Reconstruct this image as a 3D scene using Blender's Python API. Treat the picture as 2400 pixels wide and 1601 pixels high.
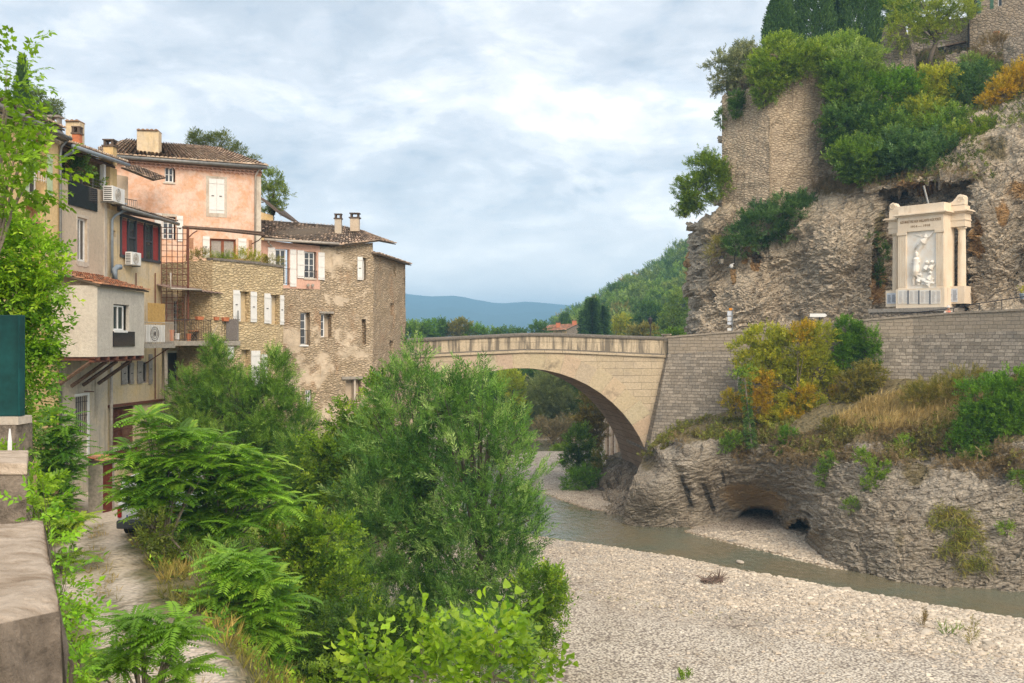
import bpy, math, random
import numpy as np
from mathutils import Vector, Matrix
for o in list(bpy.data.objects): bpy.data.objects.remove(o)
SC = bpy.context.scene
COL = SC.collection
R = math.radians
S = 2333.333; CX = 1200.0; CY = 800.5; H = 12.4      # focal length in photo pixels, eye 12.4 m over the water
# ---------------------------------------------------------------- camera
cam = bpy.data.cameras.new('camera'); cam.lens = 35; cam.sensor_width = 36; cam.clip_start = 0.1; cam.clip_end = 20000
camo = bpy.data.objects.new('camera', cam); COL.objects.link(camo)
camo.location = (0, 0, H); camo.rotation_euler = (R(90), 0, 0)
cam.dof.use_dof = True; cam.dof.focus_distance = 48; cam.dof.aperture_fstop = 9
SC.camera = camo
# ---------------------------------------------------------------- light
SUN_EL, SUN_AZ = 37, 160      # azimuth clockwise from +Y (the view): behind the camera, to the right
sun = bpy.data.lights.new('sun', 'SUN'); sun.energy = 1.4; sun.angle = R(38); sun.color = (1, .85, .67)
suno = bpy.data.objects.new('sun', sun); COL.objects.link(suno)
_d = Vector((math.sin(R(SUN_AZ))*math.cos(R(SUN_EL)), math.cos(R(SUN_AZ))*math.cos(R(SUN_EL)), math.sin(R(SUN_EL))))
suno.rotation_euler = _d.to_track_quat('Z', 'Y').to_euler()
suno.location = (0, 0, 60)
W = bpy.data.worlds.new('World'); SC.world = W; W.use_nodes = True
def build_world():
    nt = W.node_tree; nt.nodes.clear(); N = nt.nodes.new; L = nt.links.new
    out = N('ShaderNodeOutputWorld'); bg = N('ShaderNodeBackground'); bg.inputs['Strength'].default_value = 1.0
    sky = N('ShaderNodeTexSky'); sky.sky_type = 'NISHITA'; sky.sun_disc = False
    sky.sun_elevation = R(SUN_EL); sky.sun_rotation = R(SUN_AZ); sky.air_density = 1.0; sky.dust_density = 1.5
    sc = N('ShaderNodeVectorMath'); sc.operation = 'SCALE'; sc.inputs['Scale'].default_value = 0.085
    L(sky.outputs[0], sc.inputs[0])
    tc = N('ShaderNodeTexCoord'); sep = N('ShaderNodeSeparateXYZ'); L(tc.outputs['Generated'], sep.inputs[0])
    zc = N('ShaderNodeMath'); zc.operation = 'MAXIMUM'; zc.inputs[1].default_value = 0.0; L(sep.outputs['Z'], zc.inputs[0])
    za = N('ShaderNodeMath'); za.operation = 'ADD'; za.inputs[1].default_value = 0.33; L(zc.outputs[0], za.inputs[0])
    dv = N('ShaderNodeVectorMath'); dv.operation = 'DIVIDE'
    cb = N('ShaderNodeCombineXYZ'); 
    for k in range(3): L(za.outputs[0], cb.inputs[k])
    L(tc.outputs['Generated'], dv.inputs[0]); L(cb.outputs[0], dv.inputs[1])
    mp = N('ShaderNodeMapping'); mp.inputs['Location'].default_value = (3.1, 1.7, 0.4); mp.inputs['Scale'].default_value = (1.7, 1.8, 1.7)
    L(dv.outputs[0], mp.inputs[0])
    def noise(scale, det, rough, dist, loc):
        m = N('ShaderNodeMapping'); m.inputs['Location'].default_value = loc; L(mp.outputs[0], m.inputs[0])
        n = N('ShaderNodeTexNoise'); n.inputs['Scale'].default_value = scale; n.inputs['Detail'].default_value = det
        n.inputs['Roughness'].default_value = rough; n.inputs['Distortion'].default_value = dist; L(m.outputs[0], n.inputs['Vector']); return n.outputs['Fac']
    n1 = noise(1.9, 8, .56, .35, (.6, .2, 0)); n2 = noise(5.5, 7, .6, .3, (5, 2, 1))
    def ramp(src, pts):
        r = N('ShaderNodeValToRGB'); r.color_ramp.interpolation = 'EASE'
        el = r.color_ramp.elements
        while len(el) < len(pts): el.new(.5)
        for e, (p, c) in zip(el, pts): e.position = p; e.color = (*c, 1)
        L(src, r.inputs[0]); return r.outputs[0]
    cloud = ramp(n1, [(.32, (.255, .275, .30)), (.46, (.32, .332, .35)), (.55, (.395, .398, .405)), (.66, (.52, .505, .49))])
    det = ramp(n2, [(.3, (.84, .88, .92)), (.5, (1.0, 1.0, 1.0)), (.68, (1.16, 1.14, 1.12))])
    mu = N('ShaderNodeMix'); mu.data_type = 'RGBA'; mu.blend_type = 'MULTIPLY'; mu.inputs[0].default_value = 1
    L(cloud, mu.inputs[6]); L(det, mu.inputs[7])
    # low sky brightened to make up for dimming by the haze
    hz = N('ShaderNodeMapRange'); hz.inputs['From Min'].default_value = 0.0; hz.inputs['From Max'].default_value = 0.15
    hz.inputs['To Min'].default_value = 0.9; hz.inputs['To Max'].default_value = 0.0; L(zc.outputs[0], hz.inputs[0])
    mh = N('ShaderNodeMix'); mh.data_type = 'RGBA'; L(hz.outputs[0], mh.inputs[0]); L(mu.outputs[2], mh.inputs[6]); mh.inputs[7].default_value = (.80, .74, .68, 1)
    mx = N('ShaderNodeMix'); mx.data_type = 'RGBA'; mx.inputs[0].default_value = 0.93
    L(sc.outputs[0], mx.inputs[6]); L(mh.outputs[2], mx.inputs[7])
    L(mx.outputs[2], bg.inputs['Color']); L(bg.outputs[0], out.inputs[0])
build_world()
SC.view_settings.view_transform = 'Standard'; SC.view_settings.look = 'None'
SC.view_settings.exposure = 1.56; SC.view_settings.gamma = 1.0
SC.cycles.max_bounces = 6; SC.cycles.diffuse_bounces = 4; SC.cycles.glossy_bounces = 3; SC.cycles.transmission_bounces = 4
SC.cycles.volume_bounces = 0; SC.cycles.transparent_max_bounces = 6; SC.cycles.caustics_reflective = False; SC.cycles.caustics_refractive = False; SC.cycles.sample_clamp_indirect = 4; SC.cycles.denoising_prefilter = 'NONE'
rng = np.random.default_rng(7)
# ---------------------------------------------------------------- pixel to point
def P(sx, sy, Y): return Vector(((sx-CX)/S*Y, Y, H-(sy-CY)/S*Y))
def Pg(sx, sy, z=0.0):                # a photo pixel dropped on the level z
    Y = (H-z)*S/(sy-CY); return Vector(((sx-CX)/S*Y, Y, z))
# ---------------------------------------------------------------- noise
def _hash(ix, iy, iz, seed):
    h = (ix*374761393 + iy*668265263 + iz*2147483647 + seed*1442695041) & 0xFFFFFFFF
    h = ((h ^ (h >> 13))*1274126177) & 0xFFFFFFFF
    h = ((h ^ (h >> 16))*2246822519) & 0xFFFFFFFF
    return ((h ^ (h >> 15)) & 0xFFFF)/65535.0
def vnoise(p, seed=0):
    f = np.floor(p); i = f.astype(np.int64); t = p-f; t = t*t*(3-2*t); r = 0
    for dx in (0, 1):
        for dy in (0, 1):
            for dz in (0, 1):
                w = (t[:, 0] if dx else 1-t[:, 0])*(t[:, 1] if dy else 1-t[:, 1])*(t[:, 2] if dz else 1-t[:, 2])
                r = r+w*_hash(i[:, 0]+dx, i[:, 1]+dy, i[:, 2]+dz, seed)
    return r*2-1
def fbm(p, oct=4, seed=0, gain=.5):
    a = 1; s = 0; q = np.array(p, float)
    for k in range(oct): s = s+a*vnoise(q, seed+k*17); a *= gain; q = q*2.03+3.1
    return s
def ridged(p, oct=4, seed=0):
    a = 1; s = 0; q = np.array(p, float)
    for k in range(oct): s = s+a*(1-2*np.abs(vnoise(q, seed+k*17))); a *= .5; q = q*2.07+1.3
    return s
# ---------------------------------------------------------------- objects
def tag(o, label=None, cat=None, group=None, kind=None):
    if label: o['label'] = label
    if cat: o['category'] = cat
    if group: o['group'] = group
    if kind: o['kind'] = kind
    return o
def thing(name, label, cat, loc, group=None, kind=None):
    o = bpy.data.objects.new(name, None); COL.objects.link(o); o.location = loc; o.empty_display_size = .3
    return tag(o, label, cat, group, kind)
def mesh_obj(name, V, F, mat, parent=None, col=None, uv=None, smooth=False, origin=None):
    """V (n,3) world points, F (m,4) or (m,3) array or a list of lists; one mesh object; local to its parent's spot"""
    V = np.asarray(V, np.float64).reshape(-1, 3)
    off = np.zeros(3); q = parent
    while q is not None: off = off+np.array(q.location); q = q.parent
    if parent is None and origin is not None: off = np.array(origin, float)
    me = bpy.data.meshes.new(name)
    me.vertices.add(len(V)); me.vertices.foreach_set('co', (V-off).astype(np.float32).ravel())
    if isinstance(F, np.ndarray):
        m, k = F.shape; me.loops.add(m*k); me.loops.foreach_set('vertex_index', F.astype(np.int32).ravel())
        me.polygons.add(m); me.polygons.foreach_set('loop_start', np.arange(0, m*k, k, dtype=np.int32))
        fl = F.ravel()
    else:
        m = len(F); fl = np.array([i for f in F for i in f], np.int32); ln = np.array([len(f) for f in F])
        me.loops.add(len(fl)); me.loops.foreach_set('vertex_index', fl); me.polygons.add(m)
        me.polygons.foreach_set('loop_start', np.concatenate([[0], np.cumsum(ln)[:-1]]).astype(np.int32))
    me.update(calc_edges=True)
    if col is not None:
        a = me.color_attributes.new('Col', 'FLOAT_COLOR', 'POINT'); c = np.ones((len(V), 4), np.float32); c[:, :3] = col
        a.data.foreach_set('color', c.ravel())
    if uv is not None:
        l = me.uv_layers.new(name='UVMap'); l.data.foreach_set('uv', np.asarray(uv, np.float32)[fl].ravel())
    me.polygons.foreach_set('use_smooth', np.full(m, bool(smooth)))
    me.materials.append(mat)
    o = bpy.data.objects.new(name, me); COL.objects.link(o)
    if parent is not None: o.parent = parent
    elif origin is not None: o.location = origin
    return o
class MB:
    """collects shapes (world coordinates) that become ONE mesh"""
    def __init__(s): s.v = []; s.f = []; s.uv = []; s.c = []; s.col = (1, 1, 1)
    def add(s, vs, fs, uv=None):
        b = len(s.v); s.v += [tuple(v) for v in vs]; s.f += [[b+i for i in f] for f in fs]
        s.uv += [tuple(u) for u in uv] if uv is not None else [(v[0]+v[1], v[2]) for v in vs]
        s.c += [s.col]*len(vs); return s
    def hexa(s, p):        # 8 points: bottom four, top four
        return s.add(p, [(3, 2, 1, 0), (4, 5, 6, 7), (0, 1, 5, 4), (1, 2, 6, 5), (2, 3, 7, 6), (3, 0, 4, 7)])
    def box(s, c, d, rz=0):
        x, y, z = d[0]/2, d[1]/2, d[2]/2; ca, sa = math.cos(rz), math.sin(rz)
        return s.hexa([(c[0]+ca*a-sa*b, c[1]+sa*a+ca*b, c[2]+e) for e in (-z, z) for a, b in ((-x, -y), (x, -y), (x, y), (-x, y))])
    def tube(s, pts, r, n=6, caps=True):
        pts = [Vector(p) for p in pts]; rr = r if isinstance(r, (list, tuple)) else [r]*len(pts); b = []
        up = Vector((0, 0, 1)) if abs((pts[-1]-pts[0]).normalized().z) < .9 else Vector((0, 1, 0))
        for i, p in enumerate(pts):
            t = (pts[min(i+1, len(pts)-1)]-pts[max(i-1, 0)]).normalized(); a = t.cross(up)
            if a.length < 1e-4: a = t.cross(Vector((1, 0, 0)))
            a.normalize(); c = a.cross(t)
            b += [p+(a*math.cos(k*2*math.pi/n)+c*math.sin(k*2*math.pi/n))*rr[i] for k in range(n)]
        f = [(i*n+k, i*n+(k+1) % n, (i+1)*n+(k+1) % n, (i+1)*n+k) for i in range(len(pts)-1) for k in range(n)]
        if caps: f += [tuple(range(n-1, -1, -1)), tuple(range((len(pts)-1)*n, len(pts)*n))]
        return s.add(b, f)
    def lathe(s, c, prof, n=12):
        b = [(c[0]+r*math.cos(k*2*math.pi/n), c[1]+r*math.sin(k*2*math.pi/n), c[2]+z) for r, z in prof for k in range(n)]
        f = [(i*n+k, i*n+(k+1) % n, (i+1)*n+(k+1) % n, (i+1)*n+k) for i in range(len(prof)-1) for k in range(n)]
        f += [tuple(range(n-1, -1, -1)), tuple(range((len(prof)-1)*n, len(prof)*n))]
        return s.add(b, f)
    def build(s, name, mat, parent=None, smooth=False, col=False, origin=None, bevel=0):
        if not s.v: return None
        o = mesh_obj(name, s.v, s.f, mat, parent, uv=s.uv, smooth=smooth, origin=origin, col=np.array(s.c) if col else None)
        if bevel:
            b = o.modifiers.new('bevel', 'BEVEL'); b.width = bevel; b.segments = 2; b.limit_method = 'ANGLE'
        return o
# ---------------------------------------------------------------- materials
class Mt:
    def __init__(s, name, rough=.9):
        s.m = bpy.data.materials.new(name); s.m.use_nodes = True; s.nt = s.m.node_tree; s.nt.nodes.clear()
        s.out = s.n('ShaderNodeOutputMaterial'); s.b = s.n('ShaderNodeBsdfPrincipled'); s.l(s.b.outputs[0], s.out.inputs[0])
        s.b.inputs['Roughness'].default_value = rough; s.b.inputs['Specular IOR Level'].default_value = .25; s.tc = s.n('ShaderNodeTexCoord')
        s.h = None
    def n(s, t, **kw):
        x = s.nt.nodes.new(t)
        for k, v in kw.items(): setattr(x, k, v)
        return x
    def l(s, a, b): s.nt.links.new(a, b); return a
    def co(s, kind='Object', scale=(1, 1, 1), rot=(0, 0, 0), loc=(0, 0, 0)):
        m = s.n('ShaderNodeMapping'); m.inputs['Scale'].default_value = scale; m.inputs['Rotation'].default_value = rot; m.inputs['Location'].default_value = loc
        s.l(s.tc.outputs[kind], m.inputs[0]); return m.outputs[0]
    def noise(s, v, scale, det=5, rough=.6, dist=0):
        x = s.n('ShaderNodeTexNoise'); x.inputs['Scale'].default_value = scale; x.inputs['Detail'].default_value = det
        x.inputs['Roughness'].default_value = rough; x.inputs['Distortion'].default_value = dist; s.l(v, x.inputs['Vector']); return x.outputs['Fac']
    def warp(s, v, scale, amt):
        x = s.n('ShaderNodeTexNoise'); x.inputs['Scale'].default_value = scale; x.inputs['Detail'].default_value = 3; s.l(v, x.inputs['Vector'])
        m = s.n('ShaderNodeVectorMath', operation='SUBTRACT'); s.l(x.outputs['Color'], m.inputs[0]); m.inputs[1].default_value = (.5, .5, .5)
        k = s.n('ShaderNodeVectorMath', operation='SCALE'); s.l(m.outputs[0], k.inputs[0]); k.inputs['Scale'].default_value = amt
        a = s.n('ShaderNodeVectorMath', operation='ADD'); s.l(v, a.inputs[0]); s.l(k.outputs[0], a.inputs[1]); return a.outputs[0]
    def vor(s, v, scale, feature='F1', out='Distance', rnd=1, dim='3D'):
        x = s.n('ShaderNodeTexVoronoi', feature=feature, voronoi_dimensions=dim); x.inputs['Scale'].default_value = scale
        x.inputs['Randomness'].default_value = rnd; s.l(v, x.inputs['Vector']); return x.outputs[out]
    def ramp(s, f, pts, interp='LINEAR'):
        r = s.n('ShaderNodeValToRGB'); r.color_ramp.interpolation = interp; el = r.color_ramp.elements
        while len(el) < len(pts): el.new(.5)
        for e, (p, c) in zip(el, pts):
            e.position = p; e.color = (*((c,)*3 if isinstance(c, (int, float)) else c), 1)
        s.l(f, r.inputs[0]); return r.outputs[0]
    def mix(s, f, a, b, mode='MIX'):
        m = s.n('ShaderNodeMix', data_type='RGBA', blend_type=mode)
        for i, v in ((0, f), (6, a), (7, b)):
            if isinstance(v, bpy.types.NodeSocket): s.l(v, m.inputs[i])
            elif i == 0: m.inputs[0].default_value = v
            else: m.inputs[i].default_value = (*v, 1)
        return m.outputs[2]
    def math(s, op, a, b=0.0):
        m = s.n('ShaderNodeMath', operation=op)
        for i, v in ((0, a), (1, b)):
            if isinstance(v, bpy.types.NodeSocket): s.l(v, m.inputs[i])
            else: m.inputs[i].default_value = v
        return m.outputs[0]
    def attr(s, name='Col'):
        a = s.n('ShaderNodeAttribute'); a.attribute_name = name; return a.outputs['Color']
    def fin(s, color, height=None, dist=.03, strength=1.0, rough=None):
        if isinstance(color, bpy.types.NodeSocket): s.l(color, s.b.inputs['Base Color'])
        else: s.b.inputs['Base Color'].default_value = (*color, 1)
        if height is not None:
            b = s.n('ShaderNodeBump'); b.inputs['Distance'].default_value = dist; b.inputs['Strength'].default_value = strength
            s.l(height, b.inputs['Height']); s.l(b.outputs[0], s.b.inputs['Normal'])
        if rough is not None: s.l(rough, s.b.inputs['Roughness'])
        return s.m
def plain(name, c, rough=.6, metal=0, var=.12, scale=6, bump=0):
    m = Mt(name, rough); m.b.inputs['Metallic'].default_value = metal; v = m.co()
    n = m.noise(v, scale, 5, .65)
    col = m.mix(1, c, m.ramp(n, [(.3, 1-var), (.7, 1+var)]), 'MULTIPLY')
    return m.fin(col, n if bump else None, bump or .01)
def plaster(name, c1, c2, dark=(.2, .17, .13), blotch=1.2, fine=9, stain=.35, bump=.02, wet=0):
    """aged render: two tones in blotches, fine grain, streaks of dirt"""
    m = Mt(name, .93); v = m.co(); w = m.warp(v, 1.5, .7)
    a = m.ramp(m.noise(w, blotch, 8, .68), [(.40, 0.), (.58, 1.)])
    col = m.mix(a, c1, c2)
    g = m.noise(v, fine, 8, .7)
    col = m.mix(1, col, m.ramp(g, [(.25, .78), (.5, 1.), (.75, 1.13)]), 'MULTIPLY')
    st = m.noise(m.warp(m.co(scale=(2.2, 2.2, .22)), 2, .35), 1.6, 6, .62)
    col = m.mix(m.ramp(st, [(.54, 0.), (.74, stain)]), col, dark)
    return m.fin(col, g, bump)
def rubble(name, c1, c2, mortar, sx=3.4, sz=6.5, ren=None, ren_c=(.5, .4, .27), rust=0, bump=.05, mo=.08, uvm=False, warp=.25, dark=.45):
    """rubble masonry: flat irregular stones, recessed mortar; ren = share of surviving render over it"""
    m = Mt(name, .95); v = m.warp(m.co('Object', (sx, sx, sz)), 1.1, warp)
    cell = m.vor(v, 1, 'F1', 'Color'); e = m.vor(v, 1, 'DISTANCE_TO_EDGE', 'Distance')
    g = m.noise(m.co(), 14, 6, .7); big = m.noise(m.co(), .33, 6, .6)
    sep = m.n('ShaderNodeSeparateColor'); m.l(cell, sep.inputs[0])
    col = m.mix(sep.outputs[0], c1, c2)
    col = m.mix(m.math('MULTIPLY', sep.outputs[1], .5), col, tuple(x*.62 for x in c1))
    col = m.mix(1, col, m.ramp(g, [(.25, .75), (.7, 1.15)]), 'MULTIPLY')
    jt = m.ramp(e, [(mo*.15, 0.), (mo*1.0, 1.)])
    col = m.mix(jt, tuple(x*(1-dark*.55) for x in mortar), col)
    col = m.mix(1, col, m.ramp(big, [(.28, (.84, .84, .85)), (.5, (1, 1, 1)), (.75, (1.10, 1.07, 1.02))]), 'MULTIPLY')
    hgt = m.math('ADD', m.ramp(e, [(0., 0.), (mo*2.6, .75)]), m.math('MULTIPLY', g, .25))
    if rust:
        rn = m.noise(m.co(scale=(1, 1, .5)), .8, 5, .6)
        col = m.mix(m.ramp(rn, [(.55, 0.), (.72, rust)]), col, (.40, .17, .06))
    if ren:
        rn = m.noise(m.warp(m.co(), .7, 1.3), .45, 7, .62)
        f = m.ramp(rn, [(1-ren-.03, 0.), (1-ren+.03, 1.)])
        rc = m.mix(1, ren_c, m.ramp(m.noise(m.co(), 3, 8, .7), [(.3, .75), (.7, 1.15)]), 'MULTIPLY')
        col = m.mix(f, col, rc); hgt = m.mix(f, hgt, m.math('MULTIPLY', g, .6))
    return m.fin(col, hgt, bump)
def ashlar(name, c1, c2, mortar, bw, bh, ms=.012, bump=.03, stain=.5, weather=(.10, .09, .075), streak=.0, var=.35):
    """coursed blocks laid by UV (metres)"""
    m = Mt(name, .93); uv = m.warp(m.warp(m.co('UV'), 5, .07), 1.2, .12)
    b = m.n('ShaderNodeTexBrick'); m.l(uv, b.inputs['Vector'])
    for k, x in (('Scale', 1), ('Mortar Size', ms), ('Mortar Smooth', .4), ('Bias', 0), ('Brick Width', bw), ('Row Height', bh)): b.inputs[k].default_value = x
    b.offset = .43; b.squash = 1.5; b.squash_frequency = 3
    b.inputs['Color1'].default_value = (*c1, 1); b.inputs['Color2'].default_value = (*c2, 1); b.inputs['Mortar'].default_value = (*mortar, 1)
    g = m.noise(m.co(), 9, 8, .7); big = m.noise(m.warp(m.co(), .8, .8), .5, 6, .6)
    col = m.mix(1, b.outputs['Color'], m.ramp(g, [(.25, 1-var), (.72, 1+var*.5)]), 'MULTIPLY')
    col = m.mix(m.ramp(big, [(.5, 0.), (.72, stain)]), col, weather)
    if streak:
        st = m.noise(m.warp(m.co(scale=(1.6, 1.6, .16)), 1.5, .3), 1.7, 6, .6)
        col = m.mix(m.ramp(st, [(.45, 0.), (.6, streak)]), col, weather)
    h = m.math('ADD', m.math('MULTIPLY', b.outputs['Fac'], -.8), m.math('MULTIPLY', g, .5))
    return m.fin(col, h, bump)
def leafmat(name, gloss=.45, trans=.42):
    m = Mt(name, gloss); c = m.attr(); m.b.inputs['Specular IOR Level'].default_value = .35
    m.fin(c); t = m.n('ShaderNodeBsdfTranslucent'); m.l(m.mix(1, c, (1.25, 1.3, .55), 'MULTIPLY'), t.inputs[0])
    x = m.n('ShaderNodeMixShader'); x.inputs[0].default_value = trans; m.l(m.b.outputs[0], x.inputs[1]); m.l(t.outputs[0], x.inputs[2]); m.l(x.outputs[0], m.out.inputs[0]); return m.m
M = {}
M['leaf'] = leafmat('leaf')
M['leafdull'] = leafmat('leaf_dull', .7, .2)
M['bark'] = plain('bark', (.13, .105, .08), .95, var=.3, scale=12, bump=.02)
M['barkpale'] = plain('bark_pale', (.26, .22, .17), .95, var=.3, scale=14, bump=.02)
# ================================================================ LAND, WATER, ROCK
def poly_dist(X, Y, poly):
    p = np.array(poly, float); q = np.roll(p, -1, 0); d = np.full(X.shape, 1e9); ins = np.zeros(X.shape, bool)
    for (ax, ay), (bx, by) in zip(p, q):
        ex, ey = bx-ax, by-ay; t = np.clip(((X-ax)*ex+(Y-ay)*ey)/(ex*ex+ey*ey+1e-9), 0, 1)
        d = np.minimum(d, np.hypot(X-ax-t*ex, Y-ay-t*ey))
        if abs(by-ay) > 1e-9: ins ^= ((ay > Y) != (by > Y)) & (X < ex*(Y-ay)/(by-ay)+ax)
    return np.where(ins, -d, d)
def sst(a, b, x): t = np.clip((x-a)/(b-a), 0, 1); return t*t*(3-2*t)
WATER = [(46, 31), (34, 37.5), (22.7, 44.2), (18.4, 47.8), (13.5, 52.6), (9.7, 56.8), (6.8, 59.3), (2.4, 62.6), (-1, 65.5), (-3.5, 71), (-4.5, 82), (-6, 95), (-7, 108), (-6, 121), (0, 126), (9, 124), (14, 119),
         (8, 112.5), (3, 112), (-1.5, 107), (-1, 97), (0, 88), (1.8, 83), (4.3, 76.8), (5.8, 73.4), (8, 72), (11, 74), (12, 66), (11.2, 65), (15.5, 58.0), (17.5, 54.6), (24, 51), (30, 51), (40, 45), (55, 37)]
PATHL = [(-17.2, 39), (-14.9, 36.4), (-12.3, 29.2), (-9.5, 23.3), (-7.5, 20), (-5.9, 17.7), (-4.6, 15), (-3.2, 11), (-2, 6)]
def path_dist(X, Y):
    d = np.full(X.shape, 1e9)
    for (ax, ay), (bx, by) in zip(PATHL[:-1], PATHL[1:]):
        ex, ey = bx-ax, by-ay; t = np.clip(((X-ax)*ex+(Y-ay)*ey)/(ex*ex+ey*ey), 0, 1)
        s = np.hypot(X-ax-t*ex, Y-ay-t*ey); d = np.where(s < np.abs(d), s, d)
    return d
def toe(Y): return np.interp(Y, [-20, 0, 10, 15, 20, 25, 30, 36, 45, 52, 58, 66, 72, 90, 120, 160], [4, 3, 1.5, 0, -1, -2.5, -4, -5, -6.5, -5.6, -4.4, -4.2, -6, -10, -11, -14])
def ground_z(X, Y):
    X = np.asarray(X, float); Y = np.asarray(Y, float)
    d = poly_dist(X, Y, WATER); q = np.stack([X.ravel(), Y.ravel(), 0*X.ravel()], 1)
    n1 = (fbm(q*.12, 3, 3)).reshape(X.shape); n2 = fbm(q*.7, 3, 9).reshape(X.shape)
    z = np.where(d > 0, .05+.32*(1-np.exp(-d/4))+.02*np.minimum(d, 20)*.4, -.08-.34*(1-np.exp(d/1.4)))
    z = z+np.where(d > 0, np.clip(d/2.5, 0, 1), .25)*(.07*n1+.025*n2)
    tx = toe(Y); wd = np.interp(Y, [0, 15, 25, 36, 46, 52, 60, 70, 100], [5, 5, 5.5, 5.5, 5, 3, 2.6, 3, 7])
    f = sst(0, 1, (tx-X)/wd); top = np.interp(Y, [0, 30, 45, 56, 70, 100, 200], [6.4, 6.4, 6.1, 6.4, 6.6, 7, 8])
    z = z+(top-z)*f+f*(1-f)*n2*1.2
    pd = path_dist(X, Y); left = (X < np.interp(Y, [p[1] for p in PATHL[::-1]], [p[0] for p in PATHL[::-1]]))
    z = np.where((pd < 1.25) & (Y < 41), 6.4+.04*n2, z)
    up = sst(1.3, 4.2, pd)*left*(Y < 38)*(Y > 4); z = z+up*(2.2+.35*n2)
    far = sst(126, 150, Y); corr = sst(10, 18, np.abs(X-4))*sst(84, 96, Y)
    z = np.maximum(z, corr*(8+n1)); z = z*(1-far)+far*(8.5+1.2*n1)
    rgt = sst(11, 15, X)*sst(76, 82, Y); z = np.maximum(z, rgt*12.2)
    return z
def build_ground():
    xs = np.concatenate([-np.geomspace(4400, 40, 22), np.arange(-38, 50, .3), np.geomspace(50, 4400, 22)])
    ys = np.concatenate([[-400, -150, -60, -25], np.arange(-8, 132, .3), np.geomspace(132.5, 4500, 36)])
    X, Y = np.meshgrid(xs, ys); Z = ground_z(X, Y)
    ny, nx = X.shape; I = np.arange(nx*ny).reshape(ny, nx)
    F = np.stack([I[:-1, :-1], I[:-1, 1:], I[1:, 1:], I[1:, :-1]], -1).reshape(-1, 4)
    q = np.stack([X.ravel(), Y.ravel(), 0*X.ravel()], 1)
    d = poly_dist(X, Y, WATER).ravel(); n = fbm(q*.5, 4, 31); pd = path_dist(X, Y).ravel()
    soil = sst(.85, 1.9, Z.ravel()+.3*n); bar = (np.abs(X.ravel()-3) < 12) & (Y.ravel() > 84) & (Y.ravel() < 118); soil = np.where(bar, np.minimum(soil, .25), soil)
    px = (q[:, 0]*.8+q[:, 1]*.3)
    pth = (1-sst(.62, 1.05, pd+.4*n))*(Y.ravel() < 40.5)*(Y.ravel() > 3)
    mid = np.exp(-((pd/.24)**2))*sst(-.35, .25, n)*(Y.ravel() < 33)
    soil = np.where(pth > 0, soil*(1-pth)+.75*mid*pth, soil)
    # thin line of weeds along the old high-water mark, and fine gravel below it
    gx, gy = X.ravel(), Y.ravel(); line = 45.5-(gx-3)*.62-((gx-3)*.02)**2
    fine = sst(-.5, 1.5, line-gy+.8*n)*(gy < 60)*(gy > 20)*(gx > -2)
    mesh_obj('gravel_ground', q+np.stack([0*gx, 0*gx, Z.ravel()], 1), F, M['gravel'], col=np.stack([soil, pth*(1-mid), fine], 1), smooth=True)['kind'] = 'structure'
def mat_gravel():
    m = Mt('gravel', .95); v = m.co(); col = m.attr(); sp = m.n('ShaderNodeSeparateColor'); m.l(col, sp.inputs[0])
    def pebs(scale, a, b, dk):
        w = m.warp(m.co(scale=(1, 1, .4)), scale*.8, .25/scale)
        c = m.vor(w, scale, 'F1', 'Color'); dd = m.vor(w, scale, 'F1', 'Distance'); s2 = m.n('ShaderNodeSeparateColor'); m.l(c, s2.inputs[0])
        k = m.mix(s2.outputs[0], a, b); k = m.mix(m.ramp(s2.outputs[1], [(.8, 0.), (.93, .65)]), k, (.30, .25, .21)); k = m.mix(m.ramp(dd, [(.38, 0.), (.72, dk)]), k, (.16, .13, .11)); return k, dd
    c1, h1 = pebs(7.5, (.52, .44, .35), (.70, .61, .50), .9); c2, h2 = pebs(9.5, (.56, .495, .40), (.75, .68, .575), .85)
    n = m.noise(v, .35, 5, .6); f = m.ramp(m.noise(v, 1.1, 5, .6), [(.42, 0.), (.6, 1.)])
    g = m.mix(f, c1, c2); g = m.mix(sp.outputs[2], g, c2); h = m.mix(m.math('MAXIMUM', f, sp.outputs[2]), h1, m.math('MULTIPLY', h2, .45))
    g = m.mix(1, g, m.ramp(n, [(.32, (.80, .77, .73)), (.5, (1., .99, .97)), (.7, (1.08, 1.07, 1.05))]), 'MULTIPLY')
    pc = m.mix(m.noise(v, 9, 7, .8), (.46, .37, .28), (.70, .60, .49)); pc = m.mix(.2, pc, c2); g = m.mix(sp.outputs[1], g, pc)
    sc = m.mix(m.ramp(m.noise(v, 2.2, 8, .7), [(.35, 0.), (.62, 1.)]), (.075, .085, .028), (.21, .165, .09))
    g = m.mix(sp.outputs[0], g, sc)
    pos = m.n('ShaderNodeNewGeometry'); sz = m.n('ShaderNodeSeparateXYZ'); m.l(pos.outputs['Position'], sz.inputs[0])
    wet = m.ramp(m.math('ADD', sz.outputs[2], .5), [(.50, 1.), (.57, 0.)]); g = m.mix(wet, g, m.mix(1, g, (.66, .55, .38), 'MULTIPLY'))
    M['gravel'] = m.fin(g, m.math('MULTIPLY', h, -1), .10, .9)
mat_gravel()
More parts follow.
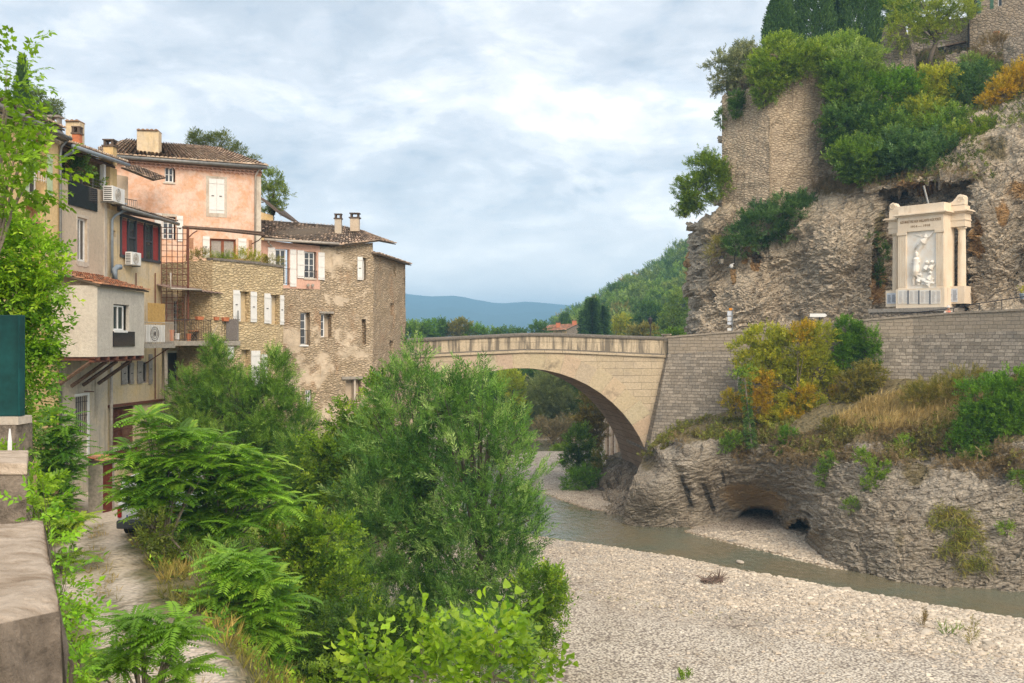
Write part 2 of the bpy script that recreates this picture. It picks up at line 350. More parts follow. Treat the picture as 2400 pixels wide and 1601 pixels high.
def mat_water():
    m = Mt('water', .07); v = m.co(scale=(1, .55, 1), rot=(0, 0, .5))
    n = m.math('ADD', m.noise(v, 2.6, 5, .65, .4), m.math('MULTIPLY', m.noise(m.co(), .6, 3, .5), .8))
    m.fin((.085, .075, .035), n, .08, .8); m.b.inputs['Specular IOR Level'].default_value = .9; m.b.inputs['IOR'].default_value = 1.33
    m.l(m.ramp(m.noise(m.co(), .22, 4), [(.42, (.19, .165, .10)), (.6, (.15, .165, .115))]), m.b.inputs['Base Color'])
    t = m.n('ShaderNodeBsdfTransparent'); t.inputs[0].default_value = (.85, .80, .62, 1)
    lw = m.n('ShaderNodeLayerWeight'); lw.inputs[0].default_value = .18
    x = m.n('ShaderNodeMixShader'); m.l(m.ramp(lw.outputs['Fresnel'], [(0., .4), (.25, .95)]), x.inputs[0]); m.l(t.outputs[0], x.inputs[1]); m.l(m.b.outputs[0], x.inputs[2]); m.l(x.outputs[0], m.out.inputs[0])
    M['water'] = m.m
mat_water()
def rock_mat(name, c1, c2, c3, strata_rot=(0, .6, 0), sc=1.0, crack=.8, bump=.22):
    m = Mt(name, .95); v = m.co()
    def rs(sc_):
        q = m.n('ShaderNodeMapping'); q.inputs['Scale'].default_value = sc_; m.l(m.co('Object', (1, 1, 1), strata_rot), q.inputs[0]); return q.outputs[0]
    sv = m.warp(rs((.9, .9, 2.2)), 1.2, .4)
    a = m.noise(sv, 1.3*sc, 9, .68); b = m.noise(m.warp(v, .3, 2), .32, 6, .6); e = m.vor(sv, 1.5*sc, 'DISTANCE_TO_EDGE'); e2 = m.vor(m.warp(rs((1.3, 1.3, 2.8)), 2.5, .3), 3.6*sc, 'DISTANCE_TO_EDGE')
    fn = m.noise(v, 7, 8, .75)
    c = m.mix(m.ramp(a, [(.36, 0.), (.62, 1.)]), c1, c2); c = m.mix(m.ramp(b, [(.46, 0.), (.66, .75)]), c, c3)
    c = m.mix(1, c, m.ramp(fn, [(.25, .68), (.72, 1.22)]), 'MULTIPLY')
    c = m.mix(m.ramp(e, [(0., crack), (.07, 0.)]), c, tuple(x*.3 for x in c1)); c = m.mix(m.ramp(e2, [(0., crack*.7), (.06, 0.)]), c, tuple(x*.38 for x in c1))
    col = m.attr(); sp = m.n('ShaderNodeSeparateColor'); m.l(col, sp.inputs[0])
    rag = m.noise(v, 1.6, 8, .72)
    def mask(ch, lo=.42, w=.12): return m.ramp(m.math('SUBTRACT', m.math('ADD', sp.outputs[ch], m.math('MULTIPLY', rag, .6)), .3), [(lo, 0.), (lo+w, .88)])
    c = m.mix(mask(0), c, m.mix(fn, *(((.36, .24, .12), (.58, .43, .25)) if name == 'rock_low' else ((.33, .17, .06), (.56, .34, .13)))))          # orange lichen / ochre rock
    c = m.mix(mask(1), c, m.mix(fn, (.045, .04, .034), (.10, .09, .075)))         # black water stain, and dark patches inside the niche
    c = m.mix(mask(2, .5), c, m.mix(fn, (.085, .085, .03), (.26, .19, .09)))      # moss and dry grass
    h = m.math('ADD', m.math('ADD', m.math('MULTIPLY', a, 1.0), m.math('MULTIPLY', m.ramp(e, [(0, 0.), (.22, 1.)]), .55)), m.math('MULTIPLY', fn, .16))
    h = m.math('ADD', h, m.math('MULTIPLY', m.ramp(e2, [(0, 0.), (.2, 1.)]), .22))
    M[name] = m.fin(c, h, bump, 1.0)
rock_mat('rock_cliff', (.54, .445, .325), (.72, .61, .46), (.49, .395, .285), crack=.3, bump=.26)
rock_mat('rock_low', (.25, .215, .17), (.48, .42, .335), (.34, .28, .205), strata_rot=(0, .25, 0), sc=.8, crack=.25, bump=.22)
class RBF:
    def __init__(s, pts):
        p = np.array(pts, float); s.x = p[:, :2]/100; d = np.linalg.norm(s.x[:, None]-s.x[None], axis=2)
        n = len(p); A = np.zeros((n+3, n+3)); A[:n, :n] = d+np.eye(n)*1e-3; A[:n, n] = 1; A[:n, n+1:] = s.x; A[n, :n] = 1; A[n+1:, :n] = s.x.T
        s.w = np.linalg.solve(A, np.concatenate([p[:, 2], np.zeros(3)]))
    def __call__(s, a, b):
        q = np.stack([a, b], -1).reshape(-1, 2)/100; d = np.linalg.norm(q[:, None]-s.x[None], axis=2)
        n = len(s.x); return (d@s.w[:n]+s.w[n]+q@s.w[n+1:]).reshape(a.shape)
def surf(name, SX, SY, D, mat, disp, col, kind='structure', parent=None):
    """rock surface through points read off the photo, with its own depth and broken relief"""
    V = np.stack([(SX-CX)/S*D, D, H-(SY-CY)/S*D], -1); ny, nx = SX.shape
    du = np.gradient(V, axis=1); dv = np.gradient(V, axis=0); N = np.cross(du, dv); N /= np.linalg.norm(N, axis=2, keepdims=True)+1e-9
    N = np.where(N[..., 1:2] > 0, -N, N); k = disp(V.reshape(-1, 3)).reshape(ny, nx, 1); V = V+N*k
    I = np.arange(nx*ny).reshape(ny, nx); F = np.stack([I[:-1, :-1], I[1:, :-1], I[1:, 1:], I[:-1, 1:]], -1).reshape(-1, 4)
    o = mesh_obj(name, V.reshape(-1, 3), F, mat, parent, col=col.reshape(-1, 3), smooth=False)
    if kind: o['kind'] = kind
    return o, V
def blob2(SX, SY, x, y, rx, ry, rot=0.):
    c, s = math.cos(rot), math.sin(rot); a = ((SX-x)*c+(SY-y)*s)/rx; b = (-(SX-x)*s+(SY-y)*c)/ry
    return np.exp(-(a*a+b*b)**1.5)
# ---- upper cliff behind the road
def strata(p, rot=.5, amp=1.0):
    c, s = math.cos(rot), math.sin(rot); q = np.stack([(p[:, 0]*c+p[:, 2]*s)*.35, p[:, 1]*.3, (-p[:, 0]*s+p[:, 2]*c)*1.25], 1)
    q = q+.35*np.stack([fbm(p*.3, 2, 5), fbm(p*.3, 2, 6), fbm(p*.3, 2, 7)], 1)
    return amp*(.55*fbm(p*.16, 2, 41)+.42*ridged(q, 3, 11)-.3+.16*fbm(q*3.1, 3, 12)+.10*fbm(p*1.6, 3, 13))
def blocks(p, rot, lh, bw, amp, seed):
    c, s = math.cos(rot), math.sin(rot); a = p[:, 0]*c+p[:, 2]*s+p[:, 1]*.4; b = -p[:, 0]*s+p[:, 2]*c; b = b/lh+.9*fbm(p*(.35/max(lh, .3)), 3, seed); L = np.floor(b); fb = b-L
    A = a/bw+7*_hash(L.astype(np.int64), 0*L.astype(np.int64), 0*L.astype(np.int64), seed)+.8*fbm(p*.8/bw, 2, seed+1); Ai = np.floor(A).astype(np.int64); v = _hash(L.astype(np.int64), Ai, 0*Ai, seed+5)
    return amp*(v-.5+.5*(fb-.5)+.25*(A-np.floor(A)-.5))
def rockrel(p, rot, k=1.0): return k*(.5*fbm(p*.16, 2, 41)+blocks(p, rot, 1.5, 3.2, .55, 1)+blocks(p, rot*1.1, .62, 1.3, .42, 2)+blocks(p, rot*.9, .27, .62, .24, 3)+.10*fbm(p*2.2, 3, 13))
def build_cliff():
    rb = RBF([(1600, 790, 82), (1700, 775, 80), (1850, 760, 77), (2000, 745, 74), (2100, 730, 71.5), (2300, 720, 67), (2400, 715, 65), (2700, 700, 58), (1610, 640, 83), (1720, 600, 81), (1850, 600, 78), (2000, 600, 74.5), (2330, 600, 67.5), (2400, 600, 66), (2700, 600, 59),
              (1620, 520, 84), (1700, 500, 81.5), (1850, 485, 78.3), (1700, 440, 85.5), (1850, 420, 83.5), (1990, 430, 78), (2150, 410, 73.2), (2300, 395, 70.2), (2400, 380, 68), (2700, 350, 61), (1690, 230, 88), (1800, 220, 87), (1900, 230, 87), (1990, 300, 83), (2100, 300, 79), (2200, 330, 76), (2300, 290, 75), (2400, 240, 73), (2700, 200, 66),
              (1800, 130, 93), (1950, 130, 94), (2100, 150, 92), (2250, 150, 90), (2400, 110, 88), (2700, 60, 84)])
    sy = np.linspace(796, 120, 230); t = np.linspace(0, 1, 330)
    left = np.interp(sy, [120, 200, 230, 480, 520, 600, 700, 796], [1780, 1700, 1697, 1690, 1624, 1618, 1612, 1606])+3*np.sin(sy*.09)+3*np.sin(sy*.21)
    SX = left[:, None]+(2720-left)[:, None]*t[None]**1.15; SY = np.repeat(sy[:, None], len(t), 1)
    D = rb(SX, SY); D = D+7*np.clip(1-t/.06, 0, 1)[None]**2.0
    nic = (1/(1+np.exp(-(SX-(2060+(SY-700)*-.02))/5)))*(1/(1+np.exp((SX-2268)/5)))*(1/(1+np.exp(-(SY-np.interp(SX, [2030, 2100, 2180, 2280], [462, 444, 432, 424]))/2.5)))
    D = D+nic*2.6
    lip = np.exp(-((SY-np.interp(SX, [2000, 2100, 2180, 2300], [449, 434, 418, 412]))/9)**2)*(SX > 2020)*(SX < 2290)
    D = D-lip*.7
    for x, y, rx, ry, k in ((1745, 700, 60, 60, -1.0), (1850, 700, 50, 90, .9), (1950, 560, 50, 130, -.9), (1665, 600, 30, 100, -.7), (2330, 560, 50, 120, -.8), (2390, 660, 50, 60, .9), (1800, 560, 70, 25, 1.2)):
        D = D+k*blob2(SX, SY, x, y, rx, ry)
    org = np.maximum.reduce([blob2(SX, SY, 1752, 583, 12, 40, .4), blob2(SX, SY, 1768, 615, 13, 26), blob2(SX, SY, 1612, 620, 9, 60), .75*blob2(SX, SY, 1722, 650, 8, 30), .8*blob2(SX, SY, 2290, 560, 14, 60), .7*blob2(SX, SY, 2350, 500, 22, 40), .75*blob2(SX, SY, 2060, 660, 26, 70), .6*blob2(SX, SY, 2150, 432, 120, 12), .55*blob2(SX, SY, 2390, 450, 60, 30)])
    blk = np.maximum.reduce([.62*blob2(SX, SY, 2110, 470, 60, 30), .6*blob2(SX, SY, 1770, 600, 20, 30), .5*blob2(SX, SY, 2230, 480, 40, 50), .4*blob2(SX, SY, 1960, 620, 40, 60)])  # dark patches, two of them below the lip of the niche
    mos = np.maximum.reduce([1.0*sst(300, 180, SY), .75*blob2(SX, SY, 1960, 430, 90, 40), .8*blob2(SX, SY, 2060, 560, 14, 90), .6*blob2(SX, SY, 1680, 560, 60, 40), .6*blob2(SX, SY, 2040, 430, 60, 20), .7*blob2(SX, SY, 2330, 350, 60, 50)])
    def disp(p): return rockrel(p, .55)
    surf('cliff', SX, SY, D, M['rock_cliff'], disp, np.stack([org, blk, mos], -1))
build_ground()
build_cliff()
# ---- lower river bank of rock, with its caves, and the shelf under the retaining wall
WALLK = (Vector((((1565-CX)/S*75), 75, 0)), Vector((((2140-CX)/S*66), 66, 0)), Vector((((2460-CX)/S*59), 59, 0)))
def build_rock_bank():
    rb = RBF([(1465, 1238, 67.3), (1560, 1247, 66.5), (1640, 1243, 66.6), (1750, 1243, 67.2), (1820, 1252, 66), (1880, 1275, 61.5), (1930, 1325, 55.9), (2000, 1345, 53.9), (2100, 1372, 51.5), (2200, 1385, 50.4), (2400, 1400, 49.0), (2700, 1425, 47),
              (1475, 1180, 67), (1490, 1120, 67.5), (1560, 1150, 65.3), (1640, 1130, 65.0), (1700, 1130, 66), (1750, 1190, 67), (1830, 1120, 62.5), (1870, 1180, 60.5), (1900, 1240, 57.5), (1990, 1200, 55), (2100, 1200, 53), (2200, 1250, 51.3), (2400, 1250, 49.9), (2700, 1250, 49),
              (1540, 1060, 67.5), (1600, 1035, 66), (1700, 1020, 65.4), (1850, 1030, 62), (2000, 1030, 58.2), (2200, 1040, 55), (2400, 1070, 51.6), (2700, 1080, 49.8),
              (1515, 1062, 75), (1560, 1010, 75), (1640, 965, 75), (1700, 990, 69), (1900, 960, 66), (2050, 930, 64), (2250, 920, 61), (2400, 920, 57.5), (1800, 925, 72.5), (2000, 895, 69.5), (2200, 862, 66.5), (2400, 845, 63), (2700, 800, 58)])
    sx = np.concatenate([np.full(8, 1463.), np.linspace(1466, 2720, 300)]); n = len(sx)
    top = np.interp(sx, [1463, 1480, 1515, 1560, 1640, 1800, 2000, 2200, 2400, 2720], [1205, 1130, 1062, 1008, 962, 922, 893, 860, 842, 798])
    bot = np.interp(sx, [1463, 1560, 1640, 1750, 1820, 1880, 1930, 2000, 2100, 2200, 2400, 2720], [1243, 1249, 1246, 1247, 1256, 1280, 1330, 1352, 1378, 1392, 1406, 1432])
    t = np.linspace(0, 1, 150)[:, None]; SY = bot[None]+(top-bot)[None]*t; SX = np.repeat(sx[None], 150, 0)
    SX = SX+(1-t)*0; D = rb(SX, SY); D[:, :8] += np.linspace(8, .3, 8)[None]**1.0; SX[:, :8] += np.linspace(10, 0, 8)[None]
    def hole(x, y, rx, ry, dep, rot=0, p=4):
        c, s = math.cos(rot), math.sin(rot); a = ((SX-x)*c+(SY-y)*s)/rx; b = (-(SX-x)*s+(SY-y)*c)/ry
        return dep/(1+np.exp((np.abs(a)**2.4+np.abs(b)**2.4-1)*7))
    D = D+hole(1780, 1232, 44, 38, 9)+hole(1870, 1246, 19, 30, 7, .5)
    D = D+1.1*blob2(SX, SY, 1760, 1185, 120, 45)+.5*blob2(SX, SY, 1600, 1150, 18, 60, -.3)+.5*blob2(SX, SY, 1650, 1160, 18, 55, -.35)-.7*blob2(SX, SY, 1530, 1150, 40, 60)
    fx = SX+.25*(SY-1150)
    org = np.maximum.reduce([.95*blob2(SX, SY, 1765, 1170, 110, 50, .25), .7*blob2(SX, SY, 1860, 1235, 50, 30, .6), .5*blob2(SX, SY, 1680, 1110, 60, 40), .4*blob2(SX, SY, 2290, 1100, 60, 25), .4*blob2(SX, SY, 2100, 1010, 120, 22), .45*blob2(SX, SY, 1600, 1005, 90, 14)])*.72
    blk = np.maximum.reduce([.66*blob2(SX, SY, 1610, 1150, 9, 60, -.32), .66*blob2(SX, SY, 1660, 1165, 11, 60, -.38), .6*blob2(SX, SY, 1695, 1120, 8, 30, -.2), .45*blob2(SX, SY, 1545, 1190, 40, 30), .35*blob2(SX, SY, 2130, 1150, 22, 60), np.exp(-((SY-bot[None])/16)**2)*.75])
    mos = np.maximum.reduce([.95*sst(1075, 1000, SY+0*SX)*sst(1480, 1560, SX), .62*blob2(SX, SY, 2250, 1260, 50, 110, .2), .55*blob2(SX, SY, 2110, 1260, 26, 70), .6*blob2(SX, SY, 1520, 1090, 40, 30), .55*blob2(SX, SY, 1900, 1080, 120, 40), .5*blob2(SX, SY, 2380, 1180, 60, 80), .65*blob2(SX, SY, 2150, 1110, 60, 50)])
    def disp(p):
        up = sst(6.0, 8.5, p[:, 2]); lf = (1-.6*np.exp(-((p[:, 0]-9)/6)**2))*(1-.7*np.exp(-((p[:, 0]-16.5)/2.2)**2)*(p[:, 2] < 2)); return (1-.75*up)*lf*(.75*rockrel(p, .25, .8)+.5*blocks(p, .2, 2.6, 4.5, .8, 9)-.1)
    surf('rock_bank', SX, SY, D, M['rock_low'], disp, np.stack([org, blk, mos], -1))
build_rock_bank()
def build_rock_foot():     # broken strata at the foot of the bridge
    rb = RBF([(1370, 1195, 74.5), (1400, 1200, 73), (1440, 1215, 70.8), (1480, 1230, 69), (1385, 1160, 78), (1420, 1150, 76), (1450, 1160, 74), (1490, 1160, 72), (1405, 1110, 84), (1440, 1080, 84), (1470, 1100, 80)])
    t = np.linspace(0, 1, 60)[:, None]; sx = np.linspace(1362, 1495, 60)
    bot = np.interp(sx, [1362, 1400, 1440, 1495], [1196, 1207, 1218, 1236]); top = np.interp(sx, [1362, 1385, 1410, 1430, 1495], [1190, 1150, 1100, 1070, 1040])
    SY = bot[None]+(top-bot)[None]*t; SX = np.repeat(sx[None], 60, 0); D = rb(SX, SY); z = 0*SX
    surf('rock_foot', SX, SY, D, M['rock_low2'], lambda p: rockrel(p, .7, .9)-.1, np.stack([z, z, .55*sst(1150, 1080, SY)], -1))
rock_mat('rock_low2', (.33, .27, .20), (.50, .43, .34), (.28, .22, .16), strata_rot=(0, .7, 0), sc=1.2, crack=.7, bump=.2)
build_rock_foot()
# ---- water
def build_water():
    X, Y = np.meshgrid(np.linspace(-40, 70, 56), np.linspace(-30, 135, 84)); n, k = X.shape; I = np.arange(n*k).reshape(n, k); F = np.stack([I[:-1, :-1], I[:-1, 1:], I[1:, 1:], I[1:, :-1]], -1).reshape(-1, 4)
    mesh_obj('river', np.stack([X, Y, 0*X+.013], -1).reshape(-1, 3), F, M['water'])['kind'] = 'structure'
build_water()
# ---- mountains and wooded hill
def ridge(name, pts, Y, base, mat, amp, seed, rows=26, back=1.0):
    sx = np.linspace(pts[0][0], pts[-1][0], 200); sy = np.interp(sx, [p[0] for p in pts], [p[1] for p in pts])
    X = (sx-CX)/S*Y; Zt = H-(sy-CY)/S*Y; V = []
    for r in range(rows):
        t = r/(rows-1); yy = Y-(1-t)*back*Y*.35; z = base+(Zt-base)*t**.8
        q = np.stack([X/Y*8, 0*X+t*3, 0*X], 1); z = z+amp*fbm(q*2, 4, seed)*(np.sin(t*math.pi)*1.0+.12); V.append(np.stack([X*yy/Y, 0*X+yy+amp*2*fbm(q*3, 3, seed+3), z], 1))
    for r in range(1, 4): V.append(np.stack([X*(1+.1*r), 0*X+Y*(1+.1*r), Zt-(Zt-base)*.33*r], 1))
    V = np.array(V); n = V.shape[0]; I = np.arange(n*200).reshape(n, 200); F = np.stack([I[:-1, :-1], I[:-1, 1:], I[1:, 1:], I[1:, :-1]], -1).reshape(-1, 4)
    mesh_obj(name, V.reshape(-1, 3), F, mat, smooth=True)['kind'] = 'structure'
mm = Mt('forest_mountain', 1.0); nn = mm.noise(mm.co(), .012, 8, .7); r2 = mm.noise(mm.co(), .0012, 6, .6)
M['mount'] = mm.fin(mm.mix(mm.ramp(r2, [(.60, 0.), (.66, .5)]), mm.mix(nn, (.03, .06, .04), (.06, .10, .06)), (.30, .28, .24)), nn, 12)
ridge('mountains', [(-1500, 700), (-400, 690), (300, 685), (700, 682), (860, 680), (930, 684), (950, 690), (1010, 696), (1070, 693), (1120, 704), (1170, 712), (1230, 707), (1270, 709), (1330, 714), (1380, 717), (1450, 735), (1520, 760), (1800, 765), (2600, 760), (3400, 760)], 3300, 0, M['mount'], 10, 5)
M['scrub'] = plain('hill_scrub', (.06, .075, .03), .95, var=.4, scale=1)
HILL = [(1240, 800), (1330, 768), (1390, 728), (1440, 700), (1500, 668), (1550, 632), (1600, 598), (1700, 540), (1900, 420), (2300, 300), (2700, 300)]
ridge('wooded_hill', HILL, 330, 6, M['scrub'], 3, 8, back=1.15)
# ================================================================ FACADES
class Fac:
    """a vertical plane between two plan points; photo pixels map to (u, z) on it"""
    def __init__(s, sx0, Y0, sx1, Y1, xy=None):
        if xy: s.p0 = Vector((xy[0], xy[1])); p1 = Vector((xy[2], xy[3]))
        else: s.p0 = Vector(((sx0-CX)/S*Y0, Y0)); p1 = Vector(((sx1-CX)/S*Y1, Y1))
        s.L = (p1-s.p0).length; s.d = (p1-s.p0)/s.L; s.n = Vector((s.d.y, -s.d.x)); s.Z0 = 0
    def u(s, sx):
        k = (sx-CX)/S; return (k*s.p0.y-s.p0.x)/(s.d.x-k*s.d.y)
    def Y(s, sx): return s.p0.y+s.d.y*s.u(sx)
    def z(s, sx, sy): return H-(sy-CY)/S*s.Y(sx)
    def uz(s, sx, sy): return (s.u(sx), s.z(sx, sy))
    def pt(s, u, z, o=0.0): return Vector((s.p0.x+s.d.x*u+s.n.x*o, s.p0.y+s.d.y*u+s.n.y*o, z))
    def rect(s, x0, y0, x1, y1):   # photo rectangle -> u0,u1,z0,z1
        xm = (x0+x1)/2; return s.u(x0), s.u(x1), s.z(xm, y1), s.z(xm, y0)
def fbox(mb, f, u0, u1, z0, z1, o0, o1):
    mb.hexa([f.pt(*a) for a in ((u0, z0, o1), (u1, z0, o1), (u1, z0, o0), (u0, z0, o0), (u0, z1, o1), (u1, z1, o1), (u1, z1, o0), (u0, z1, o0))])
def wall_mesh(mb, f, u0, u1, z0, top, holes=(), step=.6, rough=0., reveal=.28, back=6., seed=0):
    """front with real openings and reveals, sides and back; top = list of (u, z)"""
    tu = [p[0] for p in top]; tz = [p[1] for p in top]; tmin = min(tz)
    U = {u0, u1}; Z = {z0}
    for u in tu:
        if u0 < u < u1: U.add(u)
    hs = [(max(a, u0), min(b, u1), c, d) for a, b, c, d in holes]
    for a, b, c, d in hs: U |= {a, b}; Z |= {c, d}
    def dens(A, mx):
        A = sorted(A); R_ = [A[0]]
        for a, b in zip(A[:-1], A[1:]):
            n = max(1, math.ceil((b-a)/mx)); R_ += [a+(b-a)*k/n for k in range(1, n+1)]
        return R_
    zt = max([d for a, b, c, d in hs]+[z0+.1]); zt = max(zt+.02, min(tmin-.05, zt+10)) if zt < tmin else zt
    Z.add(zt); U = dens(U, step); Zs = dens(Z, step); nz = len(Zs)
    b0 = len(mb.v); vs = []; uv = []
    hu = {a for h in hs for a in h[:2]}; hz = {a for h in hs for a in h[2:]}
    q = np.array([f.pt(u, z, 0) for u in U for z in Zs+[99]]); nz1 = nz+1
    dsp = fbm(q*1.3, 3, seed+50)*rough
    for i, u in enumerate(U):
        T = float(np.interp(u, tu, tz))
        for j in range(nz1):
            z = Zs[j] if j < nz else T
            o = dsp[i*nz1+j] if (rough and 0 < i < len(U)-1 and j < nz and not any(a-1e-4 <= u <= b+1e-4 and c-1e-4 <= z <= d+1e-4 for a, b, c, d in hs)) else 0
            vs.append(f.pt(u, z, o)); uv.append((u, z))
    fs = []
    for i in range(len(U)-1):
        for j in range(nz1-1):
            uc = (U[i]+U[i+1])/2; zc = (Zs[j]+(Zs[j+1] if j+1 < nz else Zs[j]+.5))/2
            if j+1 < nz and any(a < uc < b and c < zc < d for a, b, c, d in hs): continue
            fs.append((i*nz1+j, (i+1)*nz1+j, (i+1)*nz1+j+1, i*nz1+j+1))
    mb.add(vs, fs, uv)
    for a, b, c, d in hs:
        for (ua, za), (ub, zb) in (((a, c), (b, c)), ((b, c), (b, d)), ((b, d), (a, d)), ((a, d), (a, c))):
            mb.add([f.pt(ua, za, 0), f.pt(ub, zb, 0), f.pt(ub, zb, -reveal), f.pt(ua, za, -reveal)], [(0, 1, 2, 3)], [(ua, za), (ub, zb), (ub+reveal, zb), (ua+reveal, za)])
    if back:
        T0, T1 = float(np.interp(u0, tu, tz)), float(np.interp(u1, tu, tz))
        for u, T in ((u0, T0), (u1, T1)):
            mb.add([f.pt(u, z0, 0), f.pt(u, z0, -back), f.pt(u, T, -back), f.pt(u, T, 0)], [(0, 1, 2, 3)], [(u, z0), (u+back, z0), (u+back, T), (u, T)])
        mb.add([f.pt(u0, z0, -back), f.pt(u1, z0, -back), f.pt(u1, T1, -back), f.pt(u0, T0, -back)], [(0, 1, 2, 3)], [(u0, z0), (u1, z0), (u1, T1), (u0, T0)])
        mb.add([f.pt(u0, T0-.05, 0), f.pt(u1, T1-.05, 0), f.pt(u1, T1-.05, -back), f.pt(u0, T0-.05, -back)], [(0, 1, 2, 3)])
# ================================================================ BRIDGE
M['br_ash'] = ashlar('bridge_ashlar', (.56, .46, .325), (.50, .41, .28), (.37, .30, .205), 1.35, .52, .010, .05, .6, (.33, .28, .22), var=.38)
M['br_par'] = ashlar('parapet_stone', (.56, .46, .32), (.60, .495, .35), (.30, .23, .15), 1.9, .95, .008, .03, .3, (.12, .105, .085), streak=.85)
M['br_cope'] = plain('coping_stone', (.17, .15, .125), .95, var=.4, scale=9, bump=.04)
def mat_vous():
    m = Mt('voussoir_stone', .93); c = m.attr(); g = m.noise(m.co(), 7, 8, .72); b = m.noise(m.co(), .9, 6, .6)
    k = m.mix(1, c, m.ramp(g, [(.25, .7), (.72, 1.15)]), 'MULTIPLY'); k = m.mix(m.ramp(b, [(.58, 0.), (.72, .6)]), k, (.10, .085, .07))
    M['vous'] = m.fin(k, g, .06)
mat_vous()
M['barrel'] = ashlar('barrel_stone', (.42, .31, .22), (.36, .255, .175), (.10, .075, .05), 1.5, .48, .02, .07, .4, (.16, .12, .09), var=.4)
def build_bridge():
    c8, s8 = math.cos(R(8)), math.sin(R(8)); f = Fac(0, 0, 0, 0, xy=(9.9-30*c8, 74-30*s8, 9.9+2*c8, 74+2*s8)); WD = 9.0
    t = thing('stone_arch_bridge', 'pale stone bridge with one round arch crossing the river', 'bridge', f.pt(21, 0, -4))
    A = [] # intrados points, left to right, photo ellipse
    for k in range(61):
        a = math.pi-k*math.pi/60; A.append((1222+311*math.cos(a), 1160-297*math.sin(a)))
    AU = [f.uz(*p) for p in A]; zs = AU[0][1]
    cu = (AU[0][0]+AU[-1][0])/2; cz = (AU[0][1]+AU[-1][1])/2
    def cor(u):        # cornice line z
        return float(np.interp(u, *zip(*[f.uz(*p) for p in ((900, 843), (960, 838), (1100, 831), (1230, 825.5), (1310, 826), (1400, 830), (1560, 837), (1640, 841))])))
    def topz(u): return float(np.interp(u, *zip(*[f.uz(*p) for p in ((900, 797), (960, 793), (1100, 786.5), (1230, 780), (1300, 780), (1400, 784), (1560, 789), (1640, 790))])))
    mb = MB()
    for i in range(60):
        (ua, za), (ub, zb) = AU[i], AU[i+1]; n = 5; 
        vs = []; uv = []
        for j in range(n+1):
            for u, z in ((ua, za), (ub, zb)):
                zz = z+(cor(u)-z)*j/n; vs.append(f.pt(u, zz, 0)); uv.append((u, zz))
        mb.add(vs, [(2*j, 2*j+1, 2*j+3, 2*j+2) for j in range(n)], uv)
    uL, uR = -1.0, f.u(1567)
    for a, b in ((uL, AU[0][0]), (AU[-1][0], uR)):
        n = 4; vs = []; uv = []
        for k in range(n+1):
            u = a+(b-a)*k/n
            for zz in (-1, 4, 8, cor(u)): vs.append(f.pt(u, zz, 0)); uv.append((u, zz))
        mb.add(vs, [(4*k+j, 4*k+4+j, 4*k+5+j, 4*k+1+j) for k in range(n) for j in range(3)], uv)
    nf = len(mb.v); front = list(zip(mb.v, mb.uv)); back = MB()
    for v, q in list(zip(mb.v, mb.uv)): pass
    off = f.n*(-WD); vs2 = [(v[0]+off.x, v[1]+off.y, v[2]) for v in mb.v]; fs2 = list(mb.f); uv2 = list(mb.uv); mb.build('spandrel_wall', M['br_ash'], t); mb = MB(); mb.add(vs2, fs2, uv2); mb.build('spandrel_wall', M['br_ash'], t)
    # barrel with jambs
    b = MB(); prof = [(AU[0][0], -1)]+AU+[(AU[-1][0], -1)]; s = 0; nb = 10; rr = random.Random(5)
    vs = []; uv = []; S_ = [0]
    for i in range(1, len(prof)): S_.append(S_[-1]+math.hypot(prof[i][0]-prof[i-1][0], prof[i][1]-prof[i-1][1]))
    for i, (u, z) in enumerate(prof):
        for j in range(nb+1):
            w = .05*math.sin(i*1.9+j*.7)*(1 if 0 < j < nb else 0); vs.append(f.pt(u, z+w, -WD*j/nb)); uv.append((WD*j/nb, S_[i]))
    b.add(vs, [(i*(nb+1)+j, (i+1)*(nb+1)+j, (i+1)*(nb+1)+j+1, i*(nb+1)+j+1) for i in range(len(prof)-1) for j in range(nb)], uv)
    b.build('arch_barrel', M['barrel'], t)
    # ring of wedge stones
    r_ = MB(); n = 27; rr = random.Random(3)
    for k in range(n):
        a0 = math.pi*(1-k/n); a1 = math.pi*(1-(k+1)/n); g = .004; th = rr.choice((1.15, 1.35, 1.5))*.95+.25*abs(math.cos((a0+a1)/2))
        def pp(a, ext):
            sx, sy = 1222+(311)*math.cos(a), 1160-297*math.sin(a); u, z = f.uz(sx, sy); dx, dz = u-cu, z-(cz); l = math.hypot(dx, dz); return u+dx/l*ext, z+dz/l*ext
        q = [pp(a0-g, -.0), pp(a1+g, -.0), pp(a1+g, th), pp(a0-g, th)]
        mx = f.z(1230, 830); q = [(u, min(z, cor(u)-.12)) for u, z in q]
        c = rr.choice([(.53, .43, .30), (.55, .45, .31), (.51, .41, .285), (.50, .41, .295)]); r_.col = tuple(x*rr.uniform(.96, 1.04) for x in c)
        o = .012+rr.uniform(0, .02); r_.hexa([f.pt(q[0][0], q[0][1], o), f.pt(q[1][0], q[1][1], o), f.pt(q[1][0], q[1][1], -.3), f.pt(q[0][0], q[0][1], -.3), f.pt(q[3][0], q[3][1], o), f.pt(q[2][0], q[2][1], o), f.pt(q[2][0], q[2][1], -.3), f.pt(q[3][0], q[3][1], -.3)])
    r_.build('arch_ring', M['vous'], t, col=True, bevel=.012)
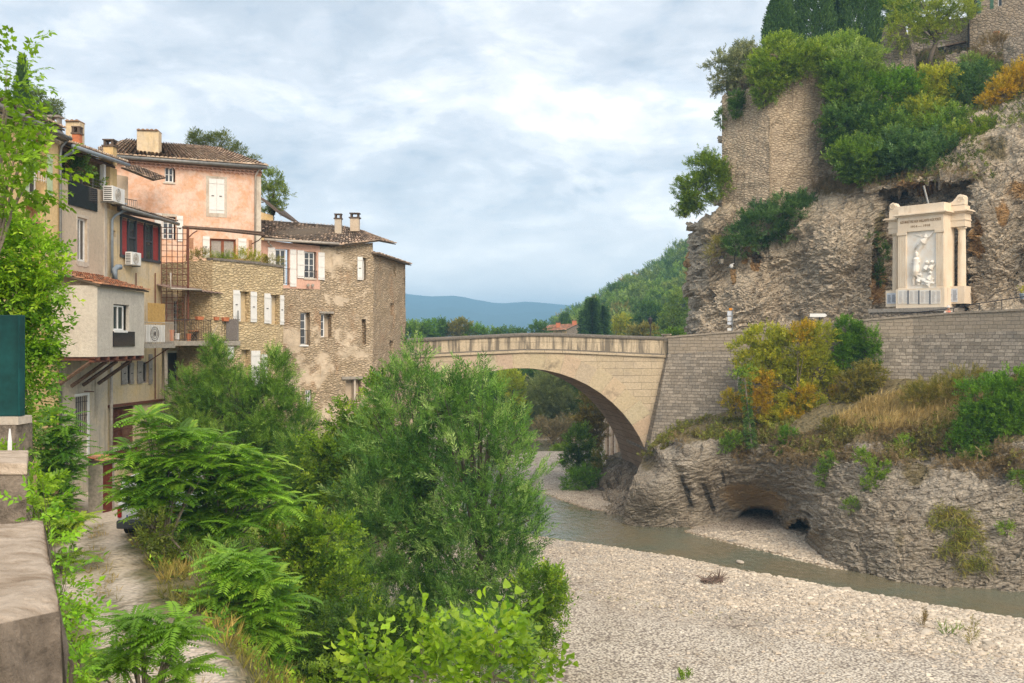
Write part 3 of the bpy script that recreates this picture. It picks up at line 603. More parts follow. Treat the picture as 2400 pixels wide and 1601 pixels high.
    def strip(name, mat, zlo, zhi, o0, o1, side=None, seg=30, rnd=False):
        mb = MB()
        for front in (True, False):
            vs = []; uv = []
            for k in range(seg+1):
                u = uL+(uR-uL)*k/seg; a, c = zlo(u), zhi(u)
                pr = [(o1, a), (o1, c), (o0, c), (o0, a)] if not rnd else [(o1, a), (o1+.03, a+(c-a)*.3), (o1+.02, a+(c-a)*.7), (o1-.08, c-.02), (o0+.08, c), (o0, a+(c-a)*.6), (o0, a)]
                for o, z in pr: vs.append(f.pt(u, z, o if front else -WD-o)); uv.append((u, z+o))
            m = len(pr); mb.add(vs, [(k*m+j, (k+1)*m+j, (k+1)*m+(j+1) % m, k*m+(j+1) % m) for k in range(seg) for j in range(m)]+[tuple(range(m)), tuple(range(seg*m, seg*m+m))], uv)
        mb.build(name, mat, t)
    strip('cornice', M['br_ash'], lambda u: cor(u)-.02, lambda u: cor(u)+.14, -.3, .16)
    strip('cornice', M['br_cope'], lambda u: cor(u)+.142, lambda u: cor(u)+.24, -.3, .09)
    strip('parapet', M['br_par'], lambda u: cor(u)+.242, lambda u: topz(u)-.262, -.42, .0)
    strip('coping', M['br_cope'], lambda u: topz(u)-.26, topz, -.5, .09, rnd=True)
    d = MB(); seg = 20
    for k in range(seg):
        ua, ub = uL+(uR-uL)*k/seg, uL+(uR-uL)*(k+1)/seg; za, zb = cor(ua)+.3, cor(ub)+.3
        d.add([f.pt(ua, za, -.3), f.pt(ub, zb, -.3), f.pt(ub, zb, -WD+.3), f.pt(ua, za, -WD+.3)], [(0, 1, 2, 3)])
    d.build('deck', M['asphalt'], t)
    e = MB(); u = f.u(1563); e.box(f.pt(u, f.z(1563, 786)-.72, -.2), (.5, .6, 1.5), R(8)); e.box(f.pt(u, f.z(1563, 786)+.06, -.2), (.62, .72, .1), R(8))
    e.build('end_post', M['br_par'], t, bevel=.03)
    return f
M['asphalt'] = plain('asphalt', (.06, .06, .058), .95, var=.2, scale=20)
FB = build_bridge()
# ================================================================ RETAINING WALL, ROAD
M['retain'] = ashlar('retaining_blocks', (.45, .39, .315), (.25, .215, .17), (.20, .165, .13), .44, .225, .016, .05, .7, (.15, .14, .125), var=.5)
M['retain_top'] = ashlar('retaining_parapet', (.42, .35, .27), (.34, .285, .215), (.25, .21, .16), .55, .24, .016, .04, .3, (.2, .18, .15), var=.3)
def retaining_wall():
    K = [(1566, 73.7, 788), (1700, 72.0, 777), (1850, 70.2, 764), (2000, 68.2, 750), (2140, 66, 739), (2240, 63.8, 731), (2400, 60.2, 723), (2700, 54, 705)]
    P3 = [P(sx, sy, Y) for sx, Y, sy in K]; t = thing('retaining_wall', 'long battered wall of grey stone blocks carrying the road below the cliff', 'wall', (P3[3].x, P3[3].y, 5))
    mb = MB(); tp = MB(); cp = MB(); s = 0; rows = 14; vs = []; uv = []; nn_ = []; sub = 8; pts = []
    for i in range(len(P3)-1):
        for k in range(sub): pts.append(P3[i].lerp(P3[i+1], k/sub))
    pts.append(P3[-1])
    ds = [0]
    for a, b in zip(pts[:-1], pts[1:]): ds.append(ds[-1]+(Vector((b.x-a.x, b.y-a.y))).length)
    for i, p in enumerate(pts):
        a = pts[max(0, i-1)]; b = pts[min(len(pts)-1, i+1)]; d = Vector((b.x-a.x, b.y-a.y)).normalized(); n = Vector((d.y, -d.x))
        if i < 14: n = (n+Vector((-.55*(1-i/14), 0))).normalized()
        nn_.append(n)
        for j in range(rows+1):
            zl = 4.4 if i < 20 else 0; z = p.z-1.35-(p.z-1.35-zl)*j/rows; h = (p.z-1.35-z); o = .14*h+(.03*h*max(0, 1-i/10)); fx = -.10*h*max(0, 1-i/15); vs.append((p.x+n.x*o+fx, p.y+n.y*o, z)); uv.append((ds[i]+fx, z))
    m = rows+1; mb.add(vs, [(i*m+j, (i+1)*m+j, (i+1)*m+j+1, i*m+j+1) for i in range(len(pts)-1) for j in range(rows)], uv)
    q = [vs[j] for j in range(m)]; mb.add(q+[(v[0]-1, v[1]+6, v[2]) for v in q], [(j, j+1, m+j+1, m+j) for j in range(rows)], [(0, v[2]) for v in q]+[(6, v[2]) for v in q])
    mb.build('battered_face', M['retain'], t)
    for bld, zl, zh, o0, o1, mat, nm in ((tp, -1.35, -.13, -.45, .0, M['retain_top'], 'parapet'), (cp, -.128, 0., -.52, .07, M['br_cope2'], 'coping')):
        vs = []; uv = []
        for p, n, d in zip(pts, nn_, ds):
            for o, z in ((o1, p.z+zl), (o1, p.z+zh), (o0, p.z+zh), (o0, p.z+zl)): vs.append((p.x+n.x*o, p.y+n.y*o, z)); uv.append((d, z+o))
        bld.add(vs, [(i*4+j, (i+1)*4+j, (i+1)*4+(j+1) % 4, i*4+(j+1) % 4) for i in range(len(pts)-1) for j in range(4)]+[(0, 1, 2, 3)], uv); bld.build(nm, mat, t)
    # road surface behind it
    rd = MB(); vs = []
    for p, n in zip(pts, nn_):
        for o, z in ((-.45, -1.0), (-3, -1.0), (-14, -1.0)): vs.append((p.x+n.x*o, p.y+n.y*o, p.z+z))
    rd.add(vs, [(i*3+j, (i+1)*3+j, (i+1)*3+j+1, i*3+j+1) for i in range(len(pts)-1) for j in range(2)]); rd.build('road', M['asphalt'])['kind'] = 'structure'
    return pts, nn_, ds
M['br_cope2'] = plain('wall_coping', (.33, .28, .22), .95, var=.3, scale=6, bump=.03)
RW = retaining_wall()
# ================================================================ VEGETATION
def _leaf(V, F, base, d, up, L, Wd, fold=.0, mid=.42, w2=None):
    base = np.array(base, float); d = np.array(d, float); d /= np.linalg.norm(d); s = np.cross(up, d); s /= np.linalg.norm(s)+1e-9; n = np.cross(d, s); b = len(V)
    V += [base, base+d*L*mid+s*Wd/2+n*fold*Wd, base+d*L, base+d*L*mid-s*Wd/2+n*fold*Wd]; F.append((b, b+1, b+2, b+3))
def template(kind, seed=1):
    r = random.Random(seed); V = []; F = []
    if kind == 'broad':
        for k in range(9):
            t = .15+.85*k/8; a = R(r.uniform(35, 70))*(1 if k % 2 else -1)*(1-.6*(k == 8)); e = r.uniform(-.5, .5)
            _leaf(V, F, (t, 0, r.uniform(-.04, .04)), (math.cos(a), math.sin(a), e), (0, r.uniform(-.5, .5), 1), r.uniform(.26, .38), r.uniform(.15, .22), .15)
    if kind == 'willow':
        for k in range(18):
            t = .05+.95*k/17; a = R(r.uniform(22, 52))*(1 if k % 2 else -1)*(1-.7*(k == 17)); z = .10*math.sin(t*2)
            _leaf(V, F, (t, 0, z), (math.cos(a), math.sin(a), r.uniform(-.35, .45)), (0, r.uniform(-.8, .8), 1), r.uniform(.22, .33), .058, .1)
    if kind == 'frond':
        for k in range(12):
            t = .12+.85*k/11; z = .16*t-.50*t*t; L = (.27-.12*abs(t-.45))*r.uniform(.9, 1.1)
            for sg in (-1, 1):
                a = R(72-14*t)*sg; _leaf(V, F, (t, 0, z), (math.cos(a), math.sin(a), -.28-.2*t+r.uniform(-.1, .1)), (.15, 0, 1), L, .09, .12, .3)
        b = len(V); V += [np.array(x, float) for x in ((0, -.008, 0), (0, .008, 0), (.5, .008, -.05), (.5, -.008, -.05), (.97, .003, -.32), (.97, -.003, -.32))]; F += [(b, b+1, b+2, b+3), (b+3, b+2, b+4, b+5)]
    if kind == 'needle':
        for k in range(9):
            t = .1*k; a = r.uniform(0, 6.28); _leaf(V, F, (t, 0, 0), (1, .55*math.cos(a), .55*math.sin(a)), (0, -math.sin(a), math.cos(a)), r.uniform(.3, .42), .13)
    if kind == 'pine':
        for k in range(14):
            d = np.array([r.gauss(.5, .6), r.gauss(0, .7), r.gauss(.2, .6)]); _leaf(V, F, d*.25, d, (r.uniform(-1, 1), .3, 1), r.uniform(.35, .5), .09)
    if kind == 'grass':
        for k in range(9):
            a = r.uniform(0, 6.28); _leaf(V, F, (0, .12*math.cos(a), .12*math.sin(a)), (1, .45*math.cos(a), .45*math.sin(a)), (0, -math.sin(a), math.cos(a)), r.uniform(.6, 1.1), .05, 0, .3)
    if kind == 'maple':
        for k in range(7):
            t = .12+.85*k/6; a = R(r.uniform(30, 80))*(1 if k % 2 else -1); e = r.uniform(-.9, -.1); b = np.array((t, 0, 0.)); d = np.array((math.cos(a), math.sin(a), e)); d /= np.linalg.norm(d); b = b+d*.12
            s = np.cross((0, 0, 1), d); s /= np.linalg.norm(s)
            for w, l in ((0, 1), (-.95, .75), (.95, .75), (-1.9, .45), (1.9, .45)):
                _leaf(V, F, b, d*math.cos(w)+s*math.sin(w), (.2*r.random(), .2, 1), .26*l, .13*l+.02, .12, .5)
    if kind == 'poplar':
        for k in range(9):
            t = .08+.9*k/8; a = R(r.uniform(30, 85))*(1 if k % 2 else -1); e = r.uniform(-1.1, .1); b = np.array((t, 0, 0.)); d = np.array((math.cos(a), math.sin(a), e)); d /= np.linalg.norm(d); b = b+d*.1
            s = np.cross(d, np.array((r.uniform(-.6, .6), r.uniform(-.6, .6), 1))); s /= np.linalg.norm(s); n = np.cross(d, s); L = r.uniform(.2, .28); c = len(V)
            V += [b, b+d*L*.12+s*L*.42+n*.02, b+d*L*.5+s*L*.33+n*.03, b+d*L, b+d*L*.5-s*L*.33+n*.03, b+d*L*.12-s*L*.42+n*.02]; F += [(c, c+1, c+2, c+3), (c, c+3, c+4, c+5)]
    return np.array(V), np.array(F)
TP = {k: [template(k, s) for s in (1, 2, 3)] for k in ('broad', 'willow', 'frond', 'needle', 'pine', 'grass', 'maple', 'poplar')}
NL = {k: len(TP[k][0][1]) for k in TP}; AR = {'broad': .028, 'willow': .0075, 'frond': .011, 'needle': .022, 'pine': .02, 'grass': .022, 'maple': .012, 'poplar': .02}
LB = np.array([1.66, 1.42, 1.05])
def instance(kind, pos, dirs, scale, col, r, upv=None, jit=.22, roll=.5):
    n = len(pos); Vs = []; Fs = []; Cs = []; off = 0; col = np.minimum(col*LB, .8)
    dirs = dirs/(np.linalg.norm(dirs, axis=1, keepdims=True)+1e-9)
    up = np.tile((0., 0, 1.), (n, 1)) if upv is None else upv
    up = up+r.normal(0, roll, (n, 3)); y = np.cross(up, dirs); y /= np.linalg.norm(y, axis=1, keepdims=True)+1e-9; z = np.cross(dirs, y)
    which = r.integers(0, 3, n)
    for w in range(3):
        m = which == w; k = m.sum()
        if not k: continue
        T, F = TP[kind][w]; nv = len(T)
        V = (pos[m][:, None]+scale[m][:, None, None]*(dirs[m][:, None]*T[None, :, :1]+y[m][:, None]*T[None, :, 1:2]+z[m][:, None]*T[None, :, 2:3])).reshape(-1, 3)
        C = col[m][:, None]*np.ones((1, nv, 1)); 
        if nv % 4 == 0: lf = np.repeat(r.normal(1, jit, (k, nv//4)), 4, axis=1)[..., None]
        else: lf = r.normal(1, jit, (k, nv, 1))*0+1+jit*r.normal(0, 1, (k, 1, 1))
        Vs.append(V); Cs.append(np.clip(C*np.clip(lf, .5, 1.6), 0, 1).reshape(-1, 3)); Fs.append((F[None]+off+nv*np.arange(k)[:, None, None]).reshape(-1, 4)); off += k*nv
    return np.concatenate(Vs), np.concatenate(Fs), np.concatenate(Cs)
def pal(t, cols):
    t = np.clip(t, 0, .999)*(len(cols)-1); i = t.astype(int); f = (t-i)[:, None]; c = np.array(cols); return c[i]*(1-f)+c[np.minimum(i+1, len(cols)-1)]*f
G = dict(  # leaf colours
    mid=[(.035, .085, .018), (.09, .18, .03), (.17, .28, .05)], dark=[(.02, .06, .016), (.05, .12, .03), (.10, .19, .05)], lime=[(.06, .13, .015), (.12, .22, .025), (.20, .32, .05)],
    willow=[(.06, .11, .03), (.12, .205, .05), (.23, .33, .12)], grey=[(.07, .10, .055), (.13, .17, .10), (.21, .25, .17)], yel=[(.13, .19, .03), (.22, .27, .035), (.36, .37, .04)],
    orange=[(.18, .165, .02), (.29, .24, .02), (.38, .26, .02)], blue=[(.025, .07, .03), (.06, .135, .055), (.11, .20, .09)], ail=[(.04, .11, .02), (.09, .21, .03), (.17, .33, .045)],
    bright=[(.04, .11, .015), (.08, .19, .02), (.14, .27, .03)], dry=[(.18, .155, .085), (.30, .26, .15), (.39, .35, .21)], brown=[(.09, .08, .05), (.155, .13, .09), (.21, .18, .13)], cyp=[(.018, .055, .016), (.045, .11, .03), (.09, .18, .045)],
    olive=[(.08, .10, .03), (.15, .16, .045), (.24, .22, .07)], aut=[(.11, .15, .03), (.22, .22, .03), (.36, .27, .02)])
def crown_data(blobs, kind, size, cols, cover=3.2, clump=None, up=.5, seed=0, shell=.55, hang=False, crand=.62, per=None, hollow=True):
    """blobs: (centre, (rx, ry, rz)) in metres"""
    r = np.random.default_rng(seed+100); PV, PD, PT = [], [], []
    for c, rad in blobs:
        c = np.array(c); rad = np.array(rad, float); area = math.pi*rad[0]*rad[2]
        n = max(12, int(2.3*cover*area/(AR[kind]*NL[kind]*size*size))); cr = clump or .26*min(rad[0], rad[2])
        m = max(5, int(5.5*(rad[0]*rad[2])/(cr*cr)**1.0*.6)); 
        d = r.normal(0, 1, (m, 3)); d[:, 1] -= .35; d /= np.linalg.norm(d, axis=1, keepdims=True); k = shell+(1-shell)*r.random((m, 1))**.6; k *= 1+.30*fbm(d*2.4+c[None]*.37, 3, seed)[:, None]
        cc = d*rad*k; idx = r.integers(0, m, n)
        p = cc[idx]+r.normal(0, 1, (n, 3))*cr*np.array([.62, .62, .42]); ct = r.random(m)[idx]
        far = (r.random((n, 1)) < .05)*.16; p = p*(1+far); o = p/rad; o /= np.linalg.norm(o, axis=1, keepdims=True)+1e-6
        dd = o+np.array([0, 0, up])+r.normal(0, .45, (n, 3)); PV.append(p+c); PD.append(dd); PT.append(crand*ct+(1-crand)*r.random(n))
    p = np.concatenate(PV); d = np.concatenate(PD); t = np.concatenate(PT)
    if hang: d[:, 2] = -np.abs(d[:, 2])*.5-.2
    sc = size*r.uniform(.7, 1.25, len(p)); return p, d, sc, pal(t, cols), r
def limbs(base, blobs, r0, seed=0, n=3):
    mb = MB(); r = random.Random(seed); base = Vector(base)
    top = Vector(max((b[0] for b in blobs), key=lambda c: c[2])); fork = base.lerp(top, .38)
    mb.tube([base-Vector((0, 0, .3)), base.lerp(fork, .5)+Vector((r.uniform(-.1, .1), 0, 0)), fork], [r0*1.25, r0, r0*.8], 8)
    for c, rad in blobs:
        c = Vector(c)
        for k in range(n):
            e = c+Vector((r.uniform(-.7, .7)*rad[0], r.uniform(-.6, .3)*rad[1], r.uniform(-.2, .75)*rad[2])); m = fork.lerp(e, .5)+Vector((0, 0, .08*(e-fork).length))
            mb.tube([fork-Vector((0, 0, .05)), m, e], [r0*.55, r0*.3, r0*.06], 5, caps=False)
    return mb
CACHE = {}
def plant(name, label, cat, Y, px, kind='broad', size=.35, cols='mid', cover=3.0, base=None, trunk=.12, group=None, seed=None, mat='leaf', depth=.8, bark='bark', **kw):
    """px: (sx, sy, rx, ry[, dY]) photo ellipses at distance Y"""
    if Y is None:
        me = bpy.data.objects['rock_bank'].data
        if 'rb' not in CACHE: co = np.empty(len(me.vertices)*3, np.float32); me.vertices.foreach_get('co', co); co = co.reshape(-1, 3); CACHE['rb'] = (CX+co[:, 0]/co[:, 1]*S, CY-(co[:, 2]-H)/co[:, 1]*S, co[:, 1])
        a, b, yy = CACHE['rb']; Y = float(yy[np.argmin((a-px[0][0])**2+(b-px[0][1])**2)])-.25
    seed = seed if seed is not None else (hash((label)) & 0) + int(sum(ord(c)*(i+1) for i, c in enumerate(label)) % 9973)
    bl = []
    for b in px:
        y = Y+(b[4] if len(b) > 4 else 0); k = y/S; bl.append((tuple(P(b[0], b[1], y)), (b[2]*k, b[2]*k*depth, b[3]*k)))
    if base is None:
        lo = min(bl, key=lambda q: q[0][2]-q[1][2]); base = (lo[0][0], lo[0][1], lo[0][2]-lo[1][2]*.9)
    elif len(base) == 2: base = (base[0], base[1], float(ground_z(base[0], base[1])))
    t = thing(name, label, cat, base, group)
    p, d, sc, c, r = crown_data(bl, kind, size, G[cols] if isinstance(cols, str) else cols, cover, seed=seed, **kw)
    V, F, C = instance(kind, p, d, sc, c, r); mesh_obj('foliage', V, F, M[mat], t, col=C)
    if trunk: limbs(base, bl, trunk, seed).build('trunk', M[bark], t, smooth=True)
    return t
def conifer(label, sx, Y, hw, ytop, ybot, cols='cyp', group=None, name='cypress_tree', size=.5, n=2600, pw=.55, seed=0, cat='cypress', zb=None):
    k = Y/S; r = np.random.default_rng(seed+3); zt = H-(ytop-CY)*k; z0 = H-(ybot-CY)*k if zb is None else zb; x0 = (sx-CX)*k; rad = hw*k
    t = thing(name, label, cat, (x0, Y, z0), group)
    h = r.random(n)**.9; a = r.uniform(0, 2*math.pi, n); prof = np.minimum(1, ((1-h)/.75)**pw)*np.minimum(1, .55+h*3)
    if pw > .9: prof = (1-h)*(.75+.25*np.sin(h*38))
    lump = 1+.16*np.sin(a*3+h*9)+.12*fbm(np.stack([np.cos(a)*2, np.sin(a)*2, h*9], 1), 2, seed); q = rad*prof*lump*r.uniform(.72, 1.02, n)
    p = np.stack([x0+q*np.cos(a), Y+q*np.sin(a), z0+(zt-z0)*h], 1)
    d = np.stack([.45*np.cos(a), .45*np.sin(a), np.ones(n)], 1)+r.normal(0, .15, (n, 3))
    if pw > .9: d = np.stack([np.cos(a), np.sin(a), .1*np.ones(n)], 1)+r.normal(0, .2, (n, 3))
    V, F, C = instance('needle', p, d, size*r.uniform(.7, 1.2, n), pal(.5*r.random(n)+.5*vnoise(p*1.2, 4)**2+.1, G[cols]), r); mesh_obj('foliage', V, F, M['leafdull'], t, col=C)
    mb = MB(); mb.tube([(x0, Y, z0-.8), (x0, Y, z0+(zt-z0)*.9)], [rad*.16, .02], 7); mb.build('trunk', M['bark'], t); return t
# ================================================================ HOUSES ON THE LEFT BANK
M['white'] = plain('white_paint', (.72, .72, .70), .55, var=.08, scale=5)
M['shut_white'] = plain('white_shutter_paint', (.72, .71, .68), .7, var=.07, scale=9)
M['shut_grey'] = plain('grey_shutter_paint', (.30, .27, .25), .8, var=.25, scale=9)
M['shut_green'] = plain('pale_green_shutter', (.42, .50, .33), .75, var=.1)
M['green_sh'] = plain('dark_green_shutter', (.08, .16, .11), .7, var=.15)
M['brown_wood'] = plain('brown_wood', (.22, .07, .03), .6, var=.25, scale=12)
M['old_wood'] = plain('old_wood', (.13, .085, .06), .95, var=.4, scale=10, bump=.01)
M['grey_wood'] = plain('grey_cane', (.19, .165, .15), .95, var=.4, scale=25, bump=.01)
M['rust'] = plain('rusty_iron', (.14, .055, .035), .9, var=.4, scale=14)
M['iron'] = plain('dark_iron', (.05, .045, .045), .7, var=.2)
M['zinc'] = plain('zinc_gutter', (.20, .20, .19), .5, .4, var=.3, scale=7)
M['bluegrey'] = plain('blue_grey_pipe', (.22, .26, .30), .5, var=.2, scale=6)
M['pipe'] = plain('pale_pipe', (.40, .36, .31), .7, var=.25, scale=6)
M['terra'] = plain('terracotta', (.48, .17, .08), .85, var=.2, scale=9)
M['dkmetal'] = plain('anthracite_metal', (.055, .06, .07), .45, var=.1)
M['black_panel'] = plain('black_panel', (.016, .016, .02), .12, var=.2)
M['curtain_red'] = plain('red_curtain', (.28, .045, .04), .9, var=.3, scale=14, bump=.02)
M['curtain'] = plain('net_curtain', (.33, .30, .27), .9, var=.2, scale=12)
M['dark_room'] = plain('dark_interior', (.02, .018, .016), .95, var=.4, scale=2)
M['concrete'] = plain('concrete', (.30, .27, .23), .95, var=.3, scale=9, bump=.01)
gl = Mt('window_glass', .06); gl.b.inputs['Specular IOR Level'].default_value = .8; M['glass'] = gl.fin(gl.mix(gl.noise(gl.co(), .9, 3), (.015, .018, .02), (.06, .065, .07)))
M['p_yellow'] = plaster('yellow_render', (.60, .43, .20), (.66, .48, .25), stain=.25)
M['p_beige'] = plaster('beige_render', (.50, .41, .31), (.55, .455, .345), stain=.2, blotch=.5)
M['p_cream'] = plaster('cream_render', (.62, .48, .28), (.57, .47, .33), (.20, .16, .12), stain=.55)
M['p_pink'] = plaster('pink_orange_render', (.68, .385, .24), (.73, .53, .42), (.45, .33, .22), blotch=1.6, fine=6, stain=.35)
M['p_pink2'] = plaster('pink_render', (.66, .41, .31), (.62, .38, .29), (.3, .2, .15), stain=.2)
M['p_white'] = plaster('off_white_render', (.56, .52, .45), (.50, .46, .40), stain=.15, bump=.03)
M['p_lower'] = plaster('stained_lower_render', (.56, .475, .35), (.46, .41, .34), (.12, .10, .08), stain=.75)
M['p_edge'] = plaster('pale_band_render', (.60, .54, .45), (.50, .42, .34), stain=.4)
mc = Mt('cracked_render', .93); cw = mc.warp(mc.co(), 2.2, .55); ce = mc.vor(cw, 1.0, 'DISTANCE_TO_EDGE'); cn = mc.noise(mc.co(), 9, 7, .7)
M['p_crack'] = mc.fin(mc.mix(mc.ramp(ce, [(0., .8), (.022, 0.)]), mc.mix(cn, (.27, .225, .17), (.36, .30, .235)), (.56, .50, .42)), cn, .01)
M['st_yellow'] = rubble('yellow_rubble', (.72, .58, .36), (.62, .48, .28), (.54, .41, .25), 3.8, 9.5, bump=.06, mo=.08, dark=.3, warp=.5)
M['st_tan'] = rubble('tan_rubble_render', (.64, .51, .36), (.54, .42, .28), (.44, .34, .23), 4.2, 10.5, ren=.44, ren_c=(.61, .50, .37), rust=.5, bump=.08, mo=.10, dark=.45)
M['st_tan2'] = rubble('bare_rubble', (.66, .53, .38), (.54, .42, .30), (.40, .30, .21), 4.0, 9, ren=.25, ren_c=(.62, .48, .33), rust=.75, bump=.10, mo=.11, dark=.5)
M['st_tower'] = rubble('tower_rubble', (.62, .49, .34), (.52, .40, .27), (.42, .32, .22), 5.0, 8, rust=.45, bump=.08, mo=.10, dark=.4)
M['st_castle'] = rubble('castle_rubble', (.42, .35, .27), (.33, .27, .20), (.22, .18, .14), 2.8, 4.4, bump=.06, mo=.08, ren=.3, ren_c=(.42, .35, .26))
M['st_rampart'] = rubble('rampart_masonry', (.58, .47, .34), (.49, .395, .28), (.30, .23, .16), 2.8, 6.4, bump=.08, mo=.12, warp=.15, dark=.3, ren=.25, ren_c=(.52, .42, .30))
def mat_tile():
    m = Mt('roof_tile', .92); c = m.attr(); g = m.noise(m.co(), 11, 7, .72); b = m.noise(m.co(), 1.4, 6, .6)
    k = m.mix(1, c, m.ramp(g, [(.25, .6), (.72, 1.2)]), 'MULTIPLY'); k = m.mix(m.ramp(b, [(.55, 0.), (.72, .55)]), k, (.10, .085, .065)); M['tile'] = m.fin(k, g, .015)
mat_tile()
TC = dict(pink=[(.72, .55, .39), (.60, .43, .29), (.78, .62, .47), (.40, .30, .22), (.66, .47, .33)], dark=[(.50, .38, .28), (.38, .29, .22), (.64, .47, .34), (.27, .21, .17), (.72, .53, .40)], red=[(.55, .22, .11), (.50, .26, .15), (.60, .32, .19), (.36, .2, .13)])
def tiles(mb, A, B, C_, D, pal_='pink', per=.21, row=.34, h=.075, seed=1, over=.0, slab=True):
    A, B, C_, D = map(Vector, (A, B, C_, D)); r = random.Random(seed); nu = max(2, round(max((B-A).length, (C_-D).length)/per)); nv = max(1, round(((D-A).length+(C_-B).length)/2/row))
    nrm = (B-A).cross(D-A).normalized(); nrm = nrm if nrm.z > 0 else -nrm
    def q(a, b): return (A.lerp(B, a)).lerp(D.lerp(C_, a), b)
    cols = TC[pal_]
    for i in range(nu):
        for j in range(nv):
            c = r.choice(cols); k = r.uniform(.75, 1.2); mb.col = tuple(x*k for x in c); vs = []
            a0, a1 = i/nu, (i+1)/nu; jx = r.uniform(-.06, .06)/nu; lz = r.uniform(0, .018)
            for b, sc, up in ((j/nv-.12/nv, 1.0, .035+lz), ((j+1)/nv, .8, 0)):
                for s in range(6):
                    an = math.pi*s/5; am = (a0+a1)/2+jx; aa = am-(a1-a0)*.47*sc*math.cos(an); vs.append(q(aa, b)+nrm*(h*math.sin(an)*sc+up))
            mb.add(vs, [(s, s+1, s+7, s+6) for s in range(5)])
            if j == 0: mb.add(vs[:6], [(5, 4, 3, 2, 1, 0)])
    if slab:
        mb.col = (.13, .10, .07); dn = nrm*-.06
        mb.add([A, B, C_, D, A+dn, B+dn, C_+dn, D+dn], [(0, 1, 2, 3), (4, 7, 6, 5), (0, 4, 5, 1), (1, 5, 6, 2), (2, 6, 7, 3), (3, 7, 4, 0)])
def build_tiles(parent, quads, pal_='pink', name='roof', seed=1, **kw):
    mb = MB()
    for k, qd in enumerate(quads): tiles(mb, *qd, pal_=pal_, seed=seed+k, **kw)
    return mb.build(name, M['tile'], parent, col=True)
def genoise(parent, f, u0, u1, ztop, mat, rows=1):
    """scalloped cornice of half tiles under the eave; ztop = [(u, z)]"""
    mb = MB(); n = int((u1-u0)/.23)
    for rw in range(rows):
        for k in range(n):
            u = u0+(k+.5)*(u1-u0)/n; z = float(np.interp(u, *zip(*ztop)))-.02-.13*rw; o1 = .20-.09*rw; w = (u1-u0)/n*.5
            vs = []
            for o in (o1, -.02):
                for s in range(5): a = math.pi*s/4; vs.append(f.pt(u-w*math.cos(a), z-.13+.0+(-.0)+.10*math.sin(a), o))
                vs += [f.pt(u+w, z, o), f.pt(u-w, z, o)]
            mb.add(vs, [(0, 1, 2, 3, 4, 5, 6)]+[(s, s+7, s+8, s+1) for s in range(4)])
    mb.build('scalloped_cornice', mat, parent)
def window(parent, f, r, cols=2, rows=3, mat='white', recess=.16, fr=.055, bar=.03, arch=0, pane='glass', label=None, sill=None, name='window'):
    u0, u1, z0, z1 = r; mb = MB(); o0, o1 = -recess-.05, -recess
    for a in ((u0, u0+fr, z0, z1), (u1-fr, u1, z0, z1), (u0+fr, u1-fr, z0, z0+fr), (u0+fr, u1-fr, z1-fr, z1)): fbox(mb, f, *a, o0, o1)
    for c in range(1, cols):
        u = u0+(u1-u0)*c/cols; k = bar*(1.0 if c*2 == cols else .55); fbox(mb, f, u-k, u+k, z0+fr, z1-fr, o0+.005, o1+.006)
    for c in range(1, rows):
        z = z0+(z1-z0)*c/rows; fbox(mb, f, u0+fr, u1-fr, z-bar*.45, z+bar*.45, o0+.01, o1-.006)
    w = mb.build(name, M[mat], parent)
    g = MB(); fbox(g, f, u0+fr*.5, u1-fr*.5, z0+fr*.5, z1-fr*.5, o0+.012, o0+.02); g.build('pane', M[pane], w)
    if sill: s = MB(); fbox(s, f, u0-.08, u1+.08, z0-.09, z0-.003, -recess, .06); s.build('sill', M[sill], w)
    return w
def shutter(parent, f, r, mat='shut_white', off=.03, battens=(.12, .88), th=.035, tilt=0, label=None):
    u0, u1, z0, z1 = r; mb = MB(); n = max(2, round((u1-u0)/.14))
    for k in range(n):
        a, b = u0+(u1-u0)*k/n, u0+(u1-u0)*(k+1)/n; fbox(mb, f, a, b-.0006, z0, z1, off, off+th-(.005 if k % 2 else 0))
    for t in battens: z = z0+(z1-z0)*t; fbox(mb, f, u0+.01, u1-.01, z-.05, z+.05, off+th+.001, off+th+.022)
    o = mb.build('shutter', M[mat], parent)
    h = MB(); fbox(h, f, (u0+u1)/2-.07, (u0+u1)/2+.05, (z0+z1)/2-.02, (z0+z1)/2+.02, off+th+.001, off+th+.02); h.build('latch', M['iron'], o)
    if label: o['label'] = label
    return o
def rail(parent, f, u0, u1, z0, z1, o, mat='iron', n=8, name='railing', r=.012, mid=False):
    mb = MB(); mb.tube([f.pt(u0, z1, o), f.pt(u1, z1, o)], r*1.5, 5); mb.tube([f.pt(u0, z0+.06, o), f.pt(u1, z0+.06, o)], r, 5)
    for k in range(n+1): u = u0+(u1-u0)*k/n; mb.tube([f.pt(u, z0, o), f.pt(u, z1, o)], r*.8, 4)
    return mb.build(name, M[mat], parent)
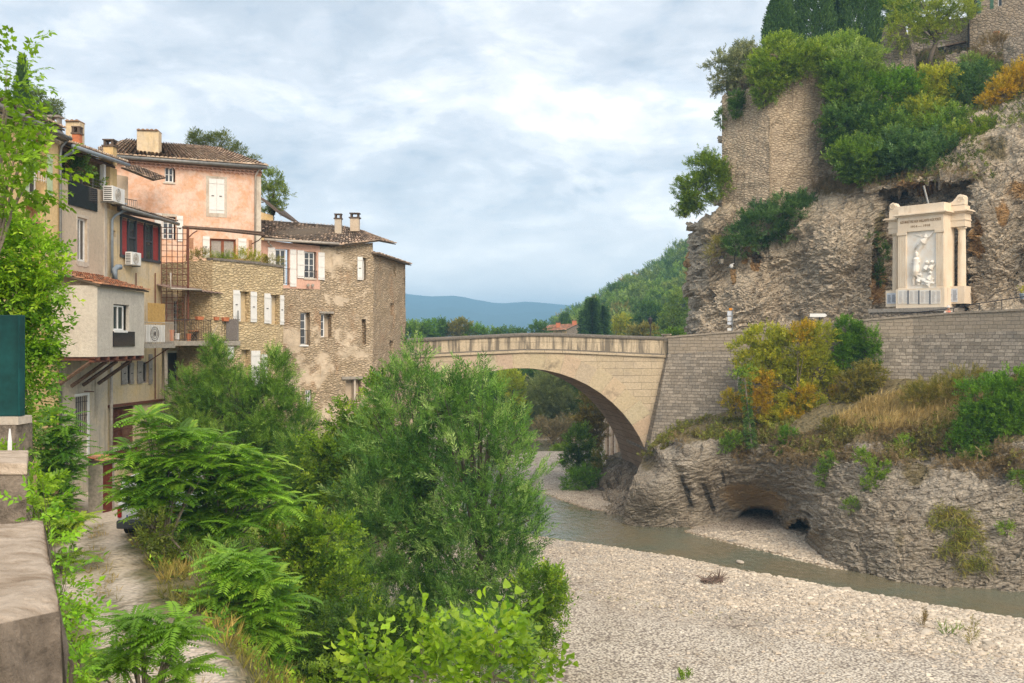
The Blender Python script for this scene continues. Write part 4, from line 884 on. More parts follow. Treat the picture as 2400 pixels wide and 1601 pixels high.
def chimney(parent, c, w, d, h, mat, cap='tile', rz=0., capcol='dark'):
    mb = MB(); mb.box((c[0], c[1], c[2]+h/2), (w, d, h), rz); o = mb.build('chimney', M[mat], parent, bevel=.015)
    k = MB(); z = c[2]+h
    if cap == 'tile':
        n = max(2, round(w/.2))
        for i in range(n):
            a = (i+.5)/n-.5; vs = []
            for y in (-d/2-.08, d/2+.08):
                for s in range(6): an = math.pi*s/5; lx = a*w-.5*w/n*math.cos(an); vs.append((c[0]+lx*math.cos(rz)-y*math.sin(rz), c[1]+lx*math.sin(rz)+y*math.cos(rz), z+.01+.09*math.sin(an)))
            k.col = (.30, .19, .12); k.add(vs, [(s, s+1, s+7, s+6) for s in range(5)]+[(0, 1, 2, 3, 4, 5), (11, 10, 9, 8, 7, 6)])
        k.build('cap', M['tile'], o, col=True)
    else:
        k.box((c[0], c[1], z+.03), (w*1.25, d*1.25, .06), rz)
        for sx in (-1, 1):
            for sy in (-1, 1): lx, ly = sx*w*.38, sy*d*.38; k.box((c[0]+lx*math.cos(rz)-ly*math.sin(rz), c[1]+lx*math.sin(rz)+ly*math.cos(rz), z+.16), (.09, .09, .2), rz)
        k.box((c[0], c[1], z+.29), (w*1.15, d*1.15, .05), rz); k.build('cap', M['concrete' if capcol != 'dark' else 'chim_dark'], o)
    return o
M['chim_dark'] = plain('sooty_tile', (.12, .09, .07), .95, var=.3)
def ac_unit(label, f, r, o0=.05, dep=.32, fan='big', group=None, side=True):
    u0, u1, z0, z1 = r; c = f.pt((u0+u1)/2, z0, o0+dep/2); t = thing('air_conditioner', label, 'air conditioner', c, group)
    mb = MB(); fbox(mb, f, u0, u1, z0, z1, o0, o0+dep); mb.build('casing', M['white'], t, bevel=.02)
    g = MB(); cu, cz, rr = u0+(u1-u0)*.42, (z0+z1)/2, min(u1-u0, z1-z0)*.40; pts = [f.pt(cu+rr*math.cos(a*math.pi/8), cz+rr*math.sin(a*math.pi/8), o0+dep+.012) for a in range(17)]
    g.tube(pts, .014, 4)
    for k in (.35, .68): g.tube([f.pt(cu+rr*k*math.cos(a*math.pi/8), cz+rr*k*math.sin(a*math.pi/8), o0+dep+.014) for a in range(17)], .009, 4)
    for a in range(8): g.tube([f.pt(cu, cz, o0+dep+.016), f.pt(cu+rr*math.cos(a*math.pi/4), cz+rr*math.sin(a*math.pi/4), o0+dep+.012)], .007, 3)
    fbox(g, f, cu-rr*.22, cu+rr*.22, cz-rr*.22, cz+rr*.22, o0+dep+.004, o0+dep+.02); gg = g.build('fan_grille', M['iron' if fan == 'big' else 'pipe'], t)
    if side:
        s = MB()
        for k in range(7): z = z0+.08+(z1-z0-.16)*k/6; a = f.pt(u0-.006, z-.012, o0+.05); b = f.pt(u0-.006, z-.012, o0+dep-.05); s.tube([a, b], .016, 4)
        s.build('side_vents', M['iron'], t)
    b = MB(); fbox(b, f, u0+.05, u0+.09, z0-.05, z0-.002, 0, o0+dep); b.build('bracket', M['zinc'], t); b = MB(); fbox(b, f, u1-.09, u1-.05, z0-.05, z0-.002, 0, o0+dep); b.build('bracket', M['zinc'], t); return t
def half_gutter(parent, pts, r=.07, mat='zinc', name='gutter'):
    mb = MB(); mb.tube(pts, r, 8); return mb.build(name, M[mat], parent, smooth=True)
# ---------------------------------------------------------------- yellow house, far left
def yellow_house():
    f = Fac(-150, 30.8, 142, 37.3); t = thing('yellow_house', 'yellow plastered house with pale green shutters at the far left behind the vine', 'house', f.pt(3, 6)); z = f.z
    top = [f.uz(-150, 205), f.uz(52, 291), f.uz(142, 333)]; R1 = f.rect(66, 324, 106, 458); R2 = f.rect(60, 484, 100, 640)
    mb = MB(); wall_mesh(mb, f, 0, f.u(140), 6, top, [R1, R2], back=7, reveal=.45); mb.build('wall', M['p_yellow'], t)
    window(t, f, f.rect(79, 328, 95, 457), 1, 3, recess=.2); shutter(t, f, f.rect(108, 362, 120, 461), 'shut_green'); shutter(t, f, f.rect(52, 330, 64, 447), 'shut_green')
    b = MB(); fbox(b, f, R2[0], R2[1], R2[2], R2[3], -.46, -.44); b.build('recess_wall', M['p_yellow'], t); b = MB(); fbox(b, f, R1[0], R1[1], R1[2], R1[3], -.46, -.44); b.build('recess_wall', M['p_cream'], t)
    window(t, f, f.rect(61, 490, 83, 515), 2, 1, recess=.34, sill='p_edge'); window(t, f, f.rect(74, 534, 82, 548), 1, 2, recess=.36)
    a, c = f.uz(58, 520), f.uz(97, 532); build_tiles(t, [(f.pt(a[0], a[1], .12), f.pt(c[0], c[1], .12), f.pt(c[0], c[1]+.2, -.35), f.pt(a[0], a[1]+.2, -.35))], 'red', 'tile_canopy')
    rail(t, f, f.u(78), f.u(106), z(92, 425), z(92, 403), .03, 'white', 5)
    half_gutter(t, [f.pt(p[0], p[1]+.1, .42) for p in top]); genoise(t, f, .1, f.u(139), [(p[0], p[1]-.02) for p in top], M['p_edge'])
    g = MB(); e0 = [(p[0], p[1]+.02) for p in top]
    for (ua, za), (ub, zb) in zip(e0[:-1], e0[1:]): g.hexa([f.pt(ua, za, .36), f.pt(ub, zb, .36), f.pt(ub, zb, -.6), f.pt(ua, za, -.6), f.pt(ua, za+.42, .05), f.pt(ub, zb+.42, .05), f.pt(ub, zb+.42, -.6), f.pt(ua, za+.42, -.6)])
    g.build('attic_band', M['concrete'], t)
    q = [(ua, za+.46) for ua, za in top]; build_tiles(t, [(f.pt(q[i][0], q[i][1], .18), f.pt(q[i+1][0], q[i+1][1], .18), f.pt(q[i+1][0], q[i+1][1]+1.0, -3.5), f.pt(q[i][0], q[i][1]+1.0, -3.5)) for i in (0, 1)], 'dark')
    v = MB(); c = P(122, 300, 38.5); v.box((c.x, c.y, c.z+.42), (.75, .5, .07)); [v.box((c.x+dx, c.y, c.z+.1), (.08, .3, .6)) for dx in (-.28, 0, .28)]; v.build('roof_vent', M['concrete'], t)
    p = MB(); p.tube([f.pt(f.u(141), z(141, 320), .42), f.pt(f.u(138), z(138, 345), .1), f.pt(f.u(137), z(137, 360), .08), f.pt(f.u(137), 6.2, .08)], .055, 8); p.build('downpipe', M['zinc'], t, smooth=True)
yellow_house()
# ---------------------------------------------------------------- beige house with the loggia
def beige_house():
    f = Fac(142, 37.5, 262, 42.0); z = f.z; t = thing('beige_house', 'beige house with an open top loggia, dark panel and stained lower wall', 'house', f.pt(2, 6)); uE = f.u(250)
    win = f.rect(181, 511, 204, 613); top = [f.uz(142, 417), f.uz(250, 449)]; low = f.rect(176, 928, 203, 1020); zs = z(200, 835)
    mb = MB(); wall_mesh(mb, f, -.02, uE, zs, top, [win], back=4.5, reveal=.2); mb.build('wall', M['p_beige'], t)
    mb = MB(); wall_mesh(mb, f, -.35, uE+.1, 5.2, [(-.35, zs-.005), (uE+.1, zs-.005)], [low], back=4.5, reveal=.2); mb.build('lower_wall', M['p_lower'], t)
    window(t, f, win, 2, 1, recess=.1, fr=.09, pane='glass')
    b = MB(); a = win; fbox(b, f, a[0]-.1, a[0]-.002, a[2]-.15, a[3]+.12, 0.001, .02); fbox(b, f, a[1]+.002, a[1]+.13, a[2]-.15, a[3]+.12, .001, .02); fbox(b, f, a[0], a[1], a[3]+.002, a[3]+.12, .001, .02); fbox(b, f, a[0], a[1], a[2]-.2, a[2]-.002, .001, .02)
    fbox(b, f, f.u(243), uE-.003, z(247, 650), z(247, 450), .001, .03); b.build('pale_band', M['p_edge'], t)
    pb = MB(); q = [f.uz(159, 479), f.uz(226, 497), f.uz(226, 444), f.uz(159, 422)]; pb.hexa([f.pt(*q[0], .05), f.pt(*q[1], .05), f.pt(*q[1], .01), f.pt(*q[0], .01), f.pt(*q[3], .05), f.pt(*q[2], .05), f.pt(*q[2], .01), f.pt(*q[3], .01)]); pb.build('dark_panel', M['black_panel'], t)
    # loggia
    lg = MB(); bk = -2.4; e0, e1 = f.uz(142, 345), f.uz(262, 386)
    lg.add([f.pt(0, top[0][1]-.9, bk), f.pt(uE+1, top[1][1]-.9, bk), f.pt(uE+1, e1[1]+.5, bk), f.pt(0, e0[1]+.5, bk)], [(0, 1, 2, 3)]); lg.add([f.pt(0, top[0][1]-.9, bk), f.pt(0, top[0][1]-.9, 0), f.pt(0, e0[1]+.1, 0), f.pt(0, e0[1]+.5, bk)], [(0, 1, 2, 3)])
    fl = top[0][1]-.95; lg.add([f.pt(uE+.5, fl, -.25), f.pt(uE+.5, fl, bk), f.pt(uE+.5, e1[1]+.75, bk), f.pt(uE+.5, e1[1]+.15, -.25)], [(0, 1, 2, 3)]); lg.add([f.pt(-.02, e0[1]+.1, .1), f.pt(uE+.5, e1[1]+.08, .1), f.pt(uE+.5, e1[1]+.7, bk), f.pt(-.02, e0[1]+.7, bk)], [(0, 1, 2, 3)]); lg.add([f.pt(0, fl, -.02), f.pt(uE+.6, fl, -.02), f.pt(uE+.6, fl, bk), f.pt(0, fl, bk)], [(0, 1, 2, 3)]); lg.build('loggia_wall', M['p_cream'], t)
    c = MB(); fbox(c, f, f.u(245), f.u(250), top[1][1], z(248, 386), -.2, -.03); c.build('column', M['white'], t)
    c = MB(); f2 = f; fbox(c, f, f.u(257), f.u(273), z(265, 492), z(265, 394), -.35, .02); c.build('pillar', M['p_yellow'], t)
    w = MB()
    for k in (0, 1, 2): w.tube([f.pt(0, top[0][1]+.12+.13*k, -.06), f.pt(f.u(245), top[1][1]+.12+.13*k, -.06)], .012, 4)
    for k in range(5): u = f.u(245)*k/4; zt = top[0][1]+(top[1][1]-top[0][1])*u/uE; w.tube([f.pt(u, zt, -.06), f.pt(u, zt+.42, -.06)], .014, 4)
    w.build('railing', M['zinc'], t)
    bm = MB(); 
    for o in (-.15, -1.2): bm.tube([f.pt(0, e0[1]+.02+(-o)*.18, o), f.pt(f.u(274), e1[1]-.05+(-o)*.18, o)], .1, 4)
    bm.build('beam', M['old_wood'], t)
    A, B = P(150, 342, 37.3), P(283, 388, 42.4); A, B = f.pt(-.1, e0[1]+.12, .45), f.pt(f.u(274), f.z(274, 383)+.02, .45)
    build_tiles(t, [(A, B, f.pt(f.u(268), B.z+1.25, -4.0), f.pt(-.1, A.z+1.25, -4.0))], 'red' if 0 else 'pink', per=.19)
    half_gutter(t, [A+Vector((.06, 0, -.1)), B+Vector((.06, 0, -.1))], .08, 'bluegrey')
    p = MB(); g0 = A+Vector((.02, .1, -.16)); p.tube([g0, g0+Vector((0, .05, -.14)), f.pt(f.u(146), z(146, 366), .1), f.pt(f.u(139.5), z(139, 372), .12)], .055, 8); p.build('gutter_elbow', M['bluegrey'], t, smooth=True)
    chimney(t, P(176, 345, 43.5), .62, .5, 1.05, 'p_cream', 'tile'); chimney(t, P(181, 352, 39.9), .30, .30, .62, 'terra', 'slab'); chimney(t, P(258, 388, 42.6), .42, .42, .78, 'p_yellow', 'slab')
    window(t, f, low, 1, 1, recess=.15, pane='curtain'); g = MB()
    for k in range(6): u = low[0]+.08+(low[1]-low[0]-.16)*k/5; g.tube([f.pt(u, low[2]+.02, .02), f.pt(u, low[3]-.02, .02)], .014, 4)
    for s in (.15, .5, .85): zz = low[2]+(low[3]-low[2])*s; g.tube([f.pt(low[0], zz, .03), f.pt(low[1], zz, .03)], .012, 4)
    g.build('window_bars', M['iron'], t)
    b = MB(); fbox(b, f, low[1]+.005, low[1]+.16, low[2]-.9, low[3]+.1, .002, .05); fbox(b, f, low[0]-.06, low[1], low[3]+.003, low[3]+.1, .002, .04); b.build('window_surround', M['white'], t)
    p = MB(); p.tube([f.pt(f.u(134), z(134, 842), .1), f.pt(f.u(134), 6, .1)], .05, 7); p.build('downpipe', M['pipe'], t, smooth=True)
    p = MB(); p.tube([f.pt(f.u(191), z(191, 917), .12), f.pt(f.u(213), z(213, 918), .12)], .02, 5); p.build('iron_bar', M['rust'], t)
    # plants growing inside the loggia
    for lab, px_, Y in (('dark climbing plant in the shade of the loggia', [(170, 400, 22, 14), (195, 392, 12, 14)], 39), ('small green potted plant by the loggia column', [(222, 428, 13, 10)], 41.3)):
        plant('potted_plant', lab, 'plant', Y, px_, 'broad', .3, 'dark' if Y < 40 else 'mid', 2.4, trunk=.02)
    return f
# ---------------------------------------------------------------- cream house with the glazed veranda
def cream_house():
    f = Fac(252, 41.7, 386, 46.7); z = f.z; t = thing('cream_house', 'narrow cream house with a red-curtained glazed veranda and a barred opening at the bottom', 'house', f.pt(2, 6)); uE = f.u(379)
    top = [f.uz(252, 487), f.uz(379, 530)]; sm = f.rect(264, 540, 271, 556); W1, W2 = f.rect(284, 850, 310, 900), f.rect(323, 848, 349, 898)
    ve = [f.uz(281, 508), f.uz(373, 532), f.uz(373, 612), f.uz(281, 596)]; gr = f.rect(258, 950, 313, 1044)
    vr = (ve[0][0], ve[1][0], max(ve[3][1], ve[2][1])+.0, min(ve[0][1], ve[1][1])-.08)
    mb = MB(); wall_mesh(mb, f, 0, uE, z(300, 944), top, [sm, W1, W2, vr], back=5, reveal=.2); mb.build('wall', M['p_cream'], t)
    window(t, f, sm, 1, 1, recess=.1, fr=.03, mat='zinc'); 
    for W_ in (W1, W2): window(t, f, W_, 2, 1, recess=.12, mat='shut_grey')
    for r_ in ((283, 850, 296, 901), (302, 850, 311, 900), (320, 846, 332, 899), (347, 830, 355, 900)): shutter(t, f, f.rect(*r_), 'shut_grey')
    # veranda glazing
    F_ = MB(); V0, V1, zb, zt = vr; zb = ve[3][1]-.1; zt = ve[0][1]-.0
    def lz(u, which): a, b = (ve[0], ve[1]) if which else (ve[3], ve[2]); return a[1]+(b[1]-a[1])*(u-a[0])/(b[0]-a[0])
    def bar(x, w=.05, mb_=F_, o=.06):
        u = f.u(x); mb_.hexa([f.pt(u-w, lz(u, 0), o), f.pt(u+w, lz(u, 0), o), f.pt(u+w, lz(u, 0), -.04), f.pt(u-w, lz(u, 0), -.04), f.pt(u-w, lz(u, 1), o), f.pt(u+w, lz(u, 1), o), f.pt(u+w, lz(u, 1), -.04), f.pt(u-w, lz(u, 1), -.04)])
    for x in (282, 299, 317, 338, 355, 372): bar(x, .05 if x in (317, 282, 372) else .035)
    for wh, s in ((0, -.12), (1, .02)):
        a, b = f.u(280), f.u(374); F_.hexa([f.pt(a, lz(a, wh)+s, .07), f.pt(b, lz(b, wh)+s, .07), f.pt(b, lz(b, wh)+s, -.04), f.pt(a, lz(a, wh)+s, -.04), f.pt(a, lz(a, wh)+s+.12, .07), f.pt(b, lz(b, wh)+s+.12, .07), f.pt(b, lz(b, wh)+s+.12, -.04), f.pt(a, lz(a, wh)+s+.12, -.04)])
    for xa, xb in ((299, 317), (338, 355)): a, b = f.u(xa), f.u(xb); zz = (lz(a, 0)+lz(a, 1))/2; fbox(F_, f, a, b, zz-.04, zz+.04, -.03, .05)
    v = F_.build('veranda_window', M['dkmetal'], t)
    for xa, xb, m_, nm in ((283, 297, 'curtain_red', 'curtain'), (299, 316, 'glass', 'pane'), (318, 336, 'curtain_red', 'curtain'), (339, 354, 'glass', 'pane'), (356, 371, 'curtain_red', 'curtain')):
        c = MB(); a, b = f.u(xa), f.u(xb); c.hexa([f.pt(a, lz(a, 0), .0), f.pt(b, lz(b, 0), .0), f.pt(b, lz(b, 0), -.03), f.pt(a, lz(a, 0), -.03), f.pt(a, lz(a, 1), .0), f.pt(b, lz(b, 1), .0), f.pt(b, lz(b, 1), -.03), f.pt(a, lz(a, 1), -.03)]); c.build(nm, M[m_], v)
    A, B = f.uz(256, 482), f.uz(392, 522); build_tiles(t, [(f.pt(A[0], A[1]+.02, .5), f.pt(B[0], B[1]+.02, .5), f.pt(B[0], B[1]+.5, -2.2), f.pt(A[0], A[1]+.5, -2.2))], 'dark', h=.05)
    half_gutter(t, [f.pt(A[0], A[1]-.08, .56), f.pt(B[0], B[1]-.08, .56)], .08)
    e = MB(); fbox(e, f, 0, uE, min(top[0][1], top[1][1])-.08, min(top[0][1], top[1][1])+.02, 0.003, .4); 
    # lower: rusty beam, grille, piers
    b = MB(); fbox(b, f, 0, f.u(381), z(300, 950), z(300, 944)-.003, -.1, .12); b.build('rusty_beam', M['rust'], t)
    lo = MB(); zb_ = z(300, 950)-.003
    wall_mesh(lo, f, 0, f.u(369), 5.2, [(0, zb_), (f.u(369), zb_)], [gr[:3]+(zb_-.03,), f.rect(353, 953, 366, 985)], back=5, reveal=.5); lo.build('ground_floor_wall', M['p_cream'], t)
    d = MB(); fbox(d, f, gr[0], gr[1], gr[2], gr[3], -.6, -.5); d.build('dark_opening', M['dark_room'], t); d = MB(); fbox(d, f, *f.rect(353, 953, 366, 985), -.6, -.5); d.build('dark_opening', M['dark_room'], t)
    g = MB()
    for k in range(19): u = gr[0]+.04+(gr[1]-gr[0]-.08)*k/18; g.tube([f.pt(u, gr[2]+.01, -.05), f.pt(u, zb_-.04, -.05)], .019, 4)
    for k in range(6): zz = gr[2]+.1+(zb_-gr[2]-.2)*k/5; g.tube([f.pt(gr[0], zz, -.03), f.pt(gr[1], zz, -.03)], .016, 4)
    g.build('iron_grille', M['rust'], t)
    s = MB(); fbox(s, f, gr[0]-.1, gr[1]+.3, gr[2]-.16, gr[2]-.003, 0.002, .15); s.build('sill', M['p_edge'], t); s = MB(); fbox(s, f, gr[0]-.1, gr[1]+.4, gr[2]-.32, gr[2]-.163, 0.002, .12); s.build('sill', M['rust'], t)
    # pipes
    p = MB(); p.tube([f.pt(f.u(279), z(279, 478), .3), f.pt(f.u(272), z(272, 492), .45), f.pt(f.u(262), z(262, 505), .16), f.pt(f.u(257.5), z(257, 515), .1), f.pt(f.u(257.5), z(257, 640), .1)], .06, 8); p.build('downpipe', M['bluegrey'], t, smooth=True)
    p = MB(); p.tube([f.pt(f.u(256), z(256, 655), .25), f.pt(f.u(256), z(256, 632), .25), f.pt(f.u(262), z(262, 626), .25), f.pt(f.u(267), z(267, 626), .3)], .12, 10); p.build('flue', M['bluegrey'], t, smooth=True)
    p = MB(); p.tube([f.pt(f.u(253), z(253, 840), .15), f.pt(f.u(253), z(253, 1060), .15)], .07, 8); p.build('downpipe', M['pipe'], t, smooth=True)
    p = MB(); p.tube([f.pt(f.u(384), z(384, 800), .1), f.pt(f.u(384), z(384, 985), .1)], .08, 8); p.build('downpipe', M['pipe'], t, smooth=True)
    p = MB(); p.tube([f.pt(f.u(361), z(361, 640), .06), f.pt(f.u(361), z(361, 935), .06)], .025, 5); p.build('rusty_pipe', M['rust'], t)
    p = MB(); p.tube([f.pt(f.u(316), z(316, 640), .06), f.pt(f.u(316), z(316, 672), .06)], .025, 5); p.build('rusty_pipe', M['rust'], t)
    ac_unit('small white air conditioner below the red-curtained veranda', f, f.rect(288, 592, 311, 622), .1, .3, 'small')
    return f
def overhanging_room():
    P1, P2, P3 = (142, 36.9), (228, 36.5), (338, 41.0); fl = Fac(*P1, *P2); ff = Fac(*P2, *P3); t = thing('overhanging_room', 'boxy grey room with a cracked side, jutting out on beams above the lane', 'house extension', ff.pt(2, 11.8))
    z0 = ff.z(228, 832); zr = ff.z(338, 837); zt = ff.z(228, 669); wn = ff.rect(266, 714, 303, 775)
    mb = MB(); wall_mesh(mb, ff, 0, ff.L, (z0+zr)/2, [(0, zt), (ff.L, ff.z(338, 685))], [wn], back=1.7, reveal=.14); mb.build('front_wall', M['p_white'], t)
    mb = MB(); wall_mesh(mb, fl, 0, fl.L-.003, (z0+zr)/2, [(0, fl.z(142, 642)), (fl.L-.003, zt)], [], back=0); mb.build('side_wall', M['p_crack'], t)
    window(t, ff, ff.rect(267, 716, 294, 774), 2, 1, recess=.08, fr=.06, sill='white'); b = MB(); fbox(b, ff, *ff.rect(264, 777, 314, 812), .005, .04); b.build('dark_panel', M['black_panel'], t)
    a0, a1 = ff.pt(-.12, zt+.02, .16), ff.pt(ff.L+.12, ff.z(338, 683)+.02, .16); build_tiles(t, [(a0, a1, ff.pt(ff.L+.12, a1.z+.75, -2.4), ff.pt(-.12, a0.z+.75, -2.4))], 'red', per=.17, h=.06)
    bt = (z0+zr)/2; bm = MB()
    for k in range(6): u = .15+k*(ff.L-.3)/5; fbox(bm, ff, u-.06, u+.06, bt-.13, bt-.004, -2.2, .02)
    fbox(bm, ff, 0, ff.L, bt-.2, bt-.133, -.3, -.12); bm.build('floor_beam', M['rust'], t)
    for k, u in enumerate((.1, 1.5, 2.5, 3.9)): b = MB(); b.tube([ff.pt(u, bt-.2, -.3), ff.pt(u, bt-1.15, -1.65)], .075, 4); b.build('brace', M['old_wood'], t)
    sl = MB(); sl.tube([fl.pt(.05, bt-.05, -.1), fl.pt(fl.L-.1, bt-.05, .0)], .05, 4); sl.build('edge_beam', M['rust'], t)
FBG = beige_house(); FCR = cream_house(); overhanging_room()
ac_unit('white air conditioner on a bracket beside the dark loggia panel', FBG, FBG.rect(234, 440, 263, 476), .12, .42, 'small')
def pink_house():
    f = Fac(262, 49.6, 620, 53.0); z = f.z; t = thing('pink_house', 'tall peach-pink house with a tiled roof and closed white shutters', 'house', f.pt(4, 10)); uE = f.u(612)
    top = [f.uz(262, 374), f.uz(612, 401)]; a, b, c, d = f.rect(386, 390, 411, 428), f.rect(490, 419, 526, 500), f.rect(380, 508, 412, 562), f.rect(492, 560, 553, 606)
    mb = MB(); wall_mesh(mb, f, .1, uE, 6, [(q[0], q[1]+.32) for q in top], [a, b, c, d], back=7, reveal=.25); mb.build('wall', M['p_pink'], t)
    window(t, f, f.rect(386, 391, 407, 427), 2, 2, recess=.12, fr=.06, sill='p_edge'); window(t, f, f.rect(381, 510, 408, 561), 2, 4, recess=.14, fr=.07)
    window(t, f, d, 2, 1, 'brown_wood', recess=.14, fr=.09, bar=.07, pane='curtain', name='french_door')
    um = (b[0]+b[1])/2; shutter(t, f, (b[0], um-.004, b[2], b[3]), off=-.02); shutter(t, f, (um+.004, b[1], b[2], b[3]), off=-.02)
    for r_ in ((362, 500, 379, 562), (414, 506, 429, 566), (475, 554, 491, 604), (558, 559, 577, 606)): shutter(t, f, f.rect(*r_), 'shut_white')
    e = MB(); k = 0.09
    for (x0, x1, z0, z1) in ((b[0]-.15, b[0]-.01, b[2]-.2, b[3]+.12), (b[1]+.01, b[1]+.13, b[2]-.2, b[3]+.12), (b[0], b[1], b[3]+.01, b[3]+.12), (b[0], b[1], b[2]-.2, b[2]-.01), (c[0]-.05, c[1]+.1, c[3]+.01, c[3]+.15), (uE-.34, uE-.004, 12, top[1][1]-.3)): fbox(e, f, x0, x1, z0, z1, .001, .018)
    e.build('pale_band', M['p_edge'], t)
    for r_ in ((444, 558, 453, 582), (583, 563, 591, 583)): p = MB(); fbox(p, f, *f.rect(*r_), .002, .05); p.build('wall_plaque', M['brown_wood' if 0 else 'old_plaque'], t)
    genoise(t, f, .2, uE, top, M['p_pink2'], 2)
    A, B = f.uz(262, 366), f.uz(622, 392); Cc = P(512, 347, 57.6); D = P(297, 327, 55.0); Ar = f.pt(A[0]-.3, A[1], .45); Br = f.pt(B[0], B[1], .45)
    Q = [(Ar, Br, Cc, D), (Br, f.pt(B[0], B[1], -7.5), Cc+Vector((0, .4, 0)), Cc), (Ar+Vector((-1.2, 2.2, 0)), Ar, D, P(232, 345, 56))]
    build_tiles(t, Q[:1]+Q[1:2], 'pink'); build_tiles(t, Q[2:], 'pink', 'roof_slope', 5)
    half_gutter(t, [Ar+Vector((0, -.06, -.1)), Br+Vector((0, -.06, -.1))], .09)
    chimney(t, P(350, 368, 51.6), 1.08, .7, 1.28, 'p_cream', 'tile', rz=.12)
    p = MB(); p.tube([f.pt(f.u(606), z(606, 396), .35), f.pt(f.u(598), z(598, 412), .1), f.pt(f.u(597), z(597, 600), .08)], .05, 7); p.build('downpipe', M['pipe'], t, smooth=True)
    # recessed balcony corner between the two houses
    g = Fac(270, 46.5, 318, 47.6); w = MB(); fbox(w, g, 0, g.L, 15, g.z(295, 408), -.6, -.5); w.build('balcony_wall', M['p_beige'], t)
    A, B = g.pt(-.1, g.z(275, 396), .5), g.pt(g.u(342), g.z(342, 424), .5); build_tiles(t, [(A, B, B+Vector((-.1, 2.0, .45)), A+Vector((-.1, 2.0, .45)))], 'dark', 'balcony_roof', 7, per=.18, h=.06); rail(t, g, .1, g.u(314), g.z(295, 498), g.z(295, 468), .2, 'iron', 9)
    # pergola of rusty iron
    y0, y1 = 46.0, 47.5; fp = Fac(378, y0, 441, y0+.3); q = MB(); z0, z1 = fp.z(410, 752), fp.z(410, 534)
    for k in range(6): u = fp.L*k/5; q.tube([fp.pt(u, z0, 0), fp.pt(u, z1, 0)], .018 if k < 5 else .05, 5)
    for k in range(17): zz = z0+(z1-z0)*k/16; q.tube([fp.pt(0, zz, 0.01), fp.pt(fp.L, zz, 0.01)], .014, 4)
    tt = thing('iron_trellis', 'tall rusty iron trellis standing beside the terrace of the pink house', 'trellis', fp.pt(.5, z0)); q.build('grid', M['rust'], tt)
    pg = thing('pergola', 'old timber pergola beam over the terrace of the pink house', 'pergola', P(520, 600, 48)); q = MB(); q.tube([P(428, 533, 46.3), P(520, 540, 47.6), P(620, 551, 50)], .07, 5); q.tube([P(432, 531, 46.6), P(560, 540, 49), P(612, 545, 51)], .05, 4); q.build('beam', M['old_wood'], pg)
    q = MB(); q.tube([P(440, 532, 46.3), P(439, 612, 46.3)], .055, 5); q.tube([P(439, 560, 46.3), P(452, 547, 46.5), P(462, 541, 46.8)], .03, 4); q.tube([P(590, 572, 51.8), P(607, 563, 50.4), P(618, 552, 50)], .03, 4); q.build('strut', M['rust'], pg)
    return f
M['old_plaque'] = plain('old_plaque', (.35, .19, .11), .9, var=.3)
FPK = pink_house()
